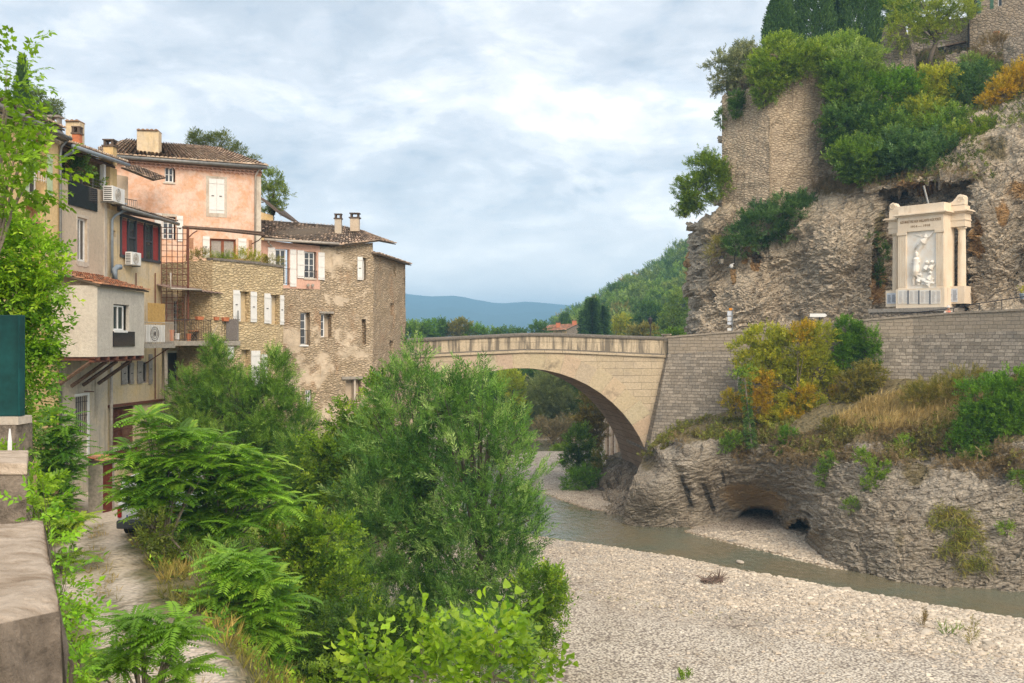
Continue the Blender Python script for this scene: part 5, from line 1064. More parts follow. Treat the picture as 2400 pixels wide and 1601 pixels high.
def stone_house():
    f = Fac(498, 47.0, 664, 51.0); fl = Fac(438, 48.6, 498, 47.0); z = f.z; t = thing('stone_house', 'yellow rubble-stone house with white shutters and a planted roof terrace', 'house', f.pt(3, 3))
    top = [f.uz(498, 610), f.uz(600, 619), f.uz(664, 628)]; w1, w2, w3, w4 = f.rect(560, 683, 585, 754), f.rect(632, 691, 655, 760), f.rect(566, 820, 586, 905), f.rect(532, 815, 545, 840)
    mb = MB(); wall_mesh(mb, f, 0, f.L, 1, top, [w1, w2, w3, w4], step=.5, rough=.05, back=6, reveal=.3); mb.build('wall', M['st_yellow'], t)
    mb = MB(); tp = [(0, fl.z(444, 612)), (fl.L-.004, top[0][1])]; s1 = fl.rect(466, 709, 479, 733); s2 = fl.rect(477, 759, 489, 770); wall_mesh(mb, fl, 0, fl.L-.004, 1, tp, [s1, s2], step=.5, rough=.04, back=0); mb.build('side_wall', M['st_yellow'], t)
    window(t, fl, s1, 1, 1, 'dkmetal', recess=.2, fr=.03); window(t, fl, s2, 3, 2, 'white', recess=.1, fr=.02, bar=.02)
    window(t, f, f.rect(560, 684, 569, 753), 1, 3, recess=.14); window(t, f, f.rect(632, 692, 641, 759), 1, 3, recess=.14)
    for w_ in (w1, w2, w3, w4): b = MB(); fbox(b, f, w_[0], w_[1], w_[2], w_[3], -.34, -.31); b.build('reveal_wall', M['p_cream'], t)
    for r_ in ((545, 680, 560, 748), (586, 684, 600, 755), (618, 688, 632, 758), (655, 692, 664, 761), (587, 822, 608, 905), (611, 831, 625, 905), (532, 812, 546, 842)): shutter(t, f, f.rect(*r_))
    c = MB()
    for (ua, za), (ub, zb) in zip(top[:-1], top[1:]): c.hexa([f.pt(ua, za+.003, .06), f.pt(ub, zb+.003, .06), f.pt(ub, zb+.003, -.4), f.pt(ua, za+.003, -.4), f.pt(ua, za+.12, .05), f.pt(ub, zb+.12, .05), f.pt(ub, zb+.12, -.4), f.pt(ua, za+.12, -.4)])
    c.build('terrace_coping', M['br_cope'], t)
    for i, (px_, c_, lab, k) in enumerate((([(455, 603, 12, 9), (478, 603, 14, 10)], 'olive', 'wispy olive-green plant on the left corner of the roof terrace', 1), ([(510, 609, 20, 6), (535, 612, 20, 6)], 'willow', 'low feathery green plants along the terrace edge', 1), ([(570, 606, 20, 12), (592, 610, 16, 10)], 'yel', 'yellowing bush in the middle of the terrace edge', 2), ([(635, 618, 22, 9), (610, 615, 14, 7)], 'olive', 'low green plants at the right end of the terrace edge', 1))):
        plant('terrace_plant', lab, 'plant', 48.6+.9*i, px_, 'willow', .34, c_, 2.2, trunk=.02, group=None)
    # balcony
    fb = Fac(407, 45.6, 562, 48.2); bt = thing('balcony', 'concrete balcony with a mixed railing, cane screen and tin awning on the stone house', 'balcony', fb.pt(1, fb.z(480, 805))); zs = fb.z(480, 799)
    s = MB(); fbox(s, fb, 0, fb.L, zs-.22, zs, -2.0, .05); s.build('slab', M['concrete'], bt)
    rail(bt, fb, .05, fb.u(531), zs, fb.z(480, 750), 0, 'iron', 22)
    s = MB(); n = 16; u0, u1 = fb.u(529), fb.u(556)
    for k in range(n): a = u0+(u1-u0)*k/n; fbox(s, fb, a+.004, a+(u1-u0)/n-.004, zs+.02, fb.z(545, 748)+.04*math.sin(k*2.1), .02, .05)
    s.build('cane_screen', M['grey_wood'], bt)
    s = MB(); s.tube([fb.pt(fb.u(558), zs-.1, 0), fb.pt(fb.u(558), fb.z(558, 728), 0)], .03, 5); s.build('post', M['zinc'], bt); s = MB(); s.tube([fb.pt(fb.u(497), zs, -.3), fb.pt(fb.u(497), fb.z(497, 690), -.3)], .07, 4); s.build('post', M['old_wood'], bt); s = MB(); s.tube([fb.pt(fb.u(436), zs, -.1), fb.pt(fb.u(437), fb.z(437, 690), -.1)], .05, 4); s.build('post', M['old_wood'], bt)
    a = MB(); n = 26
    for k in range(n):
        u = fb.u(390)+(fb.u(517)-fb.u(390))*k/n; u2 = fb.u(390)+(fb.u(517)-fb.u(390))*(k+1)/n; zz = fb.z(395, 676)+(fb.z(517, 690)-fb.z(395, 676))*k/n; h = .03*(k % 2)
        a.hexa([fb.pt(u, zz+h, .25), fb.pt(u2, zz+.03-h, .25), fb.pt(u2, zz+.33-h, -1.7), fb.pt(u, zz+.3+h, -1.7), fb.pt(u, zz+.03+h, .25), fb.pt(u2, zz+.06-h, .25), fb.pt(u2, zz+.36-h, -1.7), fb.pt(u, zz+.33+h, -1.7)])
    a.build('awning', M['old_plaque2'], bt)
    s = MB(); s.tube([fb.pt(fb.u(392), fb.z(392, 640), .3), fb.pt(fb.u(392), fb.z(392, 677), .3), fb.pt(fb.u(465), fb.z(465, 680), .3)], .045, 7); s.build('pipe', M['pipe'], bt, smooth=True)
    s = MB(); s.tube([fb.pt(fb.u(487), zs, .08), fb.pt(fb.u(508), zs+.75, .08)], .018, 5); s.build('stick', M['p_edge'], bt)
    def pot(x, y, w, h, m, lab, o=.0, box=False):
        u, zz = fb.uz(x, y); q = thing('flower_pot', lab, 'flower pot', fb.pt(u, zz, o)); b = MB(); k = fb.Y(x)/S; w *= k; h *= k
        if box: b.hexa([fb.pt(u+sx*w*.42, zz, o+so) for so, sx in ((.1, -1), (.1, 1), (-.1, 1), (-.1, -1))]+[fb.pt(u+sx*w*.5, zz+h, o+so*1.3) for so, sx in ((.1, -1), (.1, 1), (-.1, 1), (-.1, -1))])
        else: b.lathe(fb.pt(u, zz, o), [(w*.34, 0), (w*.44, h*.8), (w*.5, h*.8), (w*.5, h), (w*.42, h)], 12)
        b.build('pot', M[m], q); s = MB(); s.box(fb.pt(u, zz+h*.93, o), (w*.7, .1, .03)); s.build('soil', M['dark_room'], q)
    pot(466, 750, 17, 8, 'terra', 'terracotta trough on the balcony rail nearest the trellis', .06, True); pot(504, 751, 13, 8, 'terra', 'terracotta trough in the middle of the balcony rail', .06, True); pot(526, 753, 16, 9, 'terra', 'terracotta trough next to the cane screen', .06, True)
    pot(450, 799, 13, 17, 'terra', 'tall terracotta pot on the balcony floor', -.3); pot(514, 799, 13, 17, 'zinc', 'grey metal tub on the balcony floor left of the cane screen', -.3); pot(413, 799, 13, 26, 'terra', 'large terracotta pot by the white glazed door', -.4); pot(429, 797, 13, 16, 'white', 'white pot by the glazed door', -.5)
    c = MB(); q = fb.pt(fb.u(478), zs, -.9); tb = thing('bistro_chair', 'small folding bistro chair on the balcony in front of the stone wall', 'chair', q)
    for dx in (-.2, .2):
        for dy in (-.18, .18): c.tube([q+Vector((dx, dy, 0)), q+Vector((-dx*.8, dy, .46))], .015, 4)
    c.tube([q+Vector((-.2, .18, .44)), q+Vector((-.22, .2, .85)), q+Vector((.22, .2, .85)), q+Vector((.2, .18, .44))], .015, 4); c.build('frame', M['iron'], tb); s = MB(); s.box(q+Vector((0, 0, .47)), (.44, .4, .03)); s.build('seat', M['terra'], tb)
    # glazed door and side balcony with the fan unit
    fd = Fac(380, 47.6, 438, 48.6); w = MB(); wall_mesh(w, fd, 0, fd.L, 1, [(0, fd.z(400, 560)-3), (fd.L, fd.z(400, 560)-3)], [fd.rect(391, 822, 424, 912), fd.rect(408, 690, 434, 790)], back=0); w.build('recessed_wall', M['p_beige'], t)
    window(t, fd, fd.rect(391, 822, 424, 912), 1, 1, recess=.08, fr=.1, name='glazed_door'); window(t, fd, fd.rect(408, 690, 434, 790), 4, 7, recess=.08, fr=.05, name='glazed_door')
    fs = Fac(338, 42.4, 407, 44.6); b2 = thing('side_balcony', 'small ledge balcony with iron bars holding the fan unit', 'balcony', fs.pt(.6, fs.z(370, 806))); zz = fs.z(370, 805)
    s = MB(); fbox(s, fs, -.05, fs.L+.05, zz-.2, zz, -1.0, .05); s.build('slab', M['concrete'], b2); rail(b2, fs, 0, fs.L, zz, fs.z(370, 756), 0, 'pipe', 20); s = MB(); s.tube([fs.pt(.1, zz-.2, -.1), fs.pt(.1, zz-.9, -1.1)], .025, 4); s.build('bracket', M['rust'], b2); s = MB(); s.tube([fs.pt(fs.L-.2, zz-.2, -.1), fs.pt(fs.L-.5, zz-.9, -1.1)], .025, 4); s.build('bracket', M['rust'], b2)
    s = MB(); n = 12; u0, u1 = fs.u(368), fs.u(406)
    for k in range(n): a_ = u0+(u1-u0)*k/n; s.tube([fs.pt(a_, fs.z(387, 760), -.4), fs.pt(a_, fs.z(387, 711), -.4)], (u1-u0)/n*.48, 6)
    s.build('reed_panel', M['reed'], b2)
    ac_unit('large cream fan unit behind the iron bars of the side balcony', fs, fs.rect(354, 762, 398, 803), -.62, .4, 'big', side=False)
M['reed'] = plain('yellow_reed', (.38, .25, .09), .9, var=.25, scale=14); M['old_plaque2'] = plain('rusty_tin', (.24, .17, .14), .8, var=.35, scale=8)
stone_house()
def old_house():
    f = Fac(600, 53.8, 785, 56.4); z = f.z; g = Fac(785, 56.4, 874, 57.6); t = thing('old_rubble_house', 'tall worn rubble house, upper left part painted pink, with a low tiled roof', 'house', f.pt(6, 4)); u7 = f.u(750)
    top = [f.uz(600, 561), f.uz(750, 577), f.uz(785, 578)]; zp = z(680, 676); a, b = f.rect(645, 584, 677, 668), f.rect(713, 590, 742, 653)
    mb = MB(); wall_mesh(mb, f, 0, u7, zp, [top[0], (u7, top[1][1])], [a, b], back=0, reveal=.25); mb.build('pink_wall', M['p_pink2'], t)
    c, d, e = f.rect(704, 732, 727, 810), f.rect(752, 735, 777, 791), f.rect(716, 914, 730, 953)
    mb = MB(); wall_mesh(mb, f, 0, u7, 1, [(0, zp-.002), (u7, zp-.002)], [c, e], step=.4, rough=.09, back=0, reveal=.4, seed=3); mb.build('wall', M['st_tan'], t)
    h = f.rect(780, 607, 792, 631); mb = MB(); wall_mesh(mb, f, u7+.0, f.L, 1, [(u7, top[1][1]), (f.L, top[2][1])], [d, (h[0], f.L-.12, h[2], h[3])], step=.4, rough=.09, back=0, reveal=.45, seed=4); mb.build('wall', M['st_tan'], t)
    i_, j_, k_ = g.rect(848, 604, 858, 656), g.rect(848, 748, 858, 806), g.rect(810, 889, 846, 941)
    mb = MB(); wall_mesh(mb, g, 0, g.L, 1, [(0, g.z(785, 576)), (g.L, g.z(874, 569))], [i_, j_, k_], step=.4, rough=.08, back=6, reveal=.4, seed=5); mb.build('corner_wall', M['st_tan'], t)
    window(t, f, f.rect(646, 585, 671, 667), 2, 4, recess=.12); window(t, f, f.rect(714, 591, 738, 652), 2, 4, recess=.12, sill='p_edge'); window(t, f, f.rect(705, 733, 719, 808), 1, 4, recess=.2, sill='white'); window(t, f, f.rect(753, 736, 763, 790), 1, 3, recess=.2); window(t, f, f.rect(717, 915, 728, 952), 2, 4, recess=.06, fr=.04); window(t, f, (h[0], f.L-.14, h[2], h[3]), 1, 1, recess=.2)
    window(t, g, g.rect(849, 605, 857, 655), 1, 2, recess=.25)
    for ff_, rr_, dp in ((f, c, .42), (f, d, .47), (g, i_, .42), (g, j_, .42), (g, k_, .42), (f, h, .47)): q = MB(); fbox(q, ff_, *rr_, -dp-.03, -dp); q.build('reveal_wall', M['p_beige'], t)
    q = MB(); fbox(q, g, g.u(830), g.u(834), k_[2], k_[3], -.38, -.02); q.build('stone_post', M['p_edge'], t); q = MB(); fbox(q, g, g.u(800), g.u(849), k_[3]+.003, k_[3]+.16, -.1, .1); q.build('lintel', M['concrete'], t); q = MB(); fbox(q, f, d[0]-.12, d[1]+.12, d[3]+.003, d[3]+.12, -.1, .08); q.build('lintel', M['concrete'], t)
    for r_, lab in (((627, 580, 644, 648), None), ((679, 585, 694, 672), 'white shutter with flaking paint at its foot'), ((696, 587, 712, 652), None), ((745, 592, 760, 656), None)): shutter(t, f, f.rect(*r_), label=lab, battens=(.1, .5, .9))
    shutter(t, g, g.rect(837, 602, 849, 656)); rail(t, f, f.u(713), f.u(742), z(728, 652), z(728, 635), .04, 'iron', 7, r=.01); rail(t, f, f.u(704), f.u(722), z(712, 808), z(712, 775), .03, 'iron', 6, r=.01); rail(t, f, f.u(660), f.u(680), z(670, 667), z(670, 630), .04, 'iron', 4, r=.01)
    A, B = f.pt(f.u(606), f.z(606, 556), .4), f.pt(f.L, f.z(785, 577), .4); Cc, D = P(806, 530, 60), P(612, 515, 58.5); E = P(888, 564, 57.4); F2 = P(846, 541, 59.8)
    build_tiles(t, [(A, B, Cc, D), (B, E, F2, Cc)], 'dark', seed=9); build_tiles(t, [(E, E+Vector((.4, 5, .3)), F2+Vector((0, 1, 0)), F2)], 'dark', 'roof_slope', 11)
    half_gutter(t, [f.pt(f.u(612), f.z(612, 563), .5), f.pt(f.u(786), f.z(786, 574)+.02, .5)], .07, 'pipe'); s = MB(); s.tube([f.pt(f.u(622), f.z(622, 568), .48), f.pt(f.u(625), f.z(625, 572), .3), f.pt(f.u(636), f.z(636, 578), .1)], .05, 6); s.build('gutter_elbow', M['pipe'], t)
    chimney(t, P(793, 552, 58.3), .38, .38, .95, 'p_lower', 'slab'); chimney(t, P(832, 543, 59), .52, .48, .78, 'p_beige', 'slab')
    s = MB(); s.tube([P(838, 1005, 56.3), P(834, 930, 56.9), P(837, 924, 57.0), P(840, 930, 57)], .022, 5); s.tube([P(849, 1005, 56.3), P(842, 930, 57)], .022, 5)
    lt = thing('iron_ladder', 'rusty iron ladder frame leaning at the foot of the rubble house', 'ladder', P(840, 1005, 56.3)); s.build('rails', M['rust'], lt); s = MB()
    for k in range(6): a_ = k/6; s.tube([P(838, 1000, 56.3).lerp(P(834, 930, 56.9), a_), P(849, 1000, 56.3).lerp(P(842, 930, 57), a_)], .014, 4)
    s.build('rungs', M['rust'], lt)
    for lab, r_ in (('left of two small satellite dishes under the pink window', (716, 664, 723, 673)), ('right of two small round lamps under the pink window', (727, 665, 733, 673))):
        q = thing('wall_lamp', lab.replace('satellite dishes', 'round lamps'), 'lamp', f.pt(*f.uz((r_[0]+r_[2])/2, 670), .05)); s = MB(); uu, zz = f.uz((r_[0]+r_[2])/2, 669); s.tube([f.pt(uu, zz, 0), f.pt(uu, zz, .1)], .03, 6); s.build('bracket', M['zinc'], q); s = MB(); s.tube([f.pt(uu, zz, .1), f.pt(uu, zz, .2)], [.06, .09], 10); s.build('lamp_head', M['concrete'], q)
    # tower
    f = Fac(874, 57.6, 950, 64.5); tw = thing('rubble_tower_house', 'square rubble-stone corner house standing against the bridge', 'house', f.pt(2, 4)); top = [f.uz(874, 596), f.uz(950, 621)]; hs = [f.rect(922, 622, 928, 651), f.rect(915, 711, 923, 739), f.rect(913, 798, 923, 829)]
    mb = MB(); wall_mesh(mb, f, 0, f.L, 1, top, hs, step=.4, rough=.08, back=5, reveal=.3, seed=6); mb.build('wall', M['st_tower'], tw)
    for h_ in hs: q = MB(); fbox(q, f, h_[0], h_[1], h_[2], h_[3], -.34, -.3); q.build('reveal_wall', M['p_lower'], tw)
    A, B = f.pt(-.1, top[0][1]+.02, .35), f.pt(f.L+.2, top[1][1]+.02, .35); build_tiles(tw, [(A, B, f.pt(f.L+.2, B.z+.8, -5), f.pt(-.1, A.z+.8, -5))], 'dark', seed=21)
    # gabled house glimpsed behind
    f = Fac(604, 64, 652, 64.5); b = thing('gabled_house', 'cream gable end glimpsed right of the pink house', 'house', f.pt(.5, 14)); m = MB(); m.hexa([f.pt(-3, 14, 0), f.pt(f.u(640), 14, 0), f.pt(f.u(640), 14, -6), f.pt(-3, 14, -6), f.pt(-3, f.z(610, 470), 0), f.pt(f.u(640), f.z(640, 505), 0), f.pt(f.u(640), f.z(640, 505), -6), f.pt(-3, f.z(610, 470), -6)]); m.build('wall', M['p_yellow'], b)
    m = MB(); a_, b_ = f.pt(-3, f.z(612, 467)+1.2, .5), f.pt(f.u(652), f.z(652, 505), .5); a_ = f.pt(f.u(606), f.z(606, 468), .5); m.hexa([a_, b_, b_+Vector((0, 7, 0)), a_+Vector((0, 7, 0)), a_+Vector((0, 0, .16)), b_+Vector((0, 0, .16)), b_+Vector((0, 7, .16)), a_+Vector((0, 7, .16))]); m.build('roof', M['chim_dark'], b)
    m = MB(); m.tube([P(607, 478, 63.6), P(611, 474, 63.6), P(618, 474, 63.6)], .05, 6); m.build('gutter', M['zinc'], b)
old_house()
# ---------------------------------------------------------------- shed, van, railing
def shed():
    f = Fac(238, 34.6, 268, 35.4); fl = Fac(208, 34.9, 238, 34.6); t = thing('meter_shed', 'small grey shed with a rusty red door and a tiled top beside the lane', 'shed', f.pt(.6, 6.3)); zt = f.z(250, 1082); m = MB()
    fbox(m, f, 0, .07, 6.0, zt, -.5, 0); fbox(m, f, f.L-.07, f.L, 6.0, zt, -.5, 0); m.build('wall', M['concrete'], t); m = MB(); m.hexa([fl.pt(0, 6, 0), fl.pt(fl.L-.004, 6, 0), fl.pt(fl.L-.004, 6, -.06), fl.pt(0, 6, -.06), fl.pt(0, zt+.12, 0), fl.pt(fl.L-.004, zt, 0), fl.pt(fl.L-.004, zt, -.06), fl.pt(0, zt+.12, -.06)]); m.build('side_wall', M['concrete'], t)
    m = MB(); fbox(m, f, .075, f.L/2-.003, 6.35, zt-.04, -.08, -.04); fbox(m, f, f.L/2+.003, f.L-.075, 6.35, zt-.04, -.08, -.04); fbox(m, f, .075, f.L-.075, zt-.3, zt-.26, -.039, -.02); m.build('door', M['door_red'], t)
    build_tiles(t, [(f.pt(-.05, zt+.02, .1), f.pt(f.L+.05, zt+.02, .1), f.pt(f.L+.05, zt+.16, -.62), f.pt(-.05, zt+.16, -.62))], 'red', per=.14, h=.05)
M['door_red'] = plain('rusty_red_paint', (.14, .03, .02), .6, var=.35, scale=6)
shed()
def van():
    Y = 30.3; k = Y/S; o = P(330, 1240, Y); o = Vector((o.x, Y, 6.42)); x0 = (276-CX)*k; t = thing('white_van', 'white delivery van parked nose-away beside the lane, half hidden by leaves', 'van', (x0+.9, Y, 6.42)); w = 1.78; L = 4.2
    M['vanpaint'] = plain('white_van_paint', (.70, .71, .72), .3, var=.04); M['bump'] = plain('grey_bumper', (.06, .065, .07), .6, var=.1)
    pr = [(0, .42), (-.03, .95), (0, 1.15), (.14, 1.72), (.3, 1.80), (2.6, 1.78), (3.15, 1.2), (4.1, 1.0), (4.2, .45)]; m = MB(); vs = [(x0+s*w, Y+y, 6.42+z) if 0 else (x0+(s*w if z < 1.2 else (.07 if s == 0 else w-.07)), Y+y, 6.42+z) for s in (0, 1) for y, z in pr]; n = len(pr)
    m.add(vs, [tuple(range(n)), tuple(range(2*n-1, n-1, -1))]+[(i, i+n, (i+1) % n+n, (i+1) % n) for i in range(n)]); m.build('body', M['vanpaint'], t, bevel=.04)
    m = MB(); m.box((x0+w/2, Y-.03, 6.42+.42), (w+.02, .2, .26)); m.build('bumper', M['bump'], t, bevel=.05)
    m = MB(); m.hexa([(x0+.2, Y+.02, 7.60), (x0+w-.2, Y+.02, 7.60), (x0+w-.2, Y+.1, 7.60), (x0+.2, Y+.1, 7.60), (x0+.25, Y+.115, 8.04), (x0+w-.25, Y+.115, 8.04), (x0+w-.25, Y+.2, 8.04), (x0+.25, Y+.2, 8.04)]); m.build('rear_window', M['glass'], t, bevel=.02)
    for s in (0, 1): m = MB(); m.box((x0+.07+s*(w-.14), Y-.025, 6.42+.80), (.12, .08, .34)); m.build('tail_light', M['lamp_red'], t, bevel=.015)
    m = MB(); m.box((x0+.55, Y-.055, 6.42+.655), (.52, .02, .115)); pl = m.build('number_plate', M['white'], t); m = MB(); m.box((x0+.31, Y-.067, 6.42+.655), (.04, .008, .113)); m.build('blue_band', M['blue'], pl)
    c = bpy.data.curves.new('plate_text', 'FONT'); c.body = 'AN 017'; c.size = .125; c.extrude = .002; to = bpy.data.objects.new('tmp', c); COL.objects.link(to); dg = bpy.context.evaluated_depsgraph_get(); me = bpy.data.meshes.new_from_object(to.evaluated_get(dg)); bpy.data.objects.remove(to)
    lo = bpy.data.objects.new('plate_lettering', me); COL.objects.link(lo); lo.parent = pl; lo.rotation_euler = (R(90), 0, 0); lo.location = (x0+.35-(x0+.9), Y-.068-Y, .655-.045); me.materials.clear(); me.materials.append(M['iron'])
    for s in (0, 1):
        for y in (.75, 3.4):
            m = MB(); cx = x0+.1+s*(w-.2); m.tube([(cx-.1, Y+y, 6.74), (cx+.1, Y+y, 6.74)], .32, 20); wh = m.build('wheel', M['tyre'], t); m = MB(); m.tube([(cx-.108, Y+y, 6.74), (cx+.108, Y+y, 6.74)], .19, 16); m.build('rim', M['zinc'], wh)
    m = MB(); m.box((x0+w/2, Y-.035, 6.42+1.0), (.012, .02, .7)); m.build('door_seam', M['bump'], t)
M['lamp_red'] = plain('red_lens', (.35, .02, .02), .25); M['blue'] = plain('plate_blue', (.02, .06, .35), .4); M['tyre'] = plain('tyre_rubber', (.02, .02, .02), .9)
van()
def terrace_rail():
    f = Fac(98, 34.4, 168, 36.4); t = thing('terrace_railing', 'thin pale iron railing on the terrace in front of the yellow house', 'railing', f.pt(1, f.z(130, 640))); rail(t, f, 0, f.L, f.z(130, 645), f.z(130, 588), 0, 'pipe', 16, 'bars')
terrace_rail()
# ================================================================ RIGHT BANK: RAMPART, CASTLE HOUSE, MONUMENT, ROAD THINGS
def ragged(f, pts, seed, amp=.35, n=26):
    r = random.Random(seed); out = []; us = [f.u(p[0]) for p in pts]; zs = [f.z(p[0], p[1]) for p in pts]
    for k in range(n+1): u = us[0]+(us[-1]-us[0])*k/n; out.append((u, float(np.interp(u, us, zs))+r.uniform(-amp, amp)*(0 < k < n)))
    return out
def rampart():
    f = Fac(1692, 82.6, 1803, 79.6); g = Fac(1803, 79.9, 2010, 80.6); t = thing('rampart', 'high pale stone rampart standing on the cliff edge', 'rampart', f.pt(4, 22)); zb = f.z(1700, 560)
    mb = MB(); wall_mesh(mb, f, 0, f.L, zb, ragged(f, [(1692, 226), (1740, 212), (1803, 190)], 2, .2, 14), step=.45, rough=.16, back=5, seed=8); mb.build('corner_face', M['st_rampart'], t)
    mb = MB(); wall_mesh(mb, g, 0, g.L, g.z(1900, 560), ragged(g, [(1803, 200), (1880, 178), (1960, 172), (2010, 200)], 4, .3, 22), step=.45, rough=.2, back=0, seed=9); mb.build('long_face', M['st_rampart2'], t)
M['st_rampart2'] = rubble('rampart_masonry_worn', (.57, .46, .33), (.48, .385, .275), (.30, .23, .16), 2.6, 5.8, ren=.3, ren_c=(.50, .41, .30), bump=.08, mo=.12, warp=.12, dark=.3)
rampart()
def castle_house():
    f = Fac(2128, 95, 2268, 91.0); g = Fac(2268, 90.2, 2440, 86.5); t = thing('castle_house', 'old rubble-stone house with dark green shutters above the cliff thicket', 'house', f.pt(4, 40)); z = f.z
    d, w = f.rect(2191, 111, 2212, 150), f.rect(2226, 111, 2256, 126)
    mb = MB(); wall_mesh(mb, f, 0, f.L, z(2200, 170), [(0, z(2128, 55)), (f.L, z(2268, 40))], [d, w], step=.5, rough=.1, back=5, reveal=.35); mb.build('low_wall', M['st_castle'], t)
    w1, w2 = g.rect(2281, -40, 2291, 31), g.rect(2338, -30, 2348, 14); mb = MB(); wall_mesh(mb, g, 0, g.L, g.z(2330, 185), [(0, g.z(2268, -190)), (g.L, g.z(2440, -210))], [w1, w2], step=.5, rough=.1, back=7, reveal=.3); mb.build('high_wall', M['st_castle'], t)
    for r_ in ((2266, -40, 2282, 36), (2291, -42, 2300, 31), (2321, -30, 2329, 21)): shutter(t, g, g.rect(*r_), 'green_sh')
    window(t, g, w1, 1, 2, 'dkmetal', recess=.2); window(t, g, w2, 1, 2, 'white', recess=.2)
    o = MB(); fbox(o, f, d[0]+.03, d[1]-.03, d[2], d[3]-.03, -.3, -.25); dr = o.build('door', M['iron'], t); o = MB(); q0, q1 = d[0]+.2, d[1]-.25; fbox(o, f, q0, q1, d[2]+.35, d[3]-.2, -.249, -.24); o.build('door_pane', M['door_glass'], dr); o = MB()
    for k in range(3): u = q0+(q1-q0)*k/2; o.tube([f.pt(u, d[2]+.35, -.22), f.pt(u, d[3]-.2, -.22)], .02, 4)
    o.build('door_bars', M['iron'], dr)
    window(t, f, w, 2, 1, 'dkmetal', recess=.3, fr=.05); o = MB(); fbox(o, f, w[0], w[1], w[3]-.28, w[3]-.01, -.22, -.17); o.build('roller_blind', M['p_beige'], t)
    o = MB(); fbox(o, f, w[0]-.3, w[1]+.35, w[3]+.22, w[3]+.34, -.05, .35); o.build('canopy', M['tile_plain'], t); o = MB(); fbox(o, f, d[0]-.15, d[1]+.15, d[3]+.003, d[3]+.2, -.05, .04); o.build('lintel', M['p_edge'], t)
    p = MB(); p.tube([g.pt(.12, g.z(2270, -60), .15), g.pt(.12, g.z(2270, 118), .15)], .09, 8); p.build('downpipe', M['iron'], t, smooth=True)
    e = MB(); a, b = g.pt(-.4, g.z(2268, -190), .5), g.pt(g.L, g.z(2440, -210), .5); e.hexa([a, b, b+Vector((1, 8, 1.5)), a+Vector((1, 8, 1.5)), a+Vector((0, 0, .2)), b+Vector((0, 0, .2)), b+Vector((1, 8, 1.7)), a+Vector((1, 8, 1.7))]); e.build('roof', M['tile_plain'], t)
    # garden wall, ruin, boundary wall
    h = Fac(2216, 87.6, 2262, 86.4); q = thing('garden_wall', 'low pale rubble wall in front of the house terrace', 'wall', h.pt(1, h.z(2240, 150))); mb = MB(); wall_mesh(mb, h, 0, h.L, h.z(2240, 170), ragged(h, [(2216, 130), (2262, 118)], 3, .12, 8), step=.5, rough=.05, back=.5); mb.build('stones', M['st_castle'], q)
    h = Fac(2064, 90, 2142, 88.5); q = thing('ruined_wall', 'ragged ruined stone wall left of the house door', 'ruin', h.pt(1.5, h.z(2100, 150))); mb = MB(); wall_mesh(mb, h, 0, h.L, h.z(2100, 175), ragged(h, [(2064, 100), (2072, 64), (2095, 52), (2120, 56), (2130, 85), (2142, 125)], 5, .2, 14), step=.4, rough=.22, back=1.2, seed=4); mb.build('stones', M['st_castle'], q)
    h = Fac(2352, 83, 2440, 80.5); q = thing('boundary_wall', 'rough stone boundary wall at the right edge below the house', 'wall', h.pt(1.5, h.z(2380, 170))); mb = MB(); wall_mesh(mb, h, 0, h.L, h.z(2380, 200), ragged(h, [(2352, 100), (2366, 86), (2400, 82), (2440, 80)], 6, .15, 10), step=.4, rough=.15, back=1, seed=4); mb.build('stones', M['st_castle'], q)
    c = P(2335, 80, 85.5); q = thing('flower_pot', 'terracotta pot on the slope right of the house shutters', 'flower pot', c-Vector((0, 0, .3))); b = MB(); b.lathe(c-Vector((0, 0, .3)), [(.15, 0), (.24, .4), (.27, .4), (.27, .5), (.2, .5)], 12); b.build('pot', M['terra'], q)
    c = f.pt(f.u(2217), z(2217, 122), .12); q = thing('wall_lantern', 'tiny wall lantern between the house door and its window', 'lantern', c); b = MB(); b.lathe(c, [(.06, -.16), (.1, .1), (.13, .12), (.03, .22)], 6); b.build('lantern', M['iron'], q)
M['door_glass'] = plain('door_glass', (.16, .24, .32), .2, var=.1); M['tile_plain'] = plain('old_tile', (.30, .20, .14), .9, var=.4, scale=8, bump=.03)
castle_house()
# ---- monument
def mat_mon():
    m = Mt('monument_stone', .85); n = m.noise(m.warp(m.co(), .8, .8), .8, 6, .6); g = m.noise(m.co(), 12, 6, .7); c = m.mix(m.ramp(n, [(.4, 0.), (.68, 1.)]), (.80, .69, .54), (.74, .60, .44)); c = m.mix(1, c, m.ramp(g, [(.3, .92), (.7, 1.05)]), 'MULTIPLY')
    st = m.noise(m.warp(m.co(scale=(2, 2, .25)), 2, .3), 1.5, 5, .6); M['mon'] = m.fin(m.mix(m.ramp(st, [(.58, 0.), (.72, .35)]), c, (.40, .26, .14)), g, .01)
    m = Mt('white_marble', .7); n = m.noise(m.co(), 1.6, 6, .6); M['marble'] = m.fin(m.mix(m.ramp(n, [(.45, 0.), (.7, .8)]), (.80, .77, .71), (.72, .61, .48)), n, .01)
mat_mon(); M['plaque'] = plain('plaque_enamel', (.56, .60, .66), .5, var=.06); M['ink'] = plain('engraved_lettering', (.16, .17, .19), .8, var=.05)
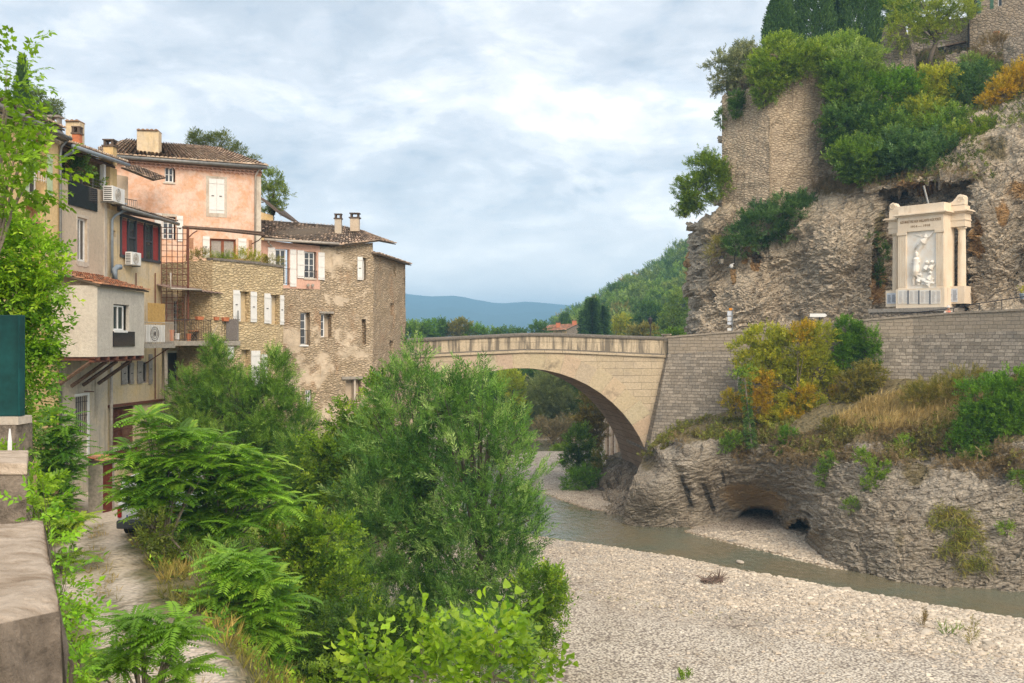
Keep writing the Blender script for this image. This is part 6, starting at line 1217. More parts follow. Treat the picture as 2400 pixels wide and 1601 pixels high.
def text(parent, name, body, f, u, z, size, o, mat, ext=.01, wfit=None):
    c = bpy.data.curves.new('t', 'FONT'); c.body = body; c.size = size; c.extrude = ext; c.align_x = 'CENTER'; c.align_y = 'CENTER'; c.offset = size*.012; to = bpy.data.objects.new('tmp', c); COL.objects.link(to); bpy.context.view_layer.update()
    me = bpy.data.meshes.new_from_object(to.evaluated_get(bpy.context.evaluated_depsgraph_get())); bpy.data.objects.remove(to); n = len(me.vertices); co = np.empty(n*3, np.float32); me.vertices.foreach_get('co', co); co = co.reshape(-1, 3)
    k = wfit/(co[:, 0].max()-co[:, 0].min()) if wfit else 1; V = np.array([f.pt(u+x*k, z+y, o+w) for x, y, w in co]); F = [tuple(p.vertices) for p in me.polygons]; bpy.data.meshes.remove(me); return mesh_obj(name, V, F, M[mat], parent)
def monument():
    f = Fac(2071, 71.2, 2267, 67.0); c = Fac(2105, 69.6, 2212, 67.1); b = f.pt(3, f.z(2160, 722)); t = thing('war_memorial', 'pale stone war memorial with columns, carved relief and name tablets in a rock niche', 'monument', b); z = f.z; D = 1.5
    zb = c.z(2160, 714); zp = c.z(2160, 676); ze = c.z(2160, 541); zc = c.z(2160, 505.5); zt = c.z(2160, 489)
    m = MB(); fbox(m, c, -.1, c.L+.1, zb-.3, zp, -D, .12); fbox(m, f, f.u(2078), 1.2, z(2092, 719), z(2092, 681), -.9, .15); fbox(m, f, f.u(2217), f.u(2263), z(2240, 712), z(2240, 671), -1, .2); m.build('plinth', M['mon'], t)
    for a, e in ((0, c.u(2124)), (c.u(2194), c.L)): m = MB(); fbox(m, c, a, e, zp+.002, ze-.002, -D, 0); m.build('pier', M['mon'], t)
    for a, e in ((0, c.u(2124)), (c.u(2194), c.L)):
        fl = MB()
        for k in range(5): u = a+(e-a)*(k+.5)/5; fbox(fl, c, u-.045, u+.045, zp+.15, ze-.25, .001, .03)
        fbox(fl, c, a-.06, e+.06, ze-.2, ze-.004, .002, .09); fl.build('fluting', M['mon'], t)
    m = MB(); fbox(m, c, c.u(2124), c.u(2194), zp+.002, ze-.002, -.5, -.1); m.build('relief_panel', M['marble'], t)
    m = MB(); fbox(m, c, -.0, c.L, ze+.001, zc-.002, -D, .05); m.build('entablature', M['mon'], t)
    m = MB(); fbox(m, f, f.u(2083), 1.2, z(2095, 548)+.0, z(2095, 519), -1.0, .05); fbox(m, f, f.u(2081), 1.2, z(2095, 535), z(2095, 532), -1.0, .09); m.build('side_entablature', M['mon'], t); m = MB(); fbox(m, f, f.u(2216), f.u(2262), z(2240, 532), z(2240, 500), -1.0, .05); fbox(m, f, f.u(2214), f.u(2264), z(2240, 517), z(2240, 514), -1.0, .09); m.build('side_entablature', M['mon'], t)
    for wd, h0, h1 in ((.14, 0, .09), (.30, .092, .16), (.22, .162, .22)):
        m = MB(); fbox(m, c, -wd, c.L+wd, zc+h0, zc+h1-.002, -D, wd); fbox(m, f, f.u(2083)-wd, 1.1, z(2095, 519)+h0+.002, z(2095, 519)+h1, -1.0, wd); fbox(m, f, f.u(2217), f.u(2262)+wd, z(2240, 500)+h0+.002, z(2240, 500)+h1, -1.0, wd); m.build('cornice', M['mon'], t)
    m = MB(); fbox(m, c, .0, c.L, zc+.222, zt+.3, -D+.1, -.02); fbox(m, f, f.u(2084), 1.1, z(2095, 519)+.224, z(2095, 495), -.9, 0); fbox(m, f, f.u(2217), f.u(2261), z(2240, 500)+.224, z(2240, 482), -.9, 0); m.build('attic', M['mon'], t)
    for x0, x1, yb, yt, s in ((2085, 2119, 494, 474, 1), (2216, 2260, 481, 456, -1)):   # scroll ornaments
        m = MB(); a, e = f.u(x0), f.u(x1); z0, z1 = z((x0+x1)/2, yb), z((x0+x1)/2, yt); hh = z1-z0; pr = [(0, 0), (0, .72), (.08, .9), (.22, 1), (.36, .9), (.45, .66), (.62, .38), (.82, .2), (1, .14), (1, 0)]
        if s < 0: pr = [(1-x, y) for x, y in pr][::-1]
        n = len(pr); vs = [f.pt(a+(e-a)*x, z0+hh*y, o) for o in (.0, -.6) for x, y in pr]; m.add(vs, [tuple(range(n)), tuple(range(2*n-1, n-1, -1))]+[(i, i+n, (i+1) % n+n, (i+1) % n) for i in range(n)])
        m.build('scroll', M['mon'], t); m2 = MB(); cu = a+(e-a)*(.2 if s > 0 else .8); m2.tube([f.pt(cu+.22*(1-k/16)*math.cos(k*.8), z0+hh*.5+.22*(1-k/16)*math.sin(k*.8), .02) for k in range(15)], .035, 5); m2.build('volute', M['mon'], t)
    for x0, x1, yb, yt in ((2087, 2105, 681, 549), (2240, 2259, 671, 533)):   # round fluted columns
        q = f.pt(f.u((x0+x1)/2), 0, -.35); zz0, zz1 = z(x0, yb), z(x0, yt); rr = (f.u(x1)-f.u(x0))/2; n = 40; m = MB(); V = []
        for zq, sc in ((zz0, 1.0), ((zz0+zz1)/2, .96), (zz1-.16, .86)): V += [(q.x+rr*sc*(.93 if k % 2 else 1)*math.cos(k*2*math.pi/n), q.y+rr*sc*(.93 if k % 2 else 1)*math.sin(k*2*math.pi/n), zq) for k in range(n)]
        m.add(V, [(i*n+k, i*n+(k+1) % n, (i+1)*n+(k+1) % n, (i+1)*n+k) for i in range(2) for k in range(n)]); cc = m.build('column', M['mon'], t); m = MB(); m.lathe((q.x, q.y, zz1-.16), [(rr*.86, 0), (rr*1.2, .09), (rr*1.2, .158)], 24); m.build('capital', M['mon'], cc)
    text(t, 'inscription', 'AUX MARTYRS! AUX VAILLANTS! AUX FORTS', c, c.L*.5, c.z(2158, 518), .26, .055, 'mon_dark', .012, c.L*.9); text(t, 'inscription', '1914 — 1918', c, c.L*.5, c.z(2158, 530), .24, .055, 'mon_dark', .012, c.L*.42)
    for x0, x1 in ((2107, 2129), (2133, 2154), (2158, 2180), (2184, 2207)):
        r_ = c.rect(x0, 680, x1, 712); m = MB(); fbox(m, c, *r_, .125, .15); pq = m.build('name_tablet', M['marble'], t); l = MB(); rr = random.Random(x0)
        for i in range(15):
            for cl in range(2): w = (r_[1]-r_[0])*rr.uniform(.26, .38); u = r_[0]+.08+cl*(r_[1]-r_[0])*.5; zq = r_[3]-.1-i*(r_[3]-r_[2]-.15)/15; fbox(l, c, u, u+w, zq-.012, zq+.008, .151, .155)
        l.build('engraved_lines', M['ink_pale'], pq)
    for x in (2131, 2156, 2182): m = MB(); fbox(m, c, c.u(x)-.05, c.u(x)+.05, c.z(x, 713), c.z(x, 681), .124, .17); m.build('dark_strip', M['ink'], t)
    for ff, r_, o in ((f, (2081, 687, 2102, 712), .152), (f, (2222, 677, 2247, 708), .202)):
        r_ = ff.rect(*r_); m = MB(); fbox(m, ff, *r_, o, o+.03); pq = m.build('enamel_plaque', M['plaque'], t); l = MB(); rr = random.Random(4)
        for i in range(9):
            for cl in range(2): w = (r_[1]-r_[0])*rr.uniform(.3, .4); u = r_[0]+.06+cl*(r_[1]-r_[0])*.5; zq = r_[3]-.15-i*(r_[3]-r_[2]-.2)/9; fbox(l, ff, u, u+w, zq-.02, zq+.015, o+.031, o+.035)
        l.build('printed_lines', M['ink'], pq)
    # carved figures: a winged woman above, a standing soldier, crouching men at lower right
    def p(x, y, o=0.): u, zz = c.uz(x, y); return c.pt(u, zz, -.135+o)
    g = MB(); T = g.tube
    T([p(2142, 583), p(2152, 575, .05), p(2163, 566, .1), p(2170, 557, .08)], [.08, .2, .24, .12], 8); T([p(2168, 560, .1), p(2178, 553, .08), p(2187, 543, .04)], [.09, .07, .045], 6); T([p(2160, 562, .08), p(2152, 572, .06), p(2144, 582, .02)], [.08, .06, .04], 6); T([p(2168, 556, .12), p(2170, 549, .12)], [.14, .10], 8); T([p(2158, 553, .02), p(2140, 549, .0), p(2128, 547, -.02)], [.09, .06, .02], 5); T([p(2160, 570, .05), p(2150, 588, .03), p(2143, 604, 0)], [.2, .16, .06], 7)
    g.build('carved_winged_figure', M['marble'], t); g = MB(); T = g.tube
    T([p(2148, 600, .12), p(2148, 594, .12), p(2148, 588, .1)], [.13, .14, .07], 8); T([p(2148, 601, .08), p(2148, 608, .12), p(2147, 622, .12), p(2146, 636, .1), p(2144, 645, .08)], [.08, .25, .22, .27, .22], 10); T([p(2144, 643, .08), p(2140, 655, .08), p(2141, 668, .06)], [.14, .1, .08], 7); T([p(2149, 643, .08), p(2153, 655, .1), p(2152, 668, .08)], [.14, .1, .08], 7); T([p(2142, 607, .14), p(2138, 616, .14), p(2148, 617, .22)], [.1, .08, .06], 6); T([p(2154, 607, .14), p(2156, 615, .16), p(2150, 617, .22)], [.1, .08, .06], 6); T([p(2152, 612, .24), p(2151, 668, .14)], .03, 4)
    g.build('carved_soldier', M['marble'], t); g = MB(); T = g.tube
    for x, y, s in ((2172, 616, 1), (2184, 615, 1), (2156, 645, 1), (2180, 640, .9)): T([p(x, y+3, .06), p(x, y-1, .1), p(x, y-5, .07)], [.1*s, .14*s, .06*s], 8); T([p(x, y+5, .04), p(x-4, y+14, .08), p(x-9, y+20, .03)], [.1, .2, .1], 8)
    T([p(2158, 655, .05), p(2172, 662, .1), p(2190, 664, .05)], [.12, .2, .08], 8); T([p(2160, 664, .05), p(2176, 668, .1), p(2186, 652, .1)], [.1, .16, .08], 8); T([p(2190, 620, .05), p(2182, 630, .08), p(2170, 634, .04)], [.06, .1, .05], 6); g.build('carved_kneeling_men', M['marble'], t)
    s = thing('monument_terrace', 'grey stone step and rubble footing under the war memorial', 'terrace', f.pt(2.5, z(2150, 735))); g = Fac(2036, 70.6, 2222, 66.4); m = MB(); fbox(m, g, 0, g.L, g.z(2130, 731), g.z(2130, 722), -3, .1); m.build('step', M['concrete'], s); m = MB(); fbox(m, g, .1, g.L, g.z(2130, 752), g.z(2130, 731)-.003, -3, 0); m.build('footing', M['st_castle'], s)
    m = MB(); a = c.pt(c.u(2168), c.z(2168, 488)+.1, -.6); q = thing('steel_prop', 'slim grey prop between the memorial and the rock above it', 'prop', a); m.tube([a, P(2165, 436, 69.2)], .07, 6); m.build('bar', M['zinc'], q)
M['ink_pale'] = plain('faded_lettering', (.45, .43, .42), .8, var=.05); M['mon_dark'] = plain('carved_letters', (.30, .20, .11), .8, var=.1)
monument()
# ---- things on the road
def road_things():
    Y = 74.6; k = Y/S; b = P(1712, 800, Y); t = thing('road_sign_stack', 'post with four pale road sign backs under a small orange sign', 'road sign', P(1712, 796, Y)); m = MB(); m.tube([P(1717, 800, Y), P(1717, 726, Y)], .04, 6); m.build('post', M['zinc'], t)
    for y0, y1, m_ in ((722, 727, 'orange_sign'), (729, 740, 'plaque'), (742, 753, 'plaque'), (755, 761, 'plaque'), (769, 775, 'white')):
        a, e = P(1705 if y0 > 727 else 1709, y1, Y-.1), P(1718, y0, Y-.1); m = MB(); m.hexa([(a.x, a.y, a.z), (e.x, a.y+.25, a.z), (e.x, a.y+.28, a.z), (a.x, a.y+.03, a.z), (a.x, a.y, e.z), (e.x, a.y+.25, e.z), (e.x, a.y+.28, e.z), (a.x, a.y+.03, e.z)]); m.build('panel', M[m_], t)
    Y = 71; t = thing('arrow_sign', 'blank white arrow-shaped direction sign on a short post above the retaining wall', 'road sign', P(1921, 775, Y)); m = MB(); m.tube([P(1921, 778, Y), P(1921, 742, Y)], .06, 6); m.build('post', M['iron'], t); m = MB(); q = [P(x, y, Y-.08) for x, y in ((1898, 743), (1934, 743), (1939, 739), (1934, 735), (1898, 735))]; m.add([tuple(v) for v in q]+[(v[0], v[1]+.05, v[2]) for v in q], [(0, 1, 2, 3, 4), (9, 8, 7, 6, 5)]+[(i, (i+1) % 5, (i+1) % 5+5, i+5) for i in range(5)]); m.build('panel', M['white'], t)
    m = MB(); q = [P(x, y, Y-.085) for x, y in ((1897, 744), (1935, 744), (1940.5, 739), (1935, 734), (1897, 734))]; m.tube([v for v in q]+[q[0]], .012, 4); m.build('rim', M['iron'], t)
    Y = 79.4; t = thing('bracket_lantern', 'old street lantern hanging from an iron arm on the cliff face', 'lantern', P(1733, 591, Y)); m = MB(); m.tube([P(1736, 591, Y+1), P(1722, 591, Y), P(1690, 591, Y)], .035, 5); m.tube([P(1736, 598, Y+1), P(1724, 598, Y), P(1706, 592, Y)], .025, 5); m.tube([P(1690, 591, Y), P(1690.5, 599, Y)], .02, 4); m.build('arm', M['iron'], t)
    c = P(1691, 619, Y); m = MB(); m.lathe(c, [(.13, 0), (.24, .42), (.26, .44), (.08, .62), (.03, .68)], 6); m.build('lamp_head', M['iron'], t); m = MB(); m.lathe(c+Vector((0, 0, .04)), [(.145, 0), (.235, .36)], 6); m.build('glass', M['lantern_glass'], t)
    t = thing('security_camera', 'white dome camera on a thin pole beside the lantern', 'camera', P(1715, 620, Y)); m = MB(); m.tube([P(1721, 575, Y), P(1721, 622, Y)], .035, 5); m.build('pole', M['iron'], t); m = MB(); m.lathe(P(1714, 628, Y), [(.1, 0), (.16, .1), (.16, .22), (.05, .3)], 12); m.tube([P(1714, 620, Y), P(1720, 618, Y)], .05, 6); m.build('dome', M['white'], t)
    Y = 83.5; b = P(1524, 795, Y); t = thing('street_lamp', 'black post lantern standing behind the bridge parapet', 'street lamp', b-Vector((0, 0, .4))); m = MB(); m.lathe(b-Vector((0, 0, .4)), [(.12, 0), (.1, .4), (.05, .6), (.045, 1.75), (.09, 1.8)], 8); m.build('post', M['iron'], t); m = MB(); m.lathe(b+Vector((0, 0, 1.25)), [(.1, 0), (.2, .38), (.23, .4), (.06, .58), (.02, .68)], 6); m.build('lamp_head', M['iron'], t)
    # handrail by the monument
    t = thing('handrail', 'thin iron handrail climbing past the war memorial', 'handrail', P(2300, 725, 63)); m = MB(); L_ = [P(2110, 737, 67.5), P(2235, 722, 64.5), P(2295, 711, 63), P(2348, 703, 61.6), P(2410, 694, 60)]; m.tube(L_, .03, 5); m.build('rail', M['iron'], t); m = MB()
    for a in L_[1:]: m.tube([a, a-Vector((0, 0, 1.0))], .028, 5)
    m.build('posts', M['iron'], t)
    t = thing('wall_pipe', 'pale thin pipe running down the retaining wall left of the autumn tree', 'pipe', P(1733, 860, 71)); m = MB(); m.tube([P(1741, 812, 71.9), P(1735, 858, 71.3), P(1728, 905, 70.5)], .035, 5); m.build('pipe', M['pipe'], t)
    c = P(1573, 852, 74.0); t = thing('wall_shrine', 'tiny arched stone niche fixed to the retaining wall beside the bridge', 'niche', c-Vector((0, 0, .2))); m = MB(); n = 9; pr = [(-.2, -.2)]+[(.2*math.cos(math.pi-math.pi*k/8), .1+.2*math.sin(math.pi*k/8)) for k in range(9)]+[(.2, -.2)]; inn = [(x*.6, y*.6) for x, y in pr]; V = [(c.x+x, c.y-.18, c.z+y) for x, y in pr]+[(c.x+x, c.y-.18, c.z+y) for x, y in inn]+[(c.x+x, c.y+.35, c.z+y) for x, y in pr]+[(c.x+x, c.y+.1, c.z+y) for x, y in inn]; N_ = len(pr)
    m.add(V, [(i, (i+1) % N_, N_+(i+1) % N_, N_+i) for i in range(N_)]+[(i, 2*N_+i, 2*N_+(i+1) % N_, (i+1) % N_) for i in range(N_)]+[(N_+i, N_+(i+1) % N_, 3*N_+(i+1) % N_, 3*N_+i) for i in range(N_)]+[tuple(range(3*N_, 4*N_))]); m.build('frame', M['br_par'], t)
    c = P(2397, 690, 62); t = thing('flower_pot', 'small blue pot of yellow flowers at the right edge beside the handrail', 'flower pot', c-Vector((0, 0, .3))); m = MB(); m.lathe(c-Vector((0, 0, .3)), [(.12, 0), (.2, .32), (.22, .32), (.2, .36)], 10); m.build('pot', M['bluegrey'], t); r = np.random.default_rng(2); p = np.array(c)+np.array([0, 0, .25])+r.normal(0, .13, (40, 3)); V, F, C = instance('broad', p, r.normal(0, 1, (40, 3))+[0, 0, 1], np.full(40, .16), pal(r.random(40), [(.1, .2, .03), (.6, .5, .05)]), r); mesh_obj('flowers', V, F, M['leaf'], t, col=C)
    # pillars of the wall beyond the bridge
    f = Fac(1405, 101, 1452, 98); t = thing('pillared_wall', 'brick wall with three pale pilasters seen through the arch at right', 'wall', f.pt(1, f.z(1430, 1080))); m = MB(); fbox(m, f, f.u(1416), f.L+3, f.z(1430, 1090), f.z(1430, 925), -.6, -.2); m.build('wall', M['barrel'], t); 
    for x, yb in ((1418, 1065), (1431, 1080), (1443, 1070)): m = MB(); fbox(m, f, f.u(x)-.12, f.u(x)+.12, f.z(x, yb), f.z(x, 930), -.2, .1); m.build('pilaster', M['p_edge'], t)
    # farmhouse
    f = Fac(1262, 205, 1328, 198); g = Fac(1328, 198, 1366, 207); t = thing('far_farmhouse', 'far farmhouse with a long tiled roof behind the bridge crown', 'house', f.pt(3, 10)); z0 = 8; e = f.z(1328, 774.5); ws = [f.rect(x, 776, x+3, 779.5) for x in (1293, 1303, 1313)]
    m = MB(); wall_mesh(m, f, 0, f.L, z0, [(0, f.z(1262, 777.5)), (f.L, e)], ws, step=2, back=0, reveal=.2); m.build('front_wall', M['p_yellow'], t); m = MB(); wall_mesh(m, g, 0, g.L, z0, [(0, e), (g.L*.62, g.z(1350, 760.5)), (g.L, g.z(1366, 766))], [], step=2, back=0); m.build('gable_wall', M['st_castle'], t)
    for w in ws: m = MB(); fbox(m, f, *w, -.22, -.2); m.build('window', M['dark_room'], t)
    A, B, C_ = f.pt(-.5, f.z(1262, 777)+.05, .5), f.pt(f.L+.3, e+.1, .5), g.pt(g.L*.62, g.z(1350, 760)+.1, .3); D = C_+(A-B)*.93; build_tiles(t, [(A, B, C_, D)], 'red', per=.4, row=.7, h=.12)
    for x, y in ((1308, 762), (1346, 757)): chimney(t, P(x, y+6, 203), .9, .7, 1.0, 'terra', 'slab')
M['orange_sign'] = plain('orange_sign', (.75, .28, .02), .5, var=.05); M['lantern_glass'] = plain('lantern_glass', (.30, .27, .22), .2, var=.1)
road_things()
def person():
    b = P(2222, 735, 64.6); z0 = b.z-1.22; x, y = b.x, 64.6; t = thing('person', 'person with white hat and pink backpack behind the wall below the memorial', 'person', (x, y, z0))
    J = dict(pel=(0, 0, .92), ch=(0, 0, 1.22), ne=(.0, 0, 1.42), hd=(.02, -.01, 1.50), ht=(.03, -.01, 1.66), ls=(-.17, 0, 1.36), le=(-.24, .04, 1.10), lh=(-.16, -.16, .92), lf=(-.14, -.2, .86), rs=(.17, 0, 1.36), re=(.32, .0, 1.16), rh=(.42, -.12, 1.02), rf=(.46, -.15, .97), lk=(-.09, 0, .5), la=(-.1, .05, .09), lt=(-.1, -.1, .04), rk=(.12, -.1, .5), ra=(.16, 0, .09), rt=(.17, -.14, .04), lp=(-.09, 0, .86), rp=(.09, 0, .86))
    rad = dict(pel=.15, ch=.16, ne=.06, hd=.09, ht=.085, ls=.065, le=.045, lh=.032, lf=.02, rs=.065, re=.045, rh=.032, rf=.02, lk=.065, la=.045, lt=.035, rk=.065, ra=.045, rt=.035, lp=.10, rp=.10)
    E = [('pel', 'ch'), ('ch', 'ne'), ('ne', 'hd'), ('hd', 'ht'), ('ch', 'ls'), ('ls', 'le'), ('le', 'lh'), ('lh', 'lf'), ('ch', 'rs'), ('rs', 're'), ('re', 'rh'), ('rh', 'rf'), ('pel', 'lp'), ('lp', 'lk'), ('lk', 'la'), ('la', 'lt'), ('pel', 'rp'), ('rp', 'rk'), ('rk', 'ra'), ('ra', 'rt')]
    ks = list(J); me = bpy.data.meshes.new('body'); me.from_pydata([J[k] for k in ks], [(ks.index(a), ks.index(b_)) for a, b_ in E], []); o = bpy.data.objects.new('body', me); COL.objects.link(o); o.parent = t; me.materials.append(M['skin'])
    s = o.modifiers.new('skin', 'SKIN')
    for i, k in enumerate(ks): me.skin_vertices[0].data[i].radius = (rad[k],)*2; me.skin_vertices[0].data[i].use_root = (k == 'pel')
    sb = o.modifiers.new('sub', 'SUBSURF'); sb.levels = sb.render_levels = 1
    def part(name, mat, els): m = MB(); [m.tube([Vector((x, y, z0))+Vector(p) for p in pts], rr, 12) for pts, rr in els]; m.build(name, M[mat], t, smooth=True)
    part('shirt', 'shirt', [([J['pel'], (0, 0, 1.1), J['ch'], (0, 0, 1.40)], [.175, .18, .19, .09]), ([J['ls'], J['le']], [.085, .065]), ([J['rs'], J['re']], [.085, .065])]); part('trousers', 'shorts', [([(0, 0, .98), (0, 0, .88)], [.17, .17]), ([J['lp'], J['lk']], [.115, .085]), ([J['rp'], J['rk']], [.115, .085])])
    part('backpack', 'pack', [([(-.04, -.24, 1.0), (-.04, -.26, 1.2), (-.03, -.2, 1.38)], [.12, .14, .08])]); part('hat', 'shirt', [([(.03, -.01, 1.60), (.03, -.01, 1.64), (.03, -.01, 1.76)], [.17, .125, .07])])
M['skin'] = plain('skin', (.50, .30, .20), .6, var=.05); M['shirt'] = plain('light_cloth', (.60, .55, .50), .9, var=.1); M['shorts'] = plain('grey_cloth', (.18, .18, .2), .9); M['pack'] = plain('pink_pack', (.62, .20, .13), .8)
person()
# ---- loose things on the river bed
def stone_tmpl():
    V, F = [], []
    bm_ = {}
    import itertools
    g = [(-1, 0, 1)]*3; idx = {}
    for p in itertools.product((-1, 0, 1), repeat=3):
        if max(map(abs, p)) == 1: idx[p] = len(V); v = np.array(p, float); V.append(v/np.linalg.norm(v)*(.85+.15*np.linalg.norm(v)))
    for ax in range(3):
        for s in (-1, 1):
            for a in (-1, 0):
                for b in (-1, 0):
                    q = []
                    for da, db in ((0, 0), (1, 0), (1, 1), (0, 1)): p = [0, 0, 0]; p[ax] = s; p[(ax+1) % 3] = a+da; p[(ax+2) % 3] = b+db; q.append(idx[tuple(p)])
                    F.append(q if s > 0 else q[::-1])
    return np.array(V), np.array(F)
SV, SF = stone_tmpl()
def stones_mesh(pos, size, r):
    n = len(pos); a = r.uniform(0, 6.28, n); sc = size[:, None]*np.stack([r.uniform(.8, 1.3, n), r.uniform(.55, .95, n), r.uniform(.3, .55, n)], 1); T = SV[None]*sc[:, None]*(1+.10*r.normal(0, 1, (n, len(SV), 1)))
    X = T[..., 0]*np.cos(a)[:, None]-T[..., 1]*np.sin(a)[:, None]; Y = T[..., 0]*np.sin(a)[:, None]+T[..., 1]*np.cos(a)[:, None]; V = np.stack([X, Y, T[..., 2]], -1)+pos[:, None]
    b = r.random(n)[:, None]; c = (1-b)*np.array([.48, .40, .31])+b*np.array([.70, .61, .49]); c *= r.uniform(.75, 1.15, (n, 1)); C = np.repeat(c, len(SV), 0)
    return V.reshape(-1, 3), (SF[None]+len(SV)*np.arange(n)[:, None, None]).reshape(-1, 4), C
m_ = Mt('river_stone', .9); cc_ = m_.attr(); gg_ = m_.noise(m_.co(), 18, 5, .7); M['stone'] = m_.fin(m_.mix(1, cc_, m_.ramp(gg_, [(.3, .85), (.7, 1.1)]), 'MULTIPLY'), gg_, .01)
def cobbles():
    r = np.random.default_rng(11); n = 110000; X = r.uniform(-2, 30, n); Y = r.uniform(34, 66, n); d = poly_dist(X, Y, WATER); line = 45.5-(X-3)*.62-((X-3)*.02)**2
    q = np.stack([X, Y, 0*X], 1); k = (d > -.25) & (d < 16) & (Y < 64) & ((Y > line+.6*fbm(q*.4, 3, 3)) | (r.random(n) < .10)) & (r.random(n) < np.clip(.25+.35*fbm(q*.35, 3, 6)+.4*np.clip((X-4)/14, 0, 1), .05, 1)) & (X > -1)
    X, Y, d = X[k], Y[k], d[k]; sz = .035*np.exp(r.normal(0, .42, len(X)))*(1+.9*np.clip((X-3)/16, 0, 1)); pos = np.stack([X, Y, ground_z(X, Y)+sz*.12], 1)
    V, F, C = stones_mesh(pos, sz*1.0, r); o = mesh_obj('cobbles', V, F, M['stone'], col=C); tag(o, 'pale rounded cobbles strewn along the shore of the river', 'cobbles', kind='stuff')
cobbles()
def boulder(lab, sx, sy, w, seed):
    g = Pg(sx, sy, .3); r = np.random.default_rng(seed); k = g.y/S; V, F, C = stones_mesh(np.array([[g.x, g.y, float(ground_z(g.x, g.y))+w*k*.15]]), np.array([w*k*.5]), r); o = mesh_obj('boulder', V, F, M['stone'], col=C, origin=(g.x, g.y, float(ground_z(g.x, g.y)))); b = o.modifiers.new('s', 'SUBSURF'); b.levels = b.render_levels = 1; tag(o, lab, 'boulder')
boulder('large pale boulder on the cobbles right of the driftwood', 1905, 1421, 24, 1); boulder('tan boulder just below the large pale boulder', 1930, 1434, 20, 2); boulder('small boulder left of the tan boulder', 1912, 1438, 15, 3); boulder('pale stone lying in the shallow water', 1845, 1348, 16, 4); boulder('flat grey stone in the middle of the stream', 1735, 1308, 24, 5); boulder('pinkish stone at the upper edge of the cobbles', 1660, 1338, 20, 6)
def driftwood():
    c = Pg(1675, 1366, .35); t = thing('driftwood', 'tangled grey-brown driftwood root lying on the gravel', 'driftwood', c); r = random.Random(4); m = MB(); k = c.y/S
    for i in range(26):
        a = r.uniform(0, 6.28); s = Vector((r.uniform(-28, 12)*k, r.uniform(-.3, .3), r.uniform(.02, .15))); e = s+Vector((math.cos(a)*r.uniform(.2, .7), math.sin(a)*.3, r.uniform(.0, .35))); mid = s.lerp(e, .5)+Vector((r.uniform(-.1, .1), 0, r.uniform(0, .12))); m.tube([c+s, c+mid, c+e], [.035, .025, .008], 5)
    for i in range(16): a = R(r.uniform(20, 160)); s = Vector((10*k, 0, .1)); m.tube([c+s, c+s+Vector((math.cos(a)*.55, r.uniform(-.2, .2), math.sin(a)*.6))], [.03, .006], 4)
    m.build('branches', M['driftw'], t); m = MB(); m.tube([c+Vector((-33*k, 0, .1)), c+Vector((0, .1, .16)), c+Vector((20*k, 0, .08))], [.06, .11, .05], 7); m.build('root', M['driftw'], t)
    c = Pg(1716, 1272, .4); t = thing('plank', 'weathered plank on the gravel spit in front of the cave', 'plank', c); m = MB(); m.box(c+Vector((0, 0, .12)), (.55, .3, .06), .5); m.build('board', M['concrete'], t)
M['driftw'] = plain('driftwood', (.17, .12, .095), .95, var=.3, scale=10, bump=.01)
driftwood()
# ---- right: castle slope
for i, (sx, hw, yt, lab) in enumerate(((1830, 40, -25, 'leftmost cypress on the clifftop, light tip touching the top of the view'), (1908, 44, -160, 'broad dark cypress second from the left on the clifftop'), (1963, 20, -140, 'narrow shaded cypress squeezed between two broad ones'), (2012, 46, -170, 'rightmost broad cypress beside the bright green tree'))):
    conifer(lab, sx, 98+(2 if i == 2 else 0), hw, yt, 190, seed=i, group='cypresses on the clifftop', n=8500, size=.62)
plant('olive_tree', 'silvery olive tree leaning out at the left end of the rampart top', 'olive tree', 87, [(1705, 165, 38, 45), (1750, 150, 32, 45), (1688, 190, 20, 22), (1745, 120, 22, 22), (1770, 170, 18, 30)], 'broad', .42, 'grey', 2.0, base=tuple(P(1722, 215, 87)), trunk=.12, mat='leafdull')
plant('tree', 'bright green tree between the cypresses and the ruined wall', 'tree', 99, [(2085, 40, 42, 50), (2110, 0, 40, 50), (2065, 100, 34, 36)], 'broad', .5, 'bright', 3, trunk=.15, base=tuple(P(2080, 190, 99)))
plant('tree', 'yellow-green tree with a bare leaning trunk in front of the house terrace', 'tree', 88, [(2150, 20, 60, 45), (2225, 10, 55, 40), (2120, 70, 42, 34), (2185, 70, 40, 28), (2240, 40, 30, 30)], 'broad', .42, [(.08, .14, .025), (.17, .25, .04), (.30, .36, .08)], 1.5, base=tuple(P(2175, 150, 88)), trunk=.2)
plant('bush', 'yellow-green bush spilling over the rampart top', 'bush', 79.6, [(1820, 155, 58, 48), (1795, 195, 36, 38), (1868, 148, 50, 30), (1788, 228, 16, 20), (1900, 130, 45, 28), (1840, 110, 34, 26)], 'broad', .42, [(.06, .13, .02), (.13, .22, .035), (.24, .33, .06)], 3, trunk=.08)
plant('bush', 'pale green bush below the cypresses near the ruin', 'bush', 88, [(1960, 115, 50, 26), (2000, 130, 60, 28), (1985, 95, 24, 20)], 'broad', .42, [(.08, .16, .03), (.16, .27, .05), (.27, .36, .09)], 3, trunk=.08)
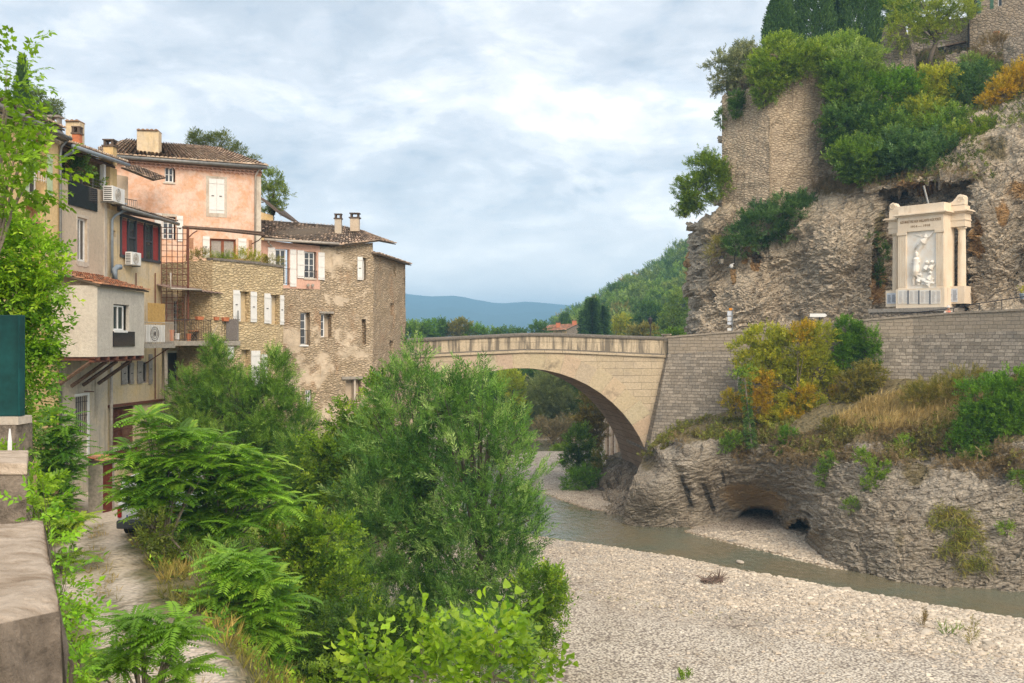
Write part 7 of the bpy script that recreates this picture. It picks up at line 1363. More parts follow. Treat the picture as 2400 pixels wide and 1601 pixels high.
SL = [('leafy green shrub filling the lower middle of the cliff thicket', 76.5, [(2110, 350, 60, 40), (2200, 310, 50, 40), (2080, 310, 50, 40), (2240, 290, 36, 30)], 'mid'), ('grey-green shrub at the top of the cliff thicket, below the ruin', 80, [(1990, 165, 70, 36), (2045, 195, 50, 28)], 'willow'),
 ('mid green shrub at the left edge of the cliff thicket', 78.6, [(1988, 225, 52, 60), (1965, 290, 34, 46), (1968, 175, 32, 32)], 'mid'),
 ('deep green shrub high in the middle of the cliff thicket', 79.5, [(2055, 225, 60, 50), (2110, 205, 50, 34)], 'bright'),
 ('yellow-tinged shrub right of the middle of the cliff thicket', 80, [(2170, 225, 50, 46), (2200, 190, 42, 26)], 'yel'),
 ('bluish green shrub next to the orange bush', 80, [(2250, 215, 54, 42), (2225, 255, 45, 26), (2280, 180, 40, 22)], 'blue'),
 ('dark green shrub left of centre in the cliff thicket', 78, [(2005, 310, 66, 56), (2060, 285, 50, 36), (1985, 350, 30, 36)], 'dark'),
 ('yellow-green shrub in the centre of the cliff thicket', 78, [(2130, 300, 66, 42), (2165, 270, 44, 30)], [(.07, .13, .02), (.15, .22, .025), (.32, .35, .04)]),
 ('mid green shrub hanging over the niche of the monument, left end', 76, [(2040, 375, 70, 42), (2000, 370, 44, 44), (2075, 402, 56, 28), (2020, 405, 40, 26)], 'mid'),
 ('blue-green shrub hanging over the niche of the monument, right end', 74.5, [(2150, 372, 70, 40), (2190, 350, 54, 32), (2120, 350, 50, 40)], 'blue'),
 ('light green spreading shrub at the right foot of the thicket', 75, [(2260, 335, 54, 34), (2310, 310, 42, 28), (2230, 385, 44, 20)], [(.06, .12, .02), (.12, .20, .03), (.24, .31, .06)])]
for lab, Y, px, c in SL: plant('shrub', lab, 'shrub', Y, px, 'broad', .54, c, 3.2, trunk=.07, group='shrubs of the cliff thicket')
plant('shrub', 'dusty green shrub on the slope under the house terrace', 'shrub', 84, [(2280, 150, 30, 16), (2330, 165, 26, 16)], 'broad', .4, 'willow', 2.5, trunk=.05)
plant('bush', 'orange autumn bush at the right edge of the cliff', 'bush', 76, [(2352, 215, 34, 28), (2390, 185, 32, 46), (2318, 238, 20, 14)], 'broad', .42, 'orange', 2.6, trunk=.06)
plant('shrub', 'brown dry shrub below the house wall', 'shrub', 85, [(2330, 115, 40, 22), (2290, 150, 26, 16)], 'willow', .6, 'brown', 2.0, trunk=.05, mat='leafdull')
plant('bush', 'green bush growing out of the left edge of the cliff', 'bush', 82, [(1660, 400, 38, 40), (1630, 450, 36, 44), (1605, 480, 22, 24), (1680, 430, 26, 40), (1595, 440, 14, 18)], 'broad', .42, [(.05, .10, .015), (.10, .18, .02), (.18, .26, .04)], 3, trunk=.1)
plant('bush', 'dark green bush clinging to the middle of the cliff', 'bush', 79, [(1790, 525, 60, 42), (1850, 498, 52, 36), (1735, 560, 32, 32), (1880, 478, 28, 18)], 'broad', .40, 'blue', 3, trunk=.08)
plant('ivy', 'dark patch of ivy near the top left of the rampart', 'ivy', 81.3, [(1728, 235, 17, 18), (1724, 258, 12, 16)], 'broad', .35, 'dark', 3.2, trunk=.03, depth=.3)
plant('ivy', 'small ivy tuft on the left edge of the rampart', 'ivy', 82.6, [(1689, 275, 8, 20)], 'broad', .35, 'mid', 3, trunk=.03, depth=.5)
plant('ivy', 'green ivy climbing the cliff left of the monument', 'ivy', 74.6, [(2060, 640, 9, 26), (2072, 590, 8, 20), (2048, 560, 10, 16)], 'broad', .3, 'dark', 2.5, trunk=.03, depth=.3)
plant('shrub', 'thin dry shrub beside the wall lantern', 'shrub', 80, [(1680, 580, 26, 14), (1665, 600, 16, 10)], 'willow', .5, 'olive', 1.2, trunk=.03)
# ---- right: in front of the retaining wall
plant('autumn_tree', 'yellow and orange autumn tree against the retaining wall', 'tree', 67.7, [(1860, 830, 62, 55), (1800, 800, 48, 32), (1915, 860, 45, 50), (1840, 900, 50, 40), (1890, 940, 52, 44), (1760, 850, 42, 30), (1740, 815, 26, 16), (1910, 790, 50, 26), (1880, 960, 56, 40, -1.3), (1835, 985, 44, 28, -1.6), (1925, 980, 40, 30, -1.4), (1800, 860, 40, 30, -.6)], 'broad', .36, 'yel', 2.3, base=tuple(P(1880, 1000, 67.5)), trunk=.14, depth=.45)
plant('shrub', 'orange-leaved shrub at the foot of the autumn tree', 'shrub', 66.6, [(1785, 905, 34, 28), (1775, 950, 38, 30), (1860, 985, 26, 22, -1), (1885, 930, 24, 20, -.8), (1960, 940, 20, 28), (1880, 780, 26, 18, .6)], 'broad', .36, 'orange', 2.3, trunk=.06, depth=.5)
plant('shrub', 'small orange shrub left of the ivy-clad pole', 'shrub', 67.5, [(1712, 935, 18, 14), (1725, 950, 20, 12)], 'broad', .34, 'aut', 2.5, trunk=.03)
plant('shrub', 'grey-green shrub right of the autumn tree', 'shrub', 65.5, [(2010, 905, 44, 36), (2040, 880, 36, 26), (1990, 950, 30, 24)], 'broad', .34, 'olive', 2.6, trunk=.05)
plant('ivy', 'bright ivy mound growing over the retaining wall coping', 'ivy', 67.6, [(1982, 775, 26, 26), (1990, 815, 24, 28), (1975, 840, 18, 26), (2018, 790, 14, 30), (2024, 830, 12, 24)], 'broad', .34, 'bright', 3.2, trunk=.03, depth=.35)
plant('ivy', 'slim tongue of ivy hanging down the retaining wall', 'ivy', 66.2, [(2050, 800, 9, 26), (2052, 835, 10, 26), (2047, 865, 5, 14)], 'broad', .32, 'bright', 3.0, trunk=.03, depth=.3)
plant('bush', 'large bright green bush at the right edge below the retaining wall', 'bush', 54.5, [(2320, 935, 60, 45), (2380, 900, 50, 36), (2300, 985, 50, 40), (2370, 980, 60, 50), (2280, 1020, 40, 34), (2400, 1040, 40, 34), (2250, 1050, 26, 24)], 'broad', .34, 'bright', 3.2, trunk=.1)
plant('shrub', 'dusty shrub between the dry grass and the bright bush', 'shrub', 60, [(2200, 920, 60, 26), (2260, 890, 50, 20), (2150, 930, 40, 18), (2230, 960, 40, 18)], 'willow', .5, 'olive', 1.9, trunk=.05)
for lab, Y, px, c in (('small bright shrub under the dry ledge above the caves', None, [(1843, 1045, 22, 26), (1850, 1020, 18, 16)], 'bright'),
    ('small shrub on the ledge left of the caves', None, [(1722, 1035, 20, 16), (1700, 1045, 12, 10)], 'mid'),
    ('little green bush beside the foot of the bridge', None, [(1555, 1000, 22, 12), (1580, 1010, 16, 14), (1540, 992, 14, 8)], 'dark'),
    ('light green weeds trailing down the middle of the lower rock', None, [(2060, 1100, 20, 14), (2050, 1130, 22, 18), (2020, 1070, 16, 12), (2075, 1150, 14, 16)], 'lime'),
    ('green tuft right of the caves on the lower rock', None, [(1995, 1185, 16, 10)], 'mid'),
    ('trailing green shrub near the right edge of the lower rock', None, [(2290, 1070, 34, 20), (2330, 1080, 30, 20), (2360, 1060, 24, 20)], 'mid'),
    ('dark shrub on the crest right of the autumn tree', None, [(1960, 1000, 34, 18), (2000, 1010, 30, 14)], 'olive'),
    ('tuft of weeds on the lower right rock face', None, [(2390, 1120, 16, 12), (2405, 1140, 12, 10)], 'mid'),
    ('low weeds in the cracks at the right foot of the lower rock', None, [(2360, 1240, 14, 8)], 'lime'),
    ('straggling ivy strand on the rock above the water', None, [(1930, 1110, 12, 24), (1940, 1080, 14, 12)], 'mid'),
    ('small weed clump on the dry slope above the lower rock', None, [(2120, 1040, 20, 12)], 'lime')):
    plant('shrub', lab, 'shrub', Y, px, 'broad', .3, c, 2.4, trunk=.02, group='small shrubs on the lower rock', depth=.5)
# pole wrapped in ivy
def ivy_pole():
    t = thing('ivy_clad_pole', 'slim pole wrapped in dark ivy in front of the retaining wall', 'pole', P(1762, 1040, 64.2)); mb = MB(); a = P(1762, 1048, 64.2); b = P(1745, 885, 64.6); mb.tube([a, b], .06, 7); mb.build('pole', M['barkpale'], t)
    r = np.random.default_rng(5); n = 520; h = r.random(n); an = r.uniform(0, 6.28, n); a, b = np.array(a), np.array(b); p = a+(b-a)*h[:, None]+np.stack([np.cos(an), np.sin(an), 0*an], 1)*(.13+.07*np.sin(h*9))[:, None]
    d = np.stack([np.cos(an), np.sin(an), -.6+0*an], 1); V, F, C = instance('broad', p, d, np.full(n, .26), pal(r.random(n), G['dark']), r); mesh_obj('ivy', V, F, M['leaf'], t, col=C)
    q = P(1742, 872, 64.6); n = 120; p = np.array(q)+r.normal(0, .28, (n, 3))*[1.4, .8, .6]; V, F, C = instance('broad', p, r.normal(0, 1, (n, 3)), np.full(n, .32), pal(r.random(n), G['lime']), r); mesh_obj('leafy_top', V, F, M['leaf'], t, col=C)
ivy_pole()
def scatter(name, kind, pts, size, cols, label, cat=None, up=(0, 0, 1), mat='leafdull', spread=.35, seed=0):
    """ground cover: one object"""
    r = np.random.default_rng(seed); p = np.array(pts); n = len(p); d = np.tile(up, (n, 1))+r.normal(0, spread, (n, 3)); V, F, C = instance(kind, p, d, size*r.uniform(.6, 1.3, n), pal(.5+.5*fbm(p*.8, 2, seed)*.8+r.normal(0, .2, n), G[cols] if isinstance(cols, str) else cols), r)
    o = mesh_obj(name, V, F, M[mat], None, col=C); tag(o, label, cat or 'grass', kind='stuff'); return o
def px_scatter(o, poly, n, seed, noise=None):
    """points on a built rock surface, inside a photo polygon"""
    r = np.random.default_rng(seed); me = o.data; co = np.empty(len(me.vertices)*3, np.float32); me.vertices.foreach_get('co', co); co = co.reshape(-1, 3)
    sx = CX+co[:, 0]/co[:, 1]*S; sy = CY-(co[:, 2]-H)/co[:, 1]*S; ok = poly_dist(sx, sy, poly) < 0
    if noise is not None: ok &= fbm(co*noise[0], 3, seed) > noise[1]
    c = co[ok]; 
    if not len(c): return c
    i = r.integers(0, len(c), n); return c[i]+r.normal(0, .12, (n, 3))
RB = bpy.data.objects['rock_bank']; CL = bpy.data.objects['cliff']
scatter('dry_grass', 'grass', px_scatter(RB, [(1940, 1000), (2020, 950), (2110, 925), (2260, 900), (2300, 960), (2200, 1010), (2060, 1015)], 5200, 1), .55, 'dry', 'long straw-coloured dry grass on the slope below the retaining wall', up=(.3, -.5, .7))
scatter('slope_weeds', 'broad', px_scatter(RB, [(1480, 1010), (1640, 975), (1800, 990), (1960, 990), (2150, 930), (2330, 850), (2420, 850), (2420, 1080), (2200, 1080), (1960, 1080), (1700, 1030), (1560, 1060), (1480, 1090)], 6500, 2, (.35, -.05)), .34, [(.09, .08, .03), (.13, .15, .04), (.15, .21, .05)], 'low mixed weeds on the shelf above the lower rock', 'weeds', up=(0, -.4, .6), spread=.6)
scatter('brown_scrub', 'willow', px_scatter(RB, [(1560, 1030), (1700, 1005), (1900, 1020), (2100, 1000), (2400, 1050), (2400, 1120), (2100, 1090), (1700, 1070)], 4200, 3, (.4, -.1)), .5, 'brown', 'brown withered scrub along the crest of the lower rock', 'scrub', up=(0, -.6, .1), spread=.7)
scatter('rock_grass', 'grass', px_scatter(RB, [(2190, 1180), (2280, 1200), (2330, 1330), (2230, 1340), (2170, 1260)], 800, 4, (.5, .05)), .4, [(.10, .15, .03), (.18, .22, .05), (.30, .27, .1)], 'green and straw grass hanging on the lower rock face', up=(0, -.8, -.2))
scatter('cliff_grass', 'willow', px_scatter(CL, [(1990, 460), (2060, 440), (2180, 420), (2290, 415), (2290, 395), (2180, 400), (2040, 425), (1900, 420), (1880, 450)], 1500, 5), .45, 'brown', 'rusty dry grass along the lip of the monument niche', up=(0, -.6, .3), spread=.5)
scatter('cliff_weeds', 'broad', px_scatter(CL, [(1780, 240), (1900, 140), (2100, 130), (2420, 120), (2420, 300), (2280, 300), (2330, 420), (2000, 430), (1900, 300)], 5200, 6), .42, [(.04, .07, .02), (.09, .13, .03), (.15, .2, .05)], 'tangled undergrowth between the cliff shrubs', 'undergrowth', up=(0, -.5, .5), spread=.6)
# ---- behind the bridge
plant('willow_tree', 'grey-green willow framed in the middle of the arch', 'tree', 128, [(1285, 930, 48, 45), (1265, 975, 40, 40), (1315, 960, 38, 40), (1290, 900, 32, 28)], 'willow', .9, [(.09, .13, .05), (.15, .20, .10), (.22, .28, .15)], 3, trunk=.2, base=(5, 129))
plant('tree', 'fresh green tree right of the grey willow under the arch', 'tree', 132, [(1350, 935, 30, 50), (1365, 900, 30, 34), (1340, 985, 26, 30)], 'broad', .6, 'mid', 3, trunk=.15, base=(8, 133))
plant('tree', 'yellow-green poplar seen left of the grey willow under the arch', 'tree', 126, [(1205, 915, 22, 40), (1190, 890, 20, 24), (1215, 960, 20, 26)], 'broad', .6, [(.12, .18, .02), (.22, .30, .03), (.34, .40, .05)], 3, trunk=.15, base=(0.5, 127))
plant('bush', 'bare brownish bush at the foot of the grey willow', 'bush', 118, [(1300, 1020, 38, 24), (1275, 1005, 24, 20), (1330, 1005, 26, 22)], 'willow', .8, [(.10, .10, .06), (.17, .16, .11), (.22, .2, .15)], 2.0, trunk=.1, mat='leafdull')
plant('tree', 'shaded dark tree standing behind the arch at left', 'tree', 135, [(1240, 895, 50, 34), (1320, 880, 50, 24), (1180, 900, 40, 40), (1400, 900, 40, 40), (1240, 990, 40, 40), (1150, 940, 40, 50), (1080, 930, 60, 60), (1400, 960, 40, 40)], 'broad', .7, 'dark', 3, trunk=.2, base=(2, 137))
plant('shrub', 'small yellow-green shrub on the far gravel bar', 'shrub', 112, [(1318, 1052, 20, 8), (1302, 1055, 12, 6)], 'broad', .4, 'lime', 2.6, trunk=.04)
plant('tree', 'dark brownish tree hanging over the water under the arch', 'tree', 92, [(1392, 960, 26, 40), (1375, 1000, 26, 30), (1398, 1010, 20, 34)], 'broad', .45, [(.06, .06, .02), (.11, .10, .03), (.17, .15, .05)], 2.6, trunk=.12, base=tuple(P(1412, 1120, 92)))
plant('bush', 'leafy green bush over the river at the right end of the arch opening', 'bush', 87, [(1355, 1040, 30, 36), (1375, 1080, 26, 34), (1340, 1075, 22, 24)], 'broad', .42, 'mid', 2.8, trunk=.08, base=tuple(P(1392, 1150, 87)))
plant('bush', 'round bush with its leaves touching the water under the bridge', 'bush', 82, [(1350, 1130, 30, 24), (1375, 1120, 26, 24)], 'broad', .4, 'ail', 2.6, trunk=.06, base=tuple(P(1384, 1160, 82)))
plant('bush', 'sparse bush on the broken rock beside the pillars', 'bush', 84, [(1400, 1120, 18, 30), (1405, 1080, 14, 24)], 'broad', .36, 'olive', 1.6, trunk=.05)
# valley trees over the parapet
for i, (sx, sy, rx, ry, c, lab) in enumerate(((972, 778, 30, 20, 'mid', 'mid green tree just right of the stone tower, over the parapet'), (1012, 776, 26, 22, 'bright', 'fresh green tree second from the tower over the parapet'), (1040, 768, 12, 12, 'dark', 'small dark round tree in the row over the parapet'), (1078, 775, 26, 20, 'olive', 'olive-toned tree in the row over the parapet'),
    (1112, 780, 20, 12, 'bright', 'low bright tree at the right end of the row over the parapet'), (1150, 784, 20, 8, 'mid', 'faint low tree left of the bridge crown'), (1195, 782, 30, 7, 'dark', 'low dark band of foliage above the bridge crown'), (1262, 771, 17, 9, 'dark', 'small round tree left of the far farmhouse'))):
    plant('tree', lab, 'tree', 185, [(sx, sy, rx, ry), (sx-rx*.5, sy+ry*.4, rx*.6, ry*.7), (sx+rx*.55, sy+ry*.35, rx*.55, ry*.7)], 'broad', .9, c, 3.2, trunk=.2, base=tuple(P(sx, 815, 185)), group='valley trees seen over the parapet')
conifer('tallest dark conifer right of the far farmhouse', 1388, 165, 17, 700, 800, 'cyp', 'conifers beyond the bridge', 'conifer_tree', 1.1, 1500, 1.0, 4, 'conifer')
conifer('slimmer conifer just right of the tallest one', 1410, 166, 15, 716, 800, 'cyp', 'conifers beyond the bridge', 'conifer_tree', 1.1, 1300, 1.0, 5, 'conifer')
conifer('small conifer left of the tallest one', 1372, 167, 10, 728, 800, 'cyp', 'conifers beyond the bridge', 'conifer_tree', 1.0, 700, 1.0, 6, 'conifer')
conifer('small round-topped pine behind the farmhouse roof', 1324, 215, 14, 744, 790, 'dark', None, 'pine_tree', 1.2, 700, .8, 7, 'pine')
for lab, Y, px, c in (('yellow blossoming tree on the hill behind the bridge parapet', 175, [(1450, 765, 14, 16), (1460, 750, 14, 9), (1442, 778, 14, 12)], 'yel'), ('dark oak on the hill between the yellow tree and the cliff', 190, [(1520, 735, 32, 24), (1500, 755, 26, 16), (1545, 748, 20, 22)], 'dark'), ('pale round tree behind the street lamp', 160, [(1510, 778, 26, 15), (1490, 785, 20, 12)], 'olive'),
    ('silvery tree on the hill next to the cliff edge', 165, [(1580, 755, 32, 28), (1560, 775, 30, 18), (1600, 710, 22, 30)], 'willow'), ('bright lime bush at the foot of the cliff behind the parapet', 120, [(1590, 788, 22, 9), (1570, 792, 14, 6)], 'lime')):
    plant('tree', lab, 'tree', Y, px, 'broad', .75, c, 3.0, trunk=.15)
def hill_forest():
    r = np.random.default_rng(12); bl = []; o = bpy.data.objects['wooded_hill']; co = np.empty(len(o.data.vertices)*3, np.float32); o.data.vertices.foreach_get('co', co); co = co.reshape(-1, 3)
    sx = CX+co[:, 0]/co[:, 1]*S; ok = (sx > 1300) & (sx < 1680) & (co[:, 1] < 332) & (co[:, 1] > 200) & (co[:, 2] > 10); c = co[ok]; i = r.permutation(len(c)); kept = []
    for k in i:
        if all((c[k][0]-q[0])**2+(c[k][1]-q[1])**2*.16 > 6.5 for q in kept): kept.append(c[k])
        if len(kept) > 420: break
    V_, F_, C_ = [], [], []; off = 0; sets = [G['mid'], G['willow'], G['dark'], G['olive'], G['mid'], [(.05, .10, .03), (.10, .17, .05), (.17, .24, .08)]]
    for k, q in enumerate(kept):
        s = r.uniform(1.6, 3.2); b = [((q[0], q[1], q[2]+s*.7), (s, s, s*r.uniform(.8, 1.2)))]
        p, d, sc, c2, rr = crown_data(b, 'broad', .95, sets[r.integers(0, 6)], 1.6, seed=k); V, F, C = instance('broad', p, d, sc, c2, rr); V_.append(V); F_.append(F+off); C_.append(C); off += len(V)
    oo = mesh_obj('hillside_wood', np.concatenate(V_), np.concatenate(F_), M['leafdull'], None, col=np.concatenate(C_)); tag(oo, 'mixed green wood covering the hillside beyond the bridge', 'wood', kind='stuff')
hill_forest()
# ---- behind the left houses
conifer('tall thin cypress behind the yellow house at far left', 52, 62, 17, 138, 300, n=2600, size=.34, seed=9, pw=.9**1.2)
plant('pine_tree', 'rounded pine right of the thin cypress behind the yellow house', 'pine', 64, [(85, 232, 26, 18), (70, 255, 26, 16), (128, 252, 20, 16), (115, 268, 26, 12)], 'pine', .45, [(.04, .08, .02), (.09, .14, .035), (.15, .2, .06)], 3, base=tuple(P(100, 330, 64)), trunk=.2)
plant('pine_tree', 'wide pine crown showing behind the pink house roof', 'pine', 66, [(470, 325, 26, 16), (515, 330, 32, 16), (550, 355, 28, 14), (455, 335, 18, 12), (585, 375, 20, 10)], 'pine', .45, [(.04, .07, .02), (.08, .12, .035), (.14, .18, .06)], 2.6, base=tuple(P(520, 420, 66)), trunk=.2)
plant('ash_tree', 'airy green tree right of the pink house with bare lower twigs', 'tree', 66, [(635, 425, 24, 26), (650, 455, 24, 24), (625, 470, 20, 30), (645, 490, 18, 16)], 'broad', .34, [(.06, .11, .02), (.12, .19, .04), (.2, .27, .08)], 1.5, base=tuple(P(640, 560, 66)), trunk=.12)
# ================================================================ LEFT AND CENTRE VEGETATION
def ailanthus(label, Y, px, cols='ail', size=.75, cover=1.0, base=None, group='trees of heaven on the bank', seed=0, nst=4, tipcol=None):
    r = np.random.default_rng(seed+40); bl = []
    for b in px: y = Y+(b[4] if len(b) > 4 else 0); k = y/S; bl.append((np.array(P(b[0], b[1], y)), np.array((b[2]*k, b[2]*k*.8, b[3]*k))))
    if base is None: lo = min(bl, key=lambda q: q[0][2]-q[1][2]); bx, by = lo[0][0], lo[0][1]+.3; base = (bx, by, float(ground_z(bx, by)))
    if len(base) == 2: base = (base[0], base[1], float(ground_z(base[0], base[1])))
    t = thing('tree_of_heaven', label, 'tree', base, group); Pp, Dd, Cc, Ss = [], [], [], []; mb = MB(); B = Vector(base)
    for c, rad in bl:
        n = max(4, int(cover*rad[0]*rad[2]/(size*size)*7))
        for i in range(n):
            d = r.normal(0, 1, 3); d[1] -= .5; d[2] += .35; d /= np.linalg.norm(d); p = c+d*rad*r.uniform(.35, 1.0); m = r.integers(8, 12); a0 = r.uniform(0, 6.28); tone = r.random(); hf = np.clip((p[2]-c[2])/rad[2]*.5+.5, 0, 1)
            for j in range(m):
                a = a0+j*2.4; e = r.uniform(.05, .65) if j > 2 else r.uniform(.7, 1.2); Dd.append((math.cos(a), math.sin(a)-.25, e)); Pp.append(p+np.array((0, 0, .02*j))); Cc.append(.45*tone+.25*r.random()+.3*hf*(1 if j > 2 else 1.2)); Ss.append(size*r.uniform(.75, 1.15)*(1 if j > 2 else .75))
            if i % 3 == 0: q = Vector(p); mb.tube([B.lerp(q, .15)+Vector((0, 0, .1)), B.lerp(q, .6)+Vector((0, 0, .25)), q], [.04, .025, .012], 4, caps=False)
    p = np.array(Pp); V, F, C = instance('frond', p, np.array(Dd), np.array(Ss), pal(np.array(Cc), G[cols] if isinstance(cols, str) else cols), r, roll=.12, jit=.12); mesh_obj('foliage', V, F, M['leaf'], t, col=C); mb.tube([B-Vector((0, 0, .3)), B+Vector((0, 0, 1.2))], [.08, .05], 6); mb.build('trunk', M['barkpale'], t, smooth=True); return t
AIL2 = [(.03, .10, .015), (.075, .19, .025), (.15, .31, .04), (.25, .40, .06)]
# willow on the river side
WI = [(.016, .055, .014), (.055, .15, .038), (.13, .27, .075), (.30, .44, .23)]
plant('willow_tree', 'big feathery willow in the centre foreground with a spire reaching the bridge parapet', 'willow', 39, [(968, 935, 62, 70), (930, 1010, 90, 80), (1010, 1060, 110, 100), (900, 1120, 100, 90), (1000, 1190, 120, 110), (905, 1270, 110, 100), (1010, 1330, 130, 100), (975, 850, 22, 48), (985, 890, 34, 40), (860, 1190, 70, 70), (920, 1400, 120, 90), (1040, 1440, 120, 80), (930, 905, 18, 46), (1045, 965, 16, 44), (880, 960, 20, 40)], 'willow', .62, WI, 1.25, base=(-3.2, 40.5), trunk=.16, up=.9)
plant('willow_tree', 'second feathery willow, right of the spire and in front of the arch', 'willow', 37, [(1115, 950, 60, 56), (1120, 890, 20, 40), (1165, 1020, 70, 70), (1110, 1080, 90, 90), (1190, 1130, 66, 90), (1130, 1210, 100, 100), (1210, 1240, 50, 90), (1150, 1330, 100, 100), (1215, 1370, 60, 80), (1040, 940, 40, 60), (1240, 1220, 30, 40), (1130, 1440, 110, 70), (1170, 930, 18, 46), (1215, 1020, 18, 44), (1080, 900, 16, 36)], 'willow', .62, WI, 1.25, base=(-1.2, 38), trunk=.14, up=.9, seed=77)
ALD = [(.03, .08, .015), (.07, .155, .02), (.15, .27, .03), (.26, .38, .04)]
plant('alder_tree', 'broad-leaved alder with lime tips left of the willow spire', 'alder', 42, [(880, 925, 22, 46), (800, 985, 26, 36), (830, 1060, 56, 60), (765, 1075, 36, 50), (880, 1050, 40, 70), (800, 1150, 70, 60), (870, 1010, 30, 40), (720, 1050, 14, 26), (745, 1110, 30, 40)], 'broad', .42, ALD, 2.2, base=(-6.2, 42.5), trunk=.1)
plant('alder_tree', 'dark-leaved alder bulging over the gravel at the right of the willows', 'alder', 34, [(1255, 1400, 50, 60), (1290, 1360, 26, 30), (1285, 1450, 34, 50), (1240, 1490, 50, 50), (1270, 1530, 30, 36), (1300, 1410, 24, 30)], 'broad', .36, ALD, 2.2, base=(.6, 34.6), trunk=.08)
TW = [(.022, .068, .012), (.07, .17, .03), (.15, .29, .06), (.26, .40, .13)]
plant('willow_tree', 'bushy young willow hiding the foot of the stone house', 'willow', 45.5, [(510, 870, 40, 50), (500, 830, 22, 30), (455, 920, 50, 50), (530, 940, 80, 60), (640, 890, 40, 44), (650, 850, 26, 26), (620, 960, 80, 66), (480, 1000, 80, 54), (580, 1040, 100, 66), (680, 1010, 60, 60), (640, 1110, 90, 60), (440, 970, 36, 40), (700, 950, 24, 24)], 'willow', .42, TW, 2.2, base=(-11.5, 46), trunk=.12, up=.8)
plant('willow_tree', 'low shoots of willow between the alder and the young willow', 'willow', 44, [(700, 1080, 50, 60), (680, 1170, 70, 60), (740, 1190, 60, 60), (760, 1290, 80, 60)], 'willow', .42, TW, 2.2, base=(-8.6, 44.5), trunk=.06)
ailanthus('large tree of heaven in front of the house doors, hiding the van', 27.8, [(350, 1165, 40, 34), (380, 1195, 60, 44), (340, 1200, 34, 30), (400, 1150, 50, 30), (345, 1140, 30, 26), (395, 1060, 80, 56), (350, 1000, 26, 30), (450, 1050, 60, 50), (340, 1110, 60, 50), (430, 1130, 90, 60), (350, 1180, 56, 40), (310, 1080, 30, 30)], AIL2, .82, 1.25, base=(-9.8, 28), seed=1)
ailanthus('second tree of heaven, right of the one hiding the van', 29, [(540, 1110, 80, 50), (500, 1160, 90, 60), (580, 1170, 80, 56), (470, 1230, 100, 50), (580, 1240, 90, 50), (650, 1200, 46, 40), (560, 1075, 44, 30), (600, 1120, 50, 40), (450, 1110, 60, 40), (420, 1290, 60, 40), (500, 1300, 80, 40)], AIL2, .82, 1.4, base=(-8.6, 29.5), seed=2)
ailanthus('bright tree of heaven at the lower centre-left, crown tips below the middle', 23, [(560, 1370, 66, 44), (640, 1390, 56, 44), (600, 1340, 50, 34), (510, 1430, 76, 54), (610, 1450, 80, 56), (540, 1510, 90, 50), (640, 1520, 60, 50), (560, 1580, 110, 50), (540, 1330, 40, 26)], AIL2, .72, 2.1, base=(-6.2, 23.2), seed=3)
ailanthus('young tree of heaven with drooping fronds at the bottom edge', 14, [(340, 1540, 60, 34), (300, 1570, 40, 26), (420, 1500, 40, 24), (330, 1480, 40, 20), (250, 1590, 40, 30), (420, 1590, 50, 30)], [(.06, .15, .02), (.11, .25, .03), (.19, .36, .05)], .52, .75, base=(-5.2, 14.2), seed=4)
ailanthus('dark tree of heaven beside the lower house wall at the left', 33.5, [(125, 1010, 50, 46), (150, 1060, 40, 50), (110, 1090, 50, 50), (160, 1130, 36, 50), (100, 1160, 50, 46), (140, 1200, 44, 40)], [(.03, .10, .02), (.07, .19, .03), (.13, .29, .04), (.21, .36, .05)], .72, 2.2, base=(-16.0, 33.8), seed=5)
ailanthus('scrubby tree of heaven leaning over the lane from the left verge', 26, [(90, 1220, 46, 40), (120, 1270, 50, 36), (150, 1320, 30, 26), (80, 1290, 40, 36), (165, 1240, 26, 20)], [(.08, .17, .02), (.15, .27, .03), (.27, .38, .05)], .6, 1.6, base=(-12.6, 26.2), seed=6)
SH = [(.02, .055, .012), (.05, .115, .02), (.11, .20, .03)]
plant('shrub', 'dark leafy undergrowth shrub between the trees of heaven and the willows', 'shrub', 31, [(720, 1330, 80, 60), (700, 1410, 60, 60), (790, 1400, 80, 70), (680, 1260, 60, 50), (760, 1260, 70, 50)], 'broad', .36, ALD, 2.4, base=(-5.8, 31.2), trunk=.08)
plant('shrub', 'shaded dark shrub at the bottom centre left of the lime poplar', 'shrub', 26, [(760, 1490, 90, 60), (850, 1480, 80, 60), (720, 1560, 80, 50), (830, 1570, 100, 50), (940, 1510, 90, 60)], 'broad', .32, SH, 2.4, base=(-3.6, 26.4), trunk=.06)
plant('shrub', 'mid green shrub under the second willow at the bottom', 'shrub', 27, [(1050, 1520, 100, 50), (1160, 1500, 80, 50), (1000, 1580, 100, 40), (1190, 1570, 60, 40)], 'willow', .4, WI, 2.2, base=(-1.2, 27.3), trunk=.05)
plant('shrub', 'bright green weed clump glowing in the undergrowth at the bottom centre', 'shrub', 24, [(800, 1590, 70, 26), (880, 1590, 50, 20), (700, 1595, 40, 20)], 'broad', .26, 'lime', 1.6, base=(-3.8, 24), trunk=.03)
plant('shrub', 'dusky shrub at the foot of the trees of heaven beside the lane', 'shrub', 27, [(440, 1340, 46, 34), (480, 1390, 40, 40), (400, 1300, 36, 30), (360, 1240, 36, 30)], 'broad', .3, [(.05, .08, .02), (.09, .14, .03), (.15, .2, .05)], 2.2, base=(-8.2, 26.6), trunk=.04)
PO = [(.05, .13, .012), (.10, .21, .018), (.17, .31, .03), (.25, .39, .05)]
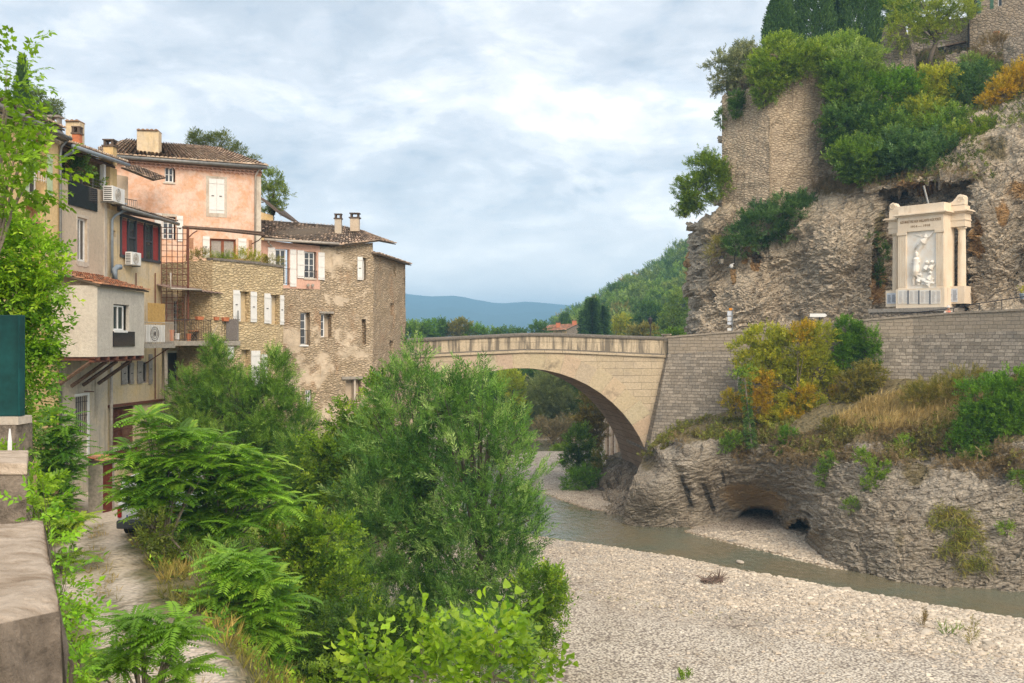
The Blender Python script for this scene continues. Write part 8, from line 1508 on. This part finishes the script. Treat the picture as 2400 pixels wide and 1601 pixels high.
for lab, Y, px in (('tallest lime-green poplar shoot at the bottom, right of centre', 9.5, [(1158, 1470, 16, 36), (1150, 1530, 26, 44), (1188, 1515, 16, 44), (1170, 1590, 44, 34)]), ('lime-green poplar shoot at the bottom, left of the tallest one', 9.8, [(988, 1505, 11, 26), (1000, 1552, 22, 34), (1036, 1592, 26, 24), (962, 1590, 24, 22)]), ('small leftmost lime-green poplar shoot at the bottom', 10, [(858, 1540, 14, 26), (870, 1580, 26, 26), (900, 1595, 30, 18), (920, 1575, 16, 20)]), ('low lime-green poplar leaves at the bottom between the shoots', 9.6, [(1085, 1590, 24, 22), (1248, 1555, 16, 22), (1250, 1592, 30, 20), (1115, 1602, 40, 16)])):
    plant('poplar_shoot', lab, 'poplar', Y, px, 'poplar', .34, PO, .5, base=tuple(P(px[1][0], 1640, Y)), trunk=.015, clump=.12, hang=False, up=.6, bark='barkpale', group='poplar shoots')
# left edge: vine, ivy, board, coping
VI = [(.06, .14, .012), (.13, .26, .02), (.22, .38, .04)]
plant('vine', 'lime-green maple-leaved vine climbing in front of the yellow house', 'vine', 13, [(14, 215, 14, 40), (24, 165, 10, 20), (6, 270, 22, 40), (50, 290, 20, 22), (10, 340, 34, 50), (74, 300, 14, 12), (44, 370, 28, 36), (14, 420, 44, 46), (84, 385, 10, 12), (8, 480, 36, 36), (60, 430, 12, 16), (10, 540, 40, 30)], 'maple', .36, VI, 1.0, base=tuple(P(-40, 900, 13)), trunk=.03, clump=.2, bark='barkpale', up=.3)
IV = [(.03, .10, .012), (.085, .21, .02), (.19, .36, .03), (.32, .48, .05)]
plant('creeper', 'big mass of glossy creeper spilling down at the left edge over the dark green board', 'creeper', 17, [(40, 560, 50, 40), (20, 600, 60, 50), (80, 620, 38, 46), (50, 680, 60, 50), (96, 700, 28, 60), (88, 780, 30, 60), (80, 850, 30, 60), (64, 920, 30, 46), (60, 970, 26, 26), (20, 700, 50, 40), (118, 660, 12, 26)], 'broad', .26, IV, 4.6, base=tuple(P(30, 1000, 17.5)), trunk=.05, clump=.2, up=-.2)
plant('creeper', 'twiggy tail of creeper hanging under the dark green board', 'creeper', 14.5, [(70, 1010, 20, 30), (80, 1050, 18, 26)], 'broad', .2, 'dark', 1.4, base=tuple(P(70, 1100, 14.5)), trunk=.02, up=-.6)
plant('creeper', 'bright creeper covering the outer side of the nearest parapet wall', 'creeper', 4.6, [(120, 1290, 16, 60), (150, 1380, 16, 60), (165, 1470, 18, 60), (175, 1560, 20, 50), (95, 1200, 14, 40)], 'broad', .10, [(.06, .17, .012), (.12, .30, .02), (.22, .45, .04)], 2.2, base=tuple(P(150, 1640, 4.6)), trunk=.01, clump=.04, up=-.1, depth=1.0)
plant('creeper', 'sunny creeper leaves trailing between the parapet and the lane', 'creeper', 12, [(185, 1560, 24, 40), (175, 1490, 20, 40), (160, 1400, 18, 40), (80, 1130, 40, 30), (110, 1180, 36, 30), (20, 1080, 30, 20)], 'broad', .22, VI, 2.4, base=tuple(P(200, 1640, 12)), trunk=.02, up=.1)
def foreground():
    t = thing('parapet_wall', 'rough stone parapet with a pale worn top at the lower left corner', 'wall', (-1.7, 2.7, 11.2)); m = MB(); zt = H-.60
    q = [P(-260, 1232, .6*S/431), P(100, 1218, .6*S/417), P(140, 1428, .6*S/627), P(-200, 1500, .6*S/700)]; q = [Vector((v.x, v.y, zt)) for v in q]; a, b, c, d = q; N = 22; vs = []; uv = []
    for i in range(N+1):
        for j in range(N+1):
            p = a.lerp(b, i/N).lerp(d.lerp(c, i/N), j/N); vs.append(tuple(p))
    V = np.array(vs); V[:, 2] += .012*fbm(V*9, 4, 3); e = np.minimum.reduce([np.arange(N+1).repeat(N+1)*0+(N-np.arange(N+1).repeat(N+1)), N-np.tile(np.arange(N+1), N+1)]); V[:, 2] -= .012*(e == 0)
    m.add(V.tolist(), [(i*(N+1)+j, i*(N+1)+j+1, (i+1)*(N+1)+j+1, (i+1)*(N+1)+j) for i in range(N) for j in range(N)]); m.build('coping', M['cope_near'], t, smooth=True)
    m = MB(); rows = 16
    def side(p0, p1, n=20):
        vs = []
        for i in range(n+1):
            for j in range(rows+1): p = p0.lerp(p1, i/n); vs.append((p.x, p.y, zt-.004-1.6*j/rows))
        V = np.array(vs); nr = (p1-p0).cross(Vector((0, 0, 1))).normalized(); dd = (.022*ridged(V*5, 4, 4)-.01)*(np.tile(np.arange(rows+1), n+1) > 0); V += np.array(nr)*dd[:, None]; m.add(V.tolist(), [(i*(rows+1)+j, (i+1)*(rows+1)+j, (i+1)*(rows+1)+j+1, i*(rows+1)+j+1) for i in range(n) for j in range(rows)])
    side(d, c); side(c, b); side(b, a); m.build('stone_face', M['near_rubble'], t)
    t = thing('concrete_post', 'square concrete post with a pale cap behind the near parapet', 'post', (-3.4, 7, 11)); z1 = H-.8; A, B = Vector(((62-CX)/S*7.32, 7.32, z1)), Vector(((62-CX)/S*6.55, 6.55, z1)); m = MB(); m.hexa([(B.x-1.4, B.y, z1-3), (B.x, B.y, z1-3), (A.x, A.y, z1-3), (A.x-1.4, A.y, z1-3), (B.x-1.4, B.y, z1-.08), (B.x, B.y, z1-.08), (A.x, A.y, z1-.08), (A.x-1.4, A.y, z1-.08)]); m.build('shaft', M['near_rubble'], t); m = MB(); m.hexa([(B.x-1.4, B.y-.01, z1-.078), (B.x+.01, B.y-.01, z1-.078), (A.x+.01, A.y+.01, z1-.078), (A.x-1.4, A.y+.01, z1-.078), (B.x-1.4, B.y-.01, z1), (B.x+.01, B.y-.01, z1), (A.x+.01, A.y+.01, z1), (A.x-1.4, A.y+.01, z1)]); m.build('cap', M['cope_near'], t, bevel=.01)
    Y = 14; t = thing('green_board', 'dark teal panel on a concrete pier at the left edge under the creeper', 'board', P(10, 1030, Y)); m = MB(); a, b = P(-60, 976, Y), P(43, 738, Y); m.hexa([(a.x, Y, a.z), (b.x, Y+.1, a.z), (b.x, Y+.2, a.z), (a.x, Y+.1, a.z), (a.x, Y, b.z), (b.x, Y+.1, b.z), (b.x, Y+.2, b.z), (a.x, Y+.1, b.z)]); m.build('panel', M['teal'], t, bevel=.008); m = MB(); a, b = P(-60, 995, Y), P(47, 977, Y); m.box(((a.x+b.x)/2, Y+.15, (a.z+b.z)/2), (b.x-a.x, .4, b.z-a.z)); m.build('ledge', M['p_edge'], t); m = MB(); a, b = P(-60, 1300, Y), P(40, 996, Y); m.box(((a.x+b.x)/2, Y+.2, (a.z+b.z)/2), (b.x-a.x, .5, b.z-a.z)); m.build('pier', M['near_rubble'], t); m = MB(); a, b = P(41.5, 975, Y-.02), P(45, 740, Y-.02); m.box(((a.x+b.x)/2, Y+.05, (a.z+b.z)/2), (b.x-a.x, .12, b.z-a.z)); m.build('frame', M['teal'], t)
    Y = 7.6; t = thing('metal_stake', 'short pale metal stake sticking up behind the concrete post', 'stake', P(23, 1090, Y)); m = MB(); m.tube([P(22, 1120, Y), P(23, 1035, Y), P(23, 1005, Y)], [.02, .016, .006], 6); m.build('stake', M['white'], t)
    Y = 30; f = Fac(68, Y, 86, Y+1.2); t = thing('garden_pillar', 'slim yellow plastered pillar behind the creeper at the left', 'pillar', f.pt(.1, 7)); m = MB(); fbox(m, f, 0, f.L, 6, f.z(80, 988), -.4, 0); m.build('shaft', M['p_yellow'], t)
M['cope_near'] = None
mm_ = Mt('worn_coping', .9); n_ = mm_.noise(mm_.warp(mm_.co(scale=(2, 5, 2)), 2, .3), 3, 8, .7); M['cope_near'] = mm_.fin(mm_.mix(mm_.ramp(n_, [(.35, 0.), (.6, 1.)]), (.33, .24, .16), (.66, .54, .42)), mm_.math('ADD', n_, mm_.math('MULTIPLY', mm_.noise(mm_.co(), 45, 6, .75), .5)), .03)
mm_ = Mt('near_conglomerate', .95); n_ = mm_.noise(mm_.warp(mm_.co(), 3, .3), 9, 10, .75); v_ = mm_.noise(mm_.co(), 60, 4, .6); M['near_rubble'] = mm_.fin(mm_.mix(mm_.ramp(n_, [(.35, 0.), (.62, 1.)]), (.11, .09, .07), (.33, .27, .21)), mm_.math('ADD', n_, mm_.math('MULTIPLY', v_, .2)), .04)
M['teal'] = plain('teal_paint', (.005, .06, .058), .55, var=.4, scale=3)
foreground()
# grasses and weeds on the ground
def gscatter(name, kind, n, region, keep, size, cols, label, cat='grass', seed=0, up=(0, 0, 1), spread=.35):
    r = np.random.default_rng(seed); x0, x1, y0, y1 = region; X = r.uniform(x0, x1, n); Y = r.uniform(y0, y1, n); k = keep(X, Y, fbm(np.stack([X, Y, 0*X], 1)*.5, 3, seed), r); X, Y = X[k], Y[k]
    return scatter(name, kind, np.stack([X, Y, ground_z(X, Y)], 1), size, cols, label, cat, up, spread=spread, seed=seed)
gscatter('bank_grass', 'grass', 26000, (-24, 0, 9, 62), lambda X, Y, n, r: (path_dist(X, Y) > 1.2+.35*n) & (X < toe(Y)-.3) & ~((Y > 34+.5*X) & (X < -13.0)) & (n > -.5), .42, [(.09, .11, .03), (.17, .18, .05), (.30, .25, .10)], 'rough green and straw grass on the bank and verges of the lane', seed=21)
gscatter('lane_weeds', 'broad', 9000, (-24, -1, 9, 42), lambda X, Y, n, r: (path_dist(X, Y) > 1.3) & (X < toe(Y)-.5) & (n > .05) & ~((Y > 34.5+.5*X) & (X < -13.0)), .32, IV, 'leafy weeds along the verges of the lane', 'weeds', seed=22, spread=.8)
gscatter('lane_grass', 'grass', 2600, (-16, -4, 14, 34), lambda X, Y, n, r: (path_dist(X, Y) < .38) & (n > -.12), .20, [(.13, .14, .04), (.24, .21, .08), (.30, .25, .12)], 'thin dry grass down the middle of the lane', seed=23)
gscatter('bed_weeds', 'grass', 9000, (-1, 26, 33, 58), lambda X, Y, n, r: (np.abs(Y-(47.3-(X-3)*.62-((X-3)*.02)**2)) < .8+.4*n) & (r.random(len(X)) < .35+.3*n) & (poly_dist(X, Y, WATER) > 1), .16, [(.14, .20, .05), (.25, .28, .09), (.35, .33, .15)], 'sparse small weeds in a line across the gravel bed', 'weeds', seed=24, spread=.6)
gscatter('bank_scrub', 'willow', 7000, (-11, -2, 24, 66), lambda X, Y, n, r: (X < toe(Y)+.3) & (X > toe(Y)-5.5) & (n > -.15), .6, TW, 'tangled low scrub on the river bank below the houses', 'scrub', seed=25, up=(.3, -.2, .8), spread=.5)
for lab, sx, sy, w, h, c, k, s in (('green grass tuft on the cobbles at the lower right', 2228, 1478, 20, 11, 'lime', 'grass', .45), ('thin dead stalk standing on the cobbles left of the tuft', 2163, 1455, 4, 16, 'brown', 'willow', .5), ('taller brown-green stalks right of the grass tuft', 2277, 1495, 8, 22, 'olive', 'willow', .5), ('leafy sprig at the bottom edge of the gravel', 1608, 1592, 12, 8, 'lime', 'broad', .28)):
    g = Pg(sx, sy+h, .35); plant('weed_tuft', lab, 'weed', g.y, [(sx, sy, w, h)], k, s, c, .9, base=(g.x, g.y), trunk=.008, up=2.0)
# ================================================================ AIR
def haze():
    mb = MB(); mb.hexa([(x, y, z) for z in (-1.6, 185) for x, y in ((-4600, -420), (4600, -420), (4600, 4700), (-4600, 4700))]); m = bpy.data.materials.new('haze'); m.use_nodes = True; nt = m.node_tree; nt.nodes.clear()
    out = nt.nodes.new('ShaderNodeOutputMaterial'); v = nt.nodes.new('ShaderNodeVolumePrincipled'); v.inputs['Color'].default_value = (.36, .68, 1, 1); v.inputs['Density'].default_value = HAZE_D; v.inputs['Anisotropy'].default_value = 0
    nt.links.new(v.outputs[0], out.inputs['Volume']); o = mb.build('haze', m); tag(o, 'thin blue air between the village and the mountains', 'haze', kind='stuff')
HAZE_D = 5e-4
haze()
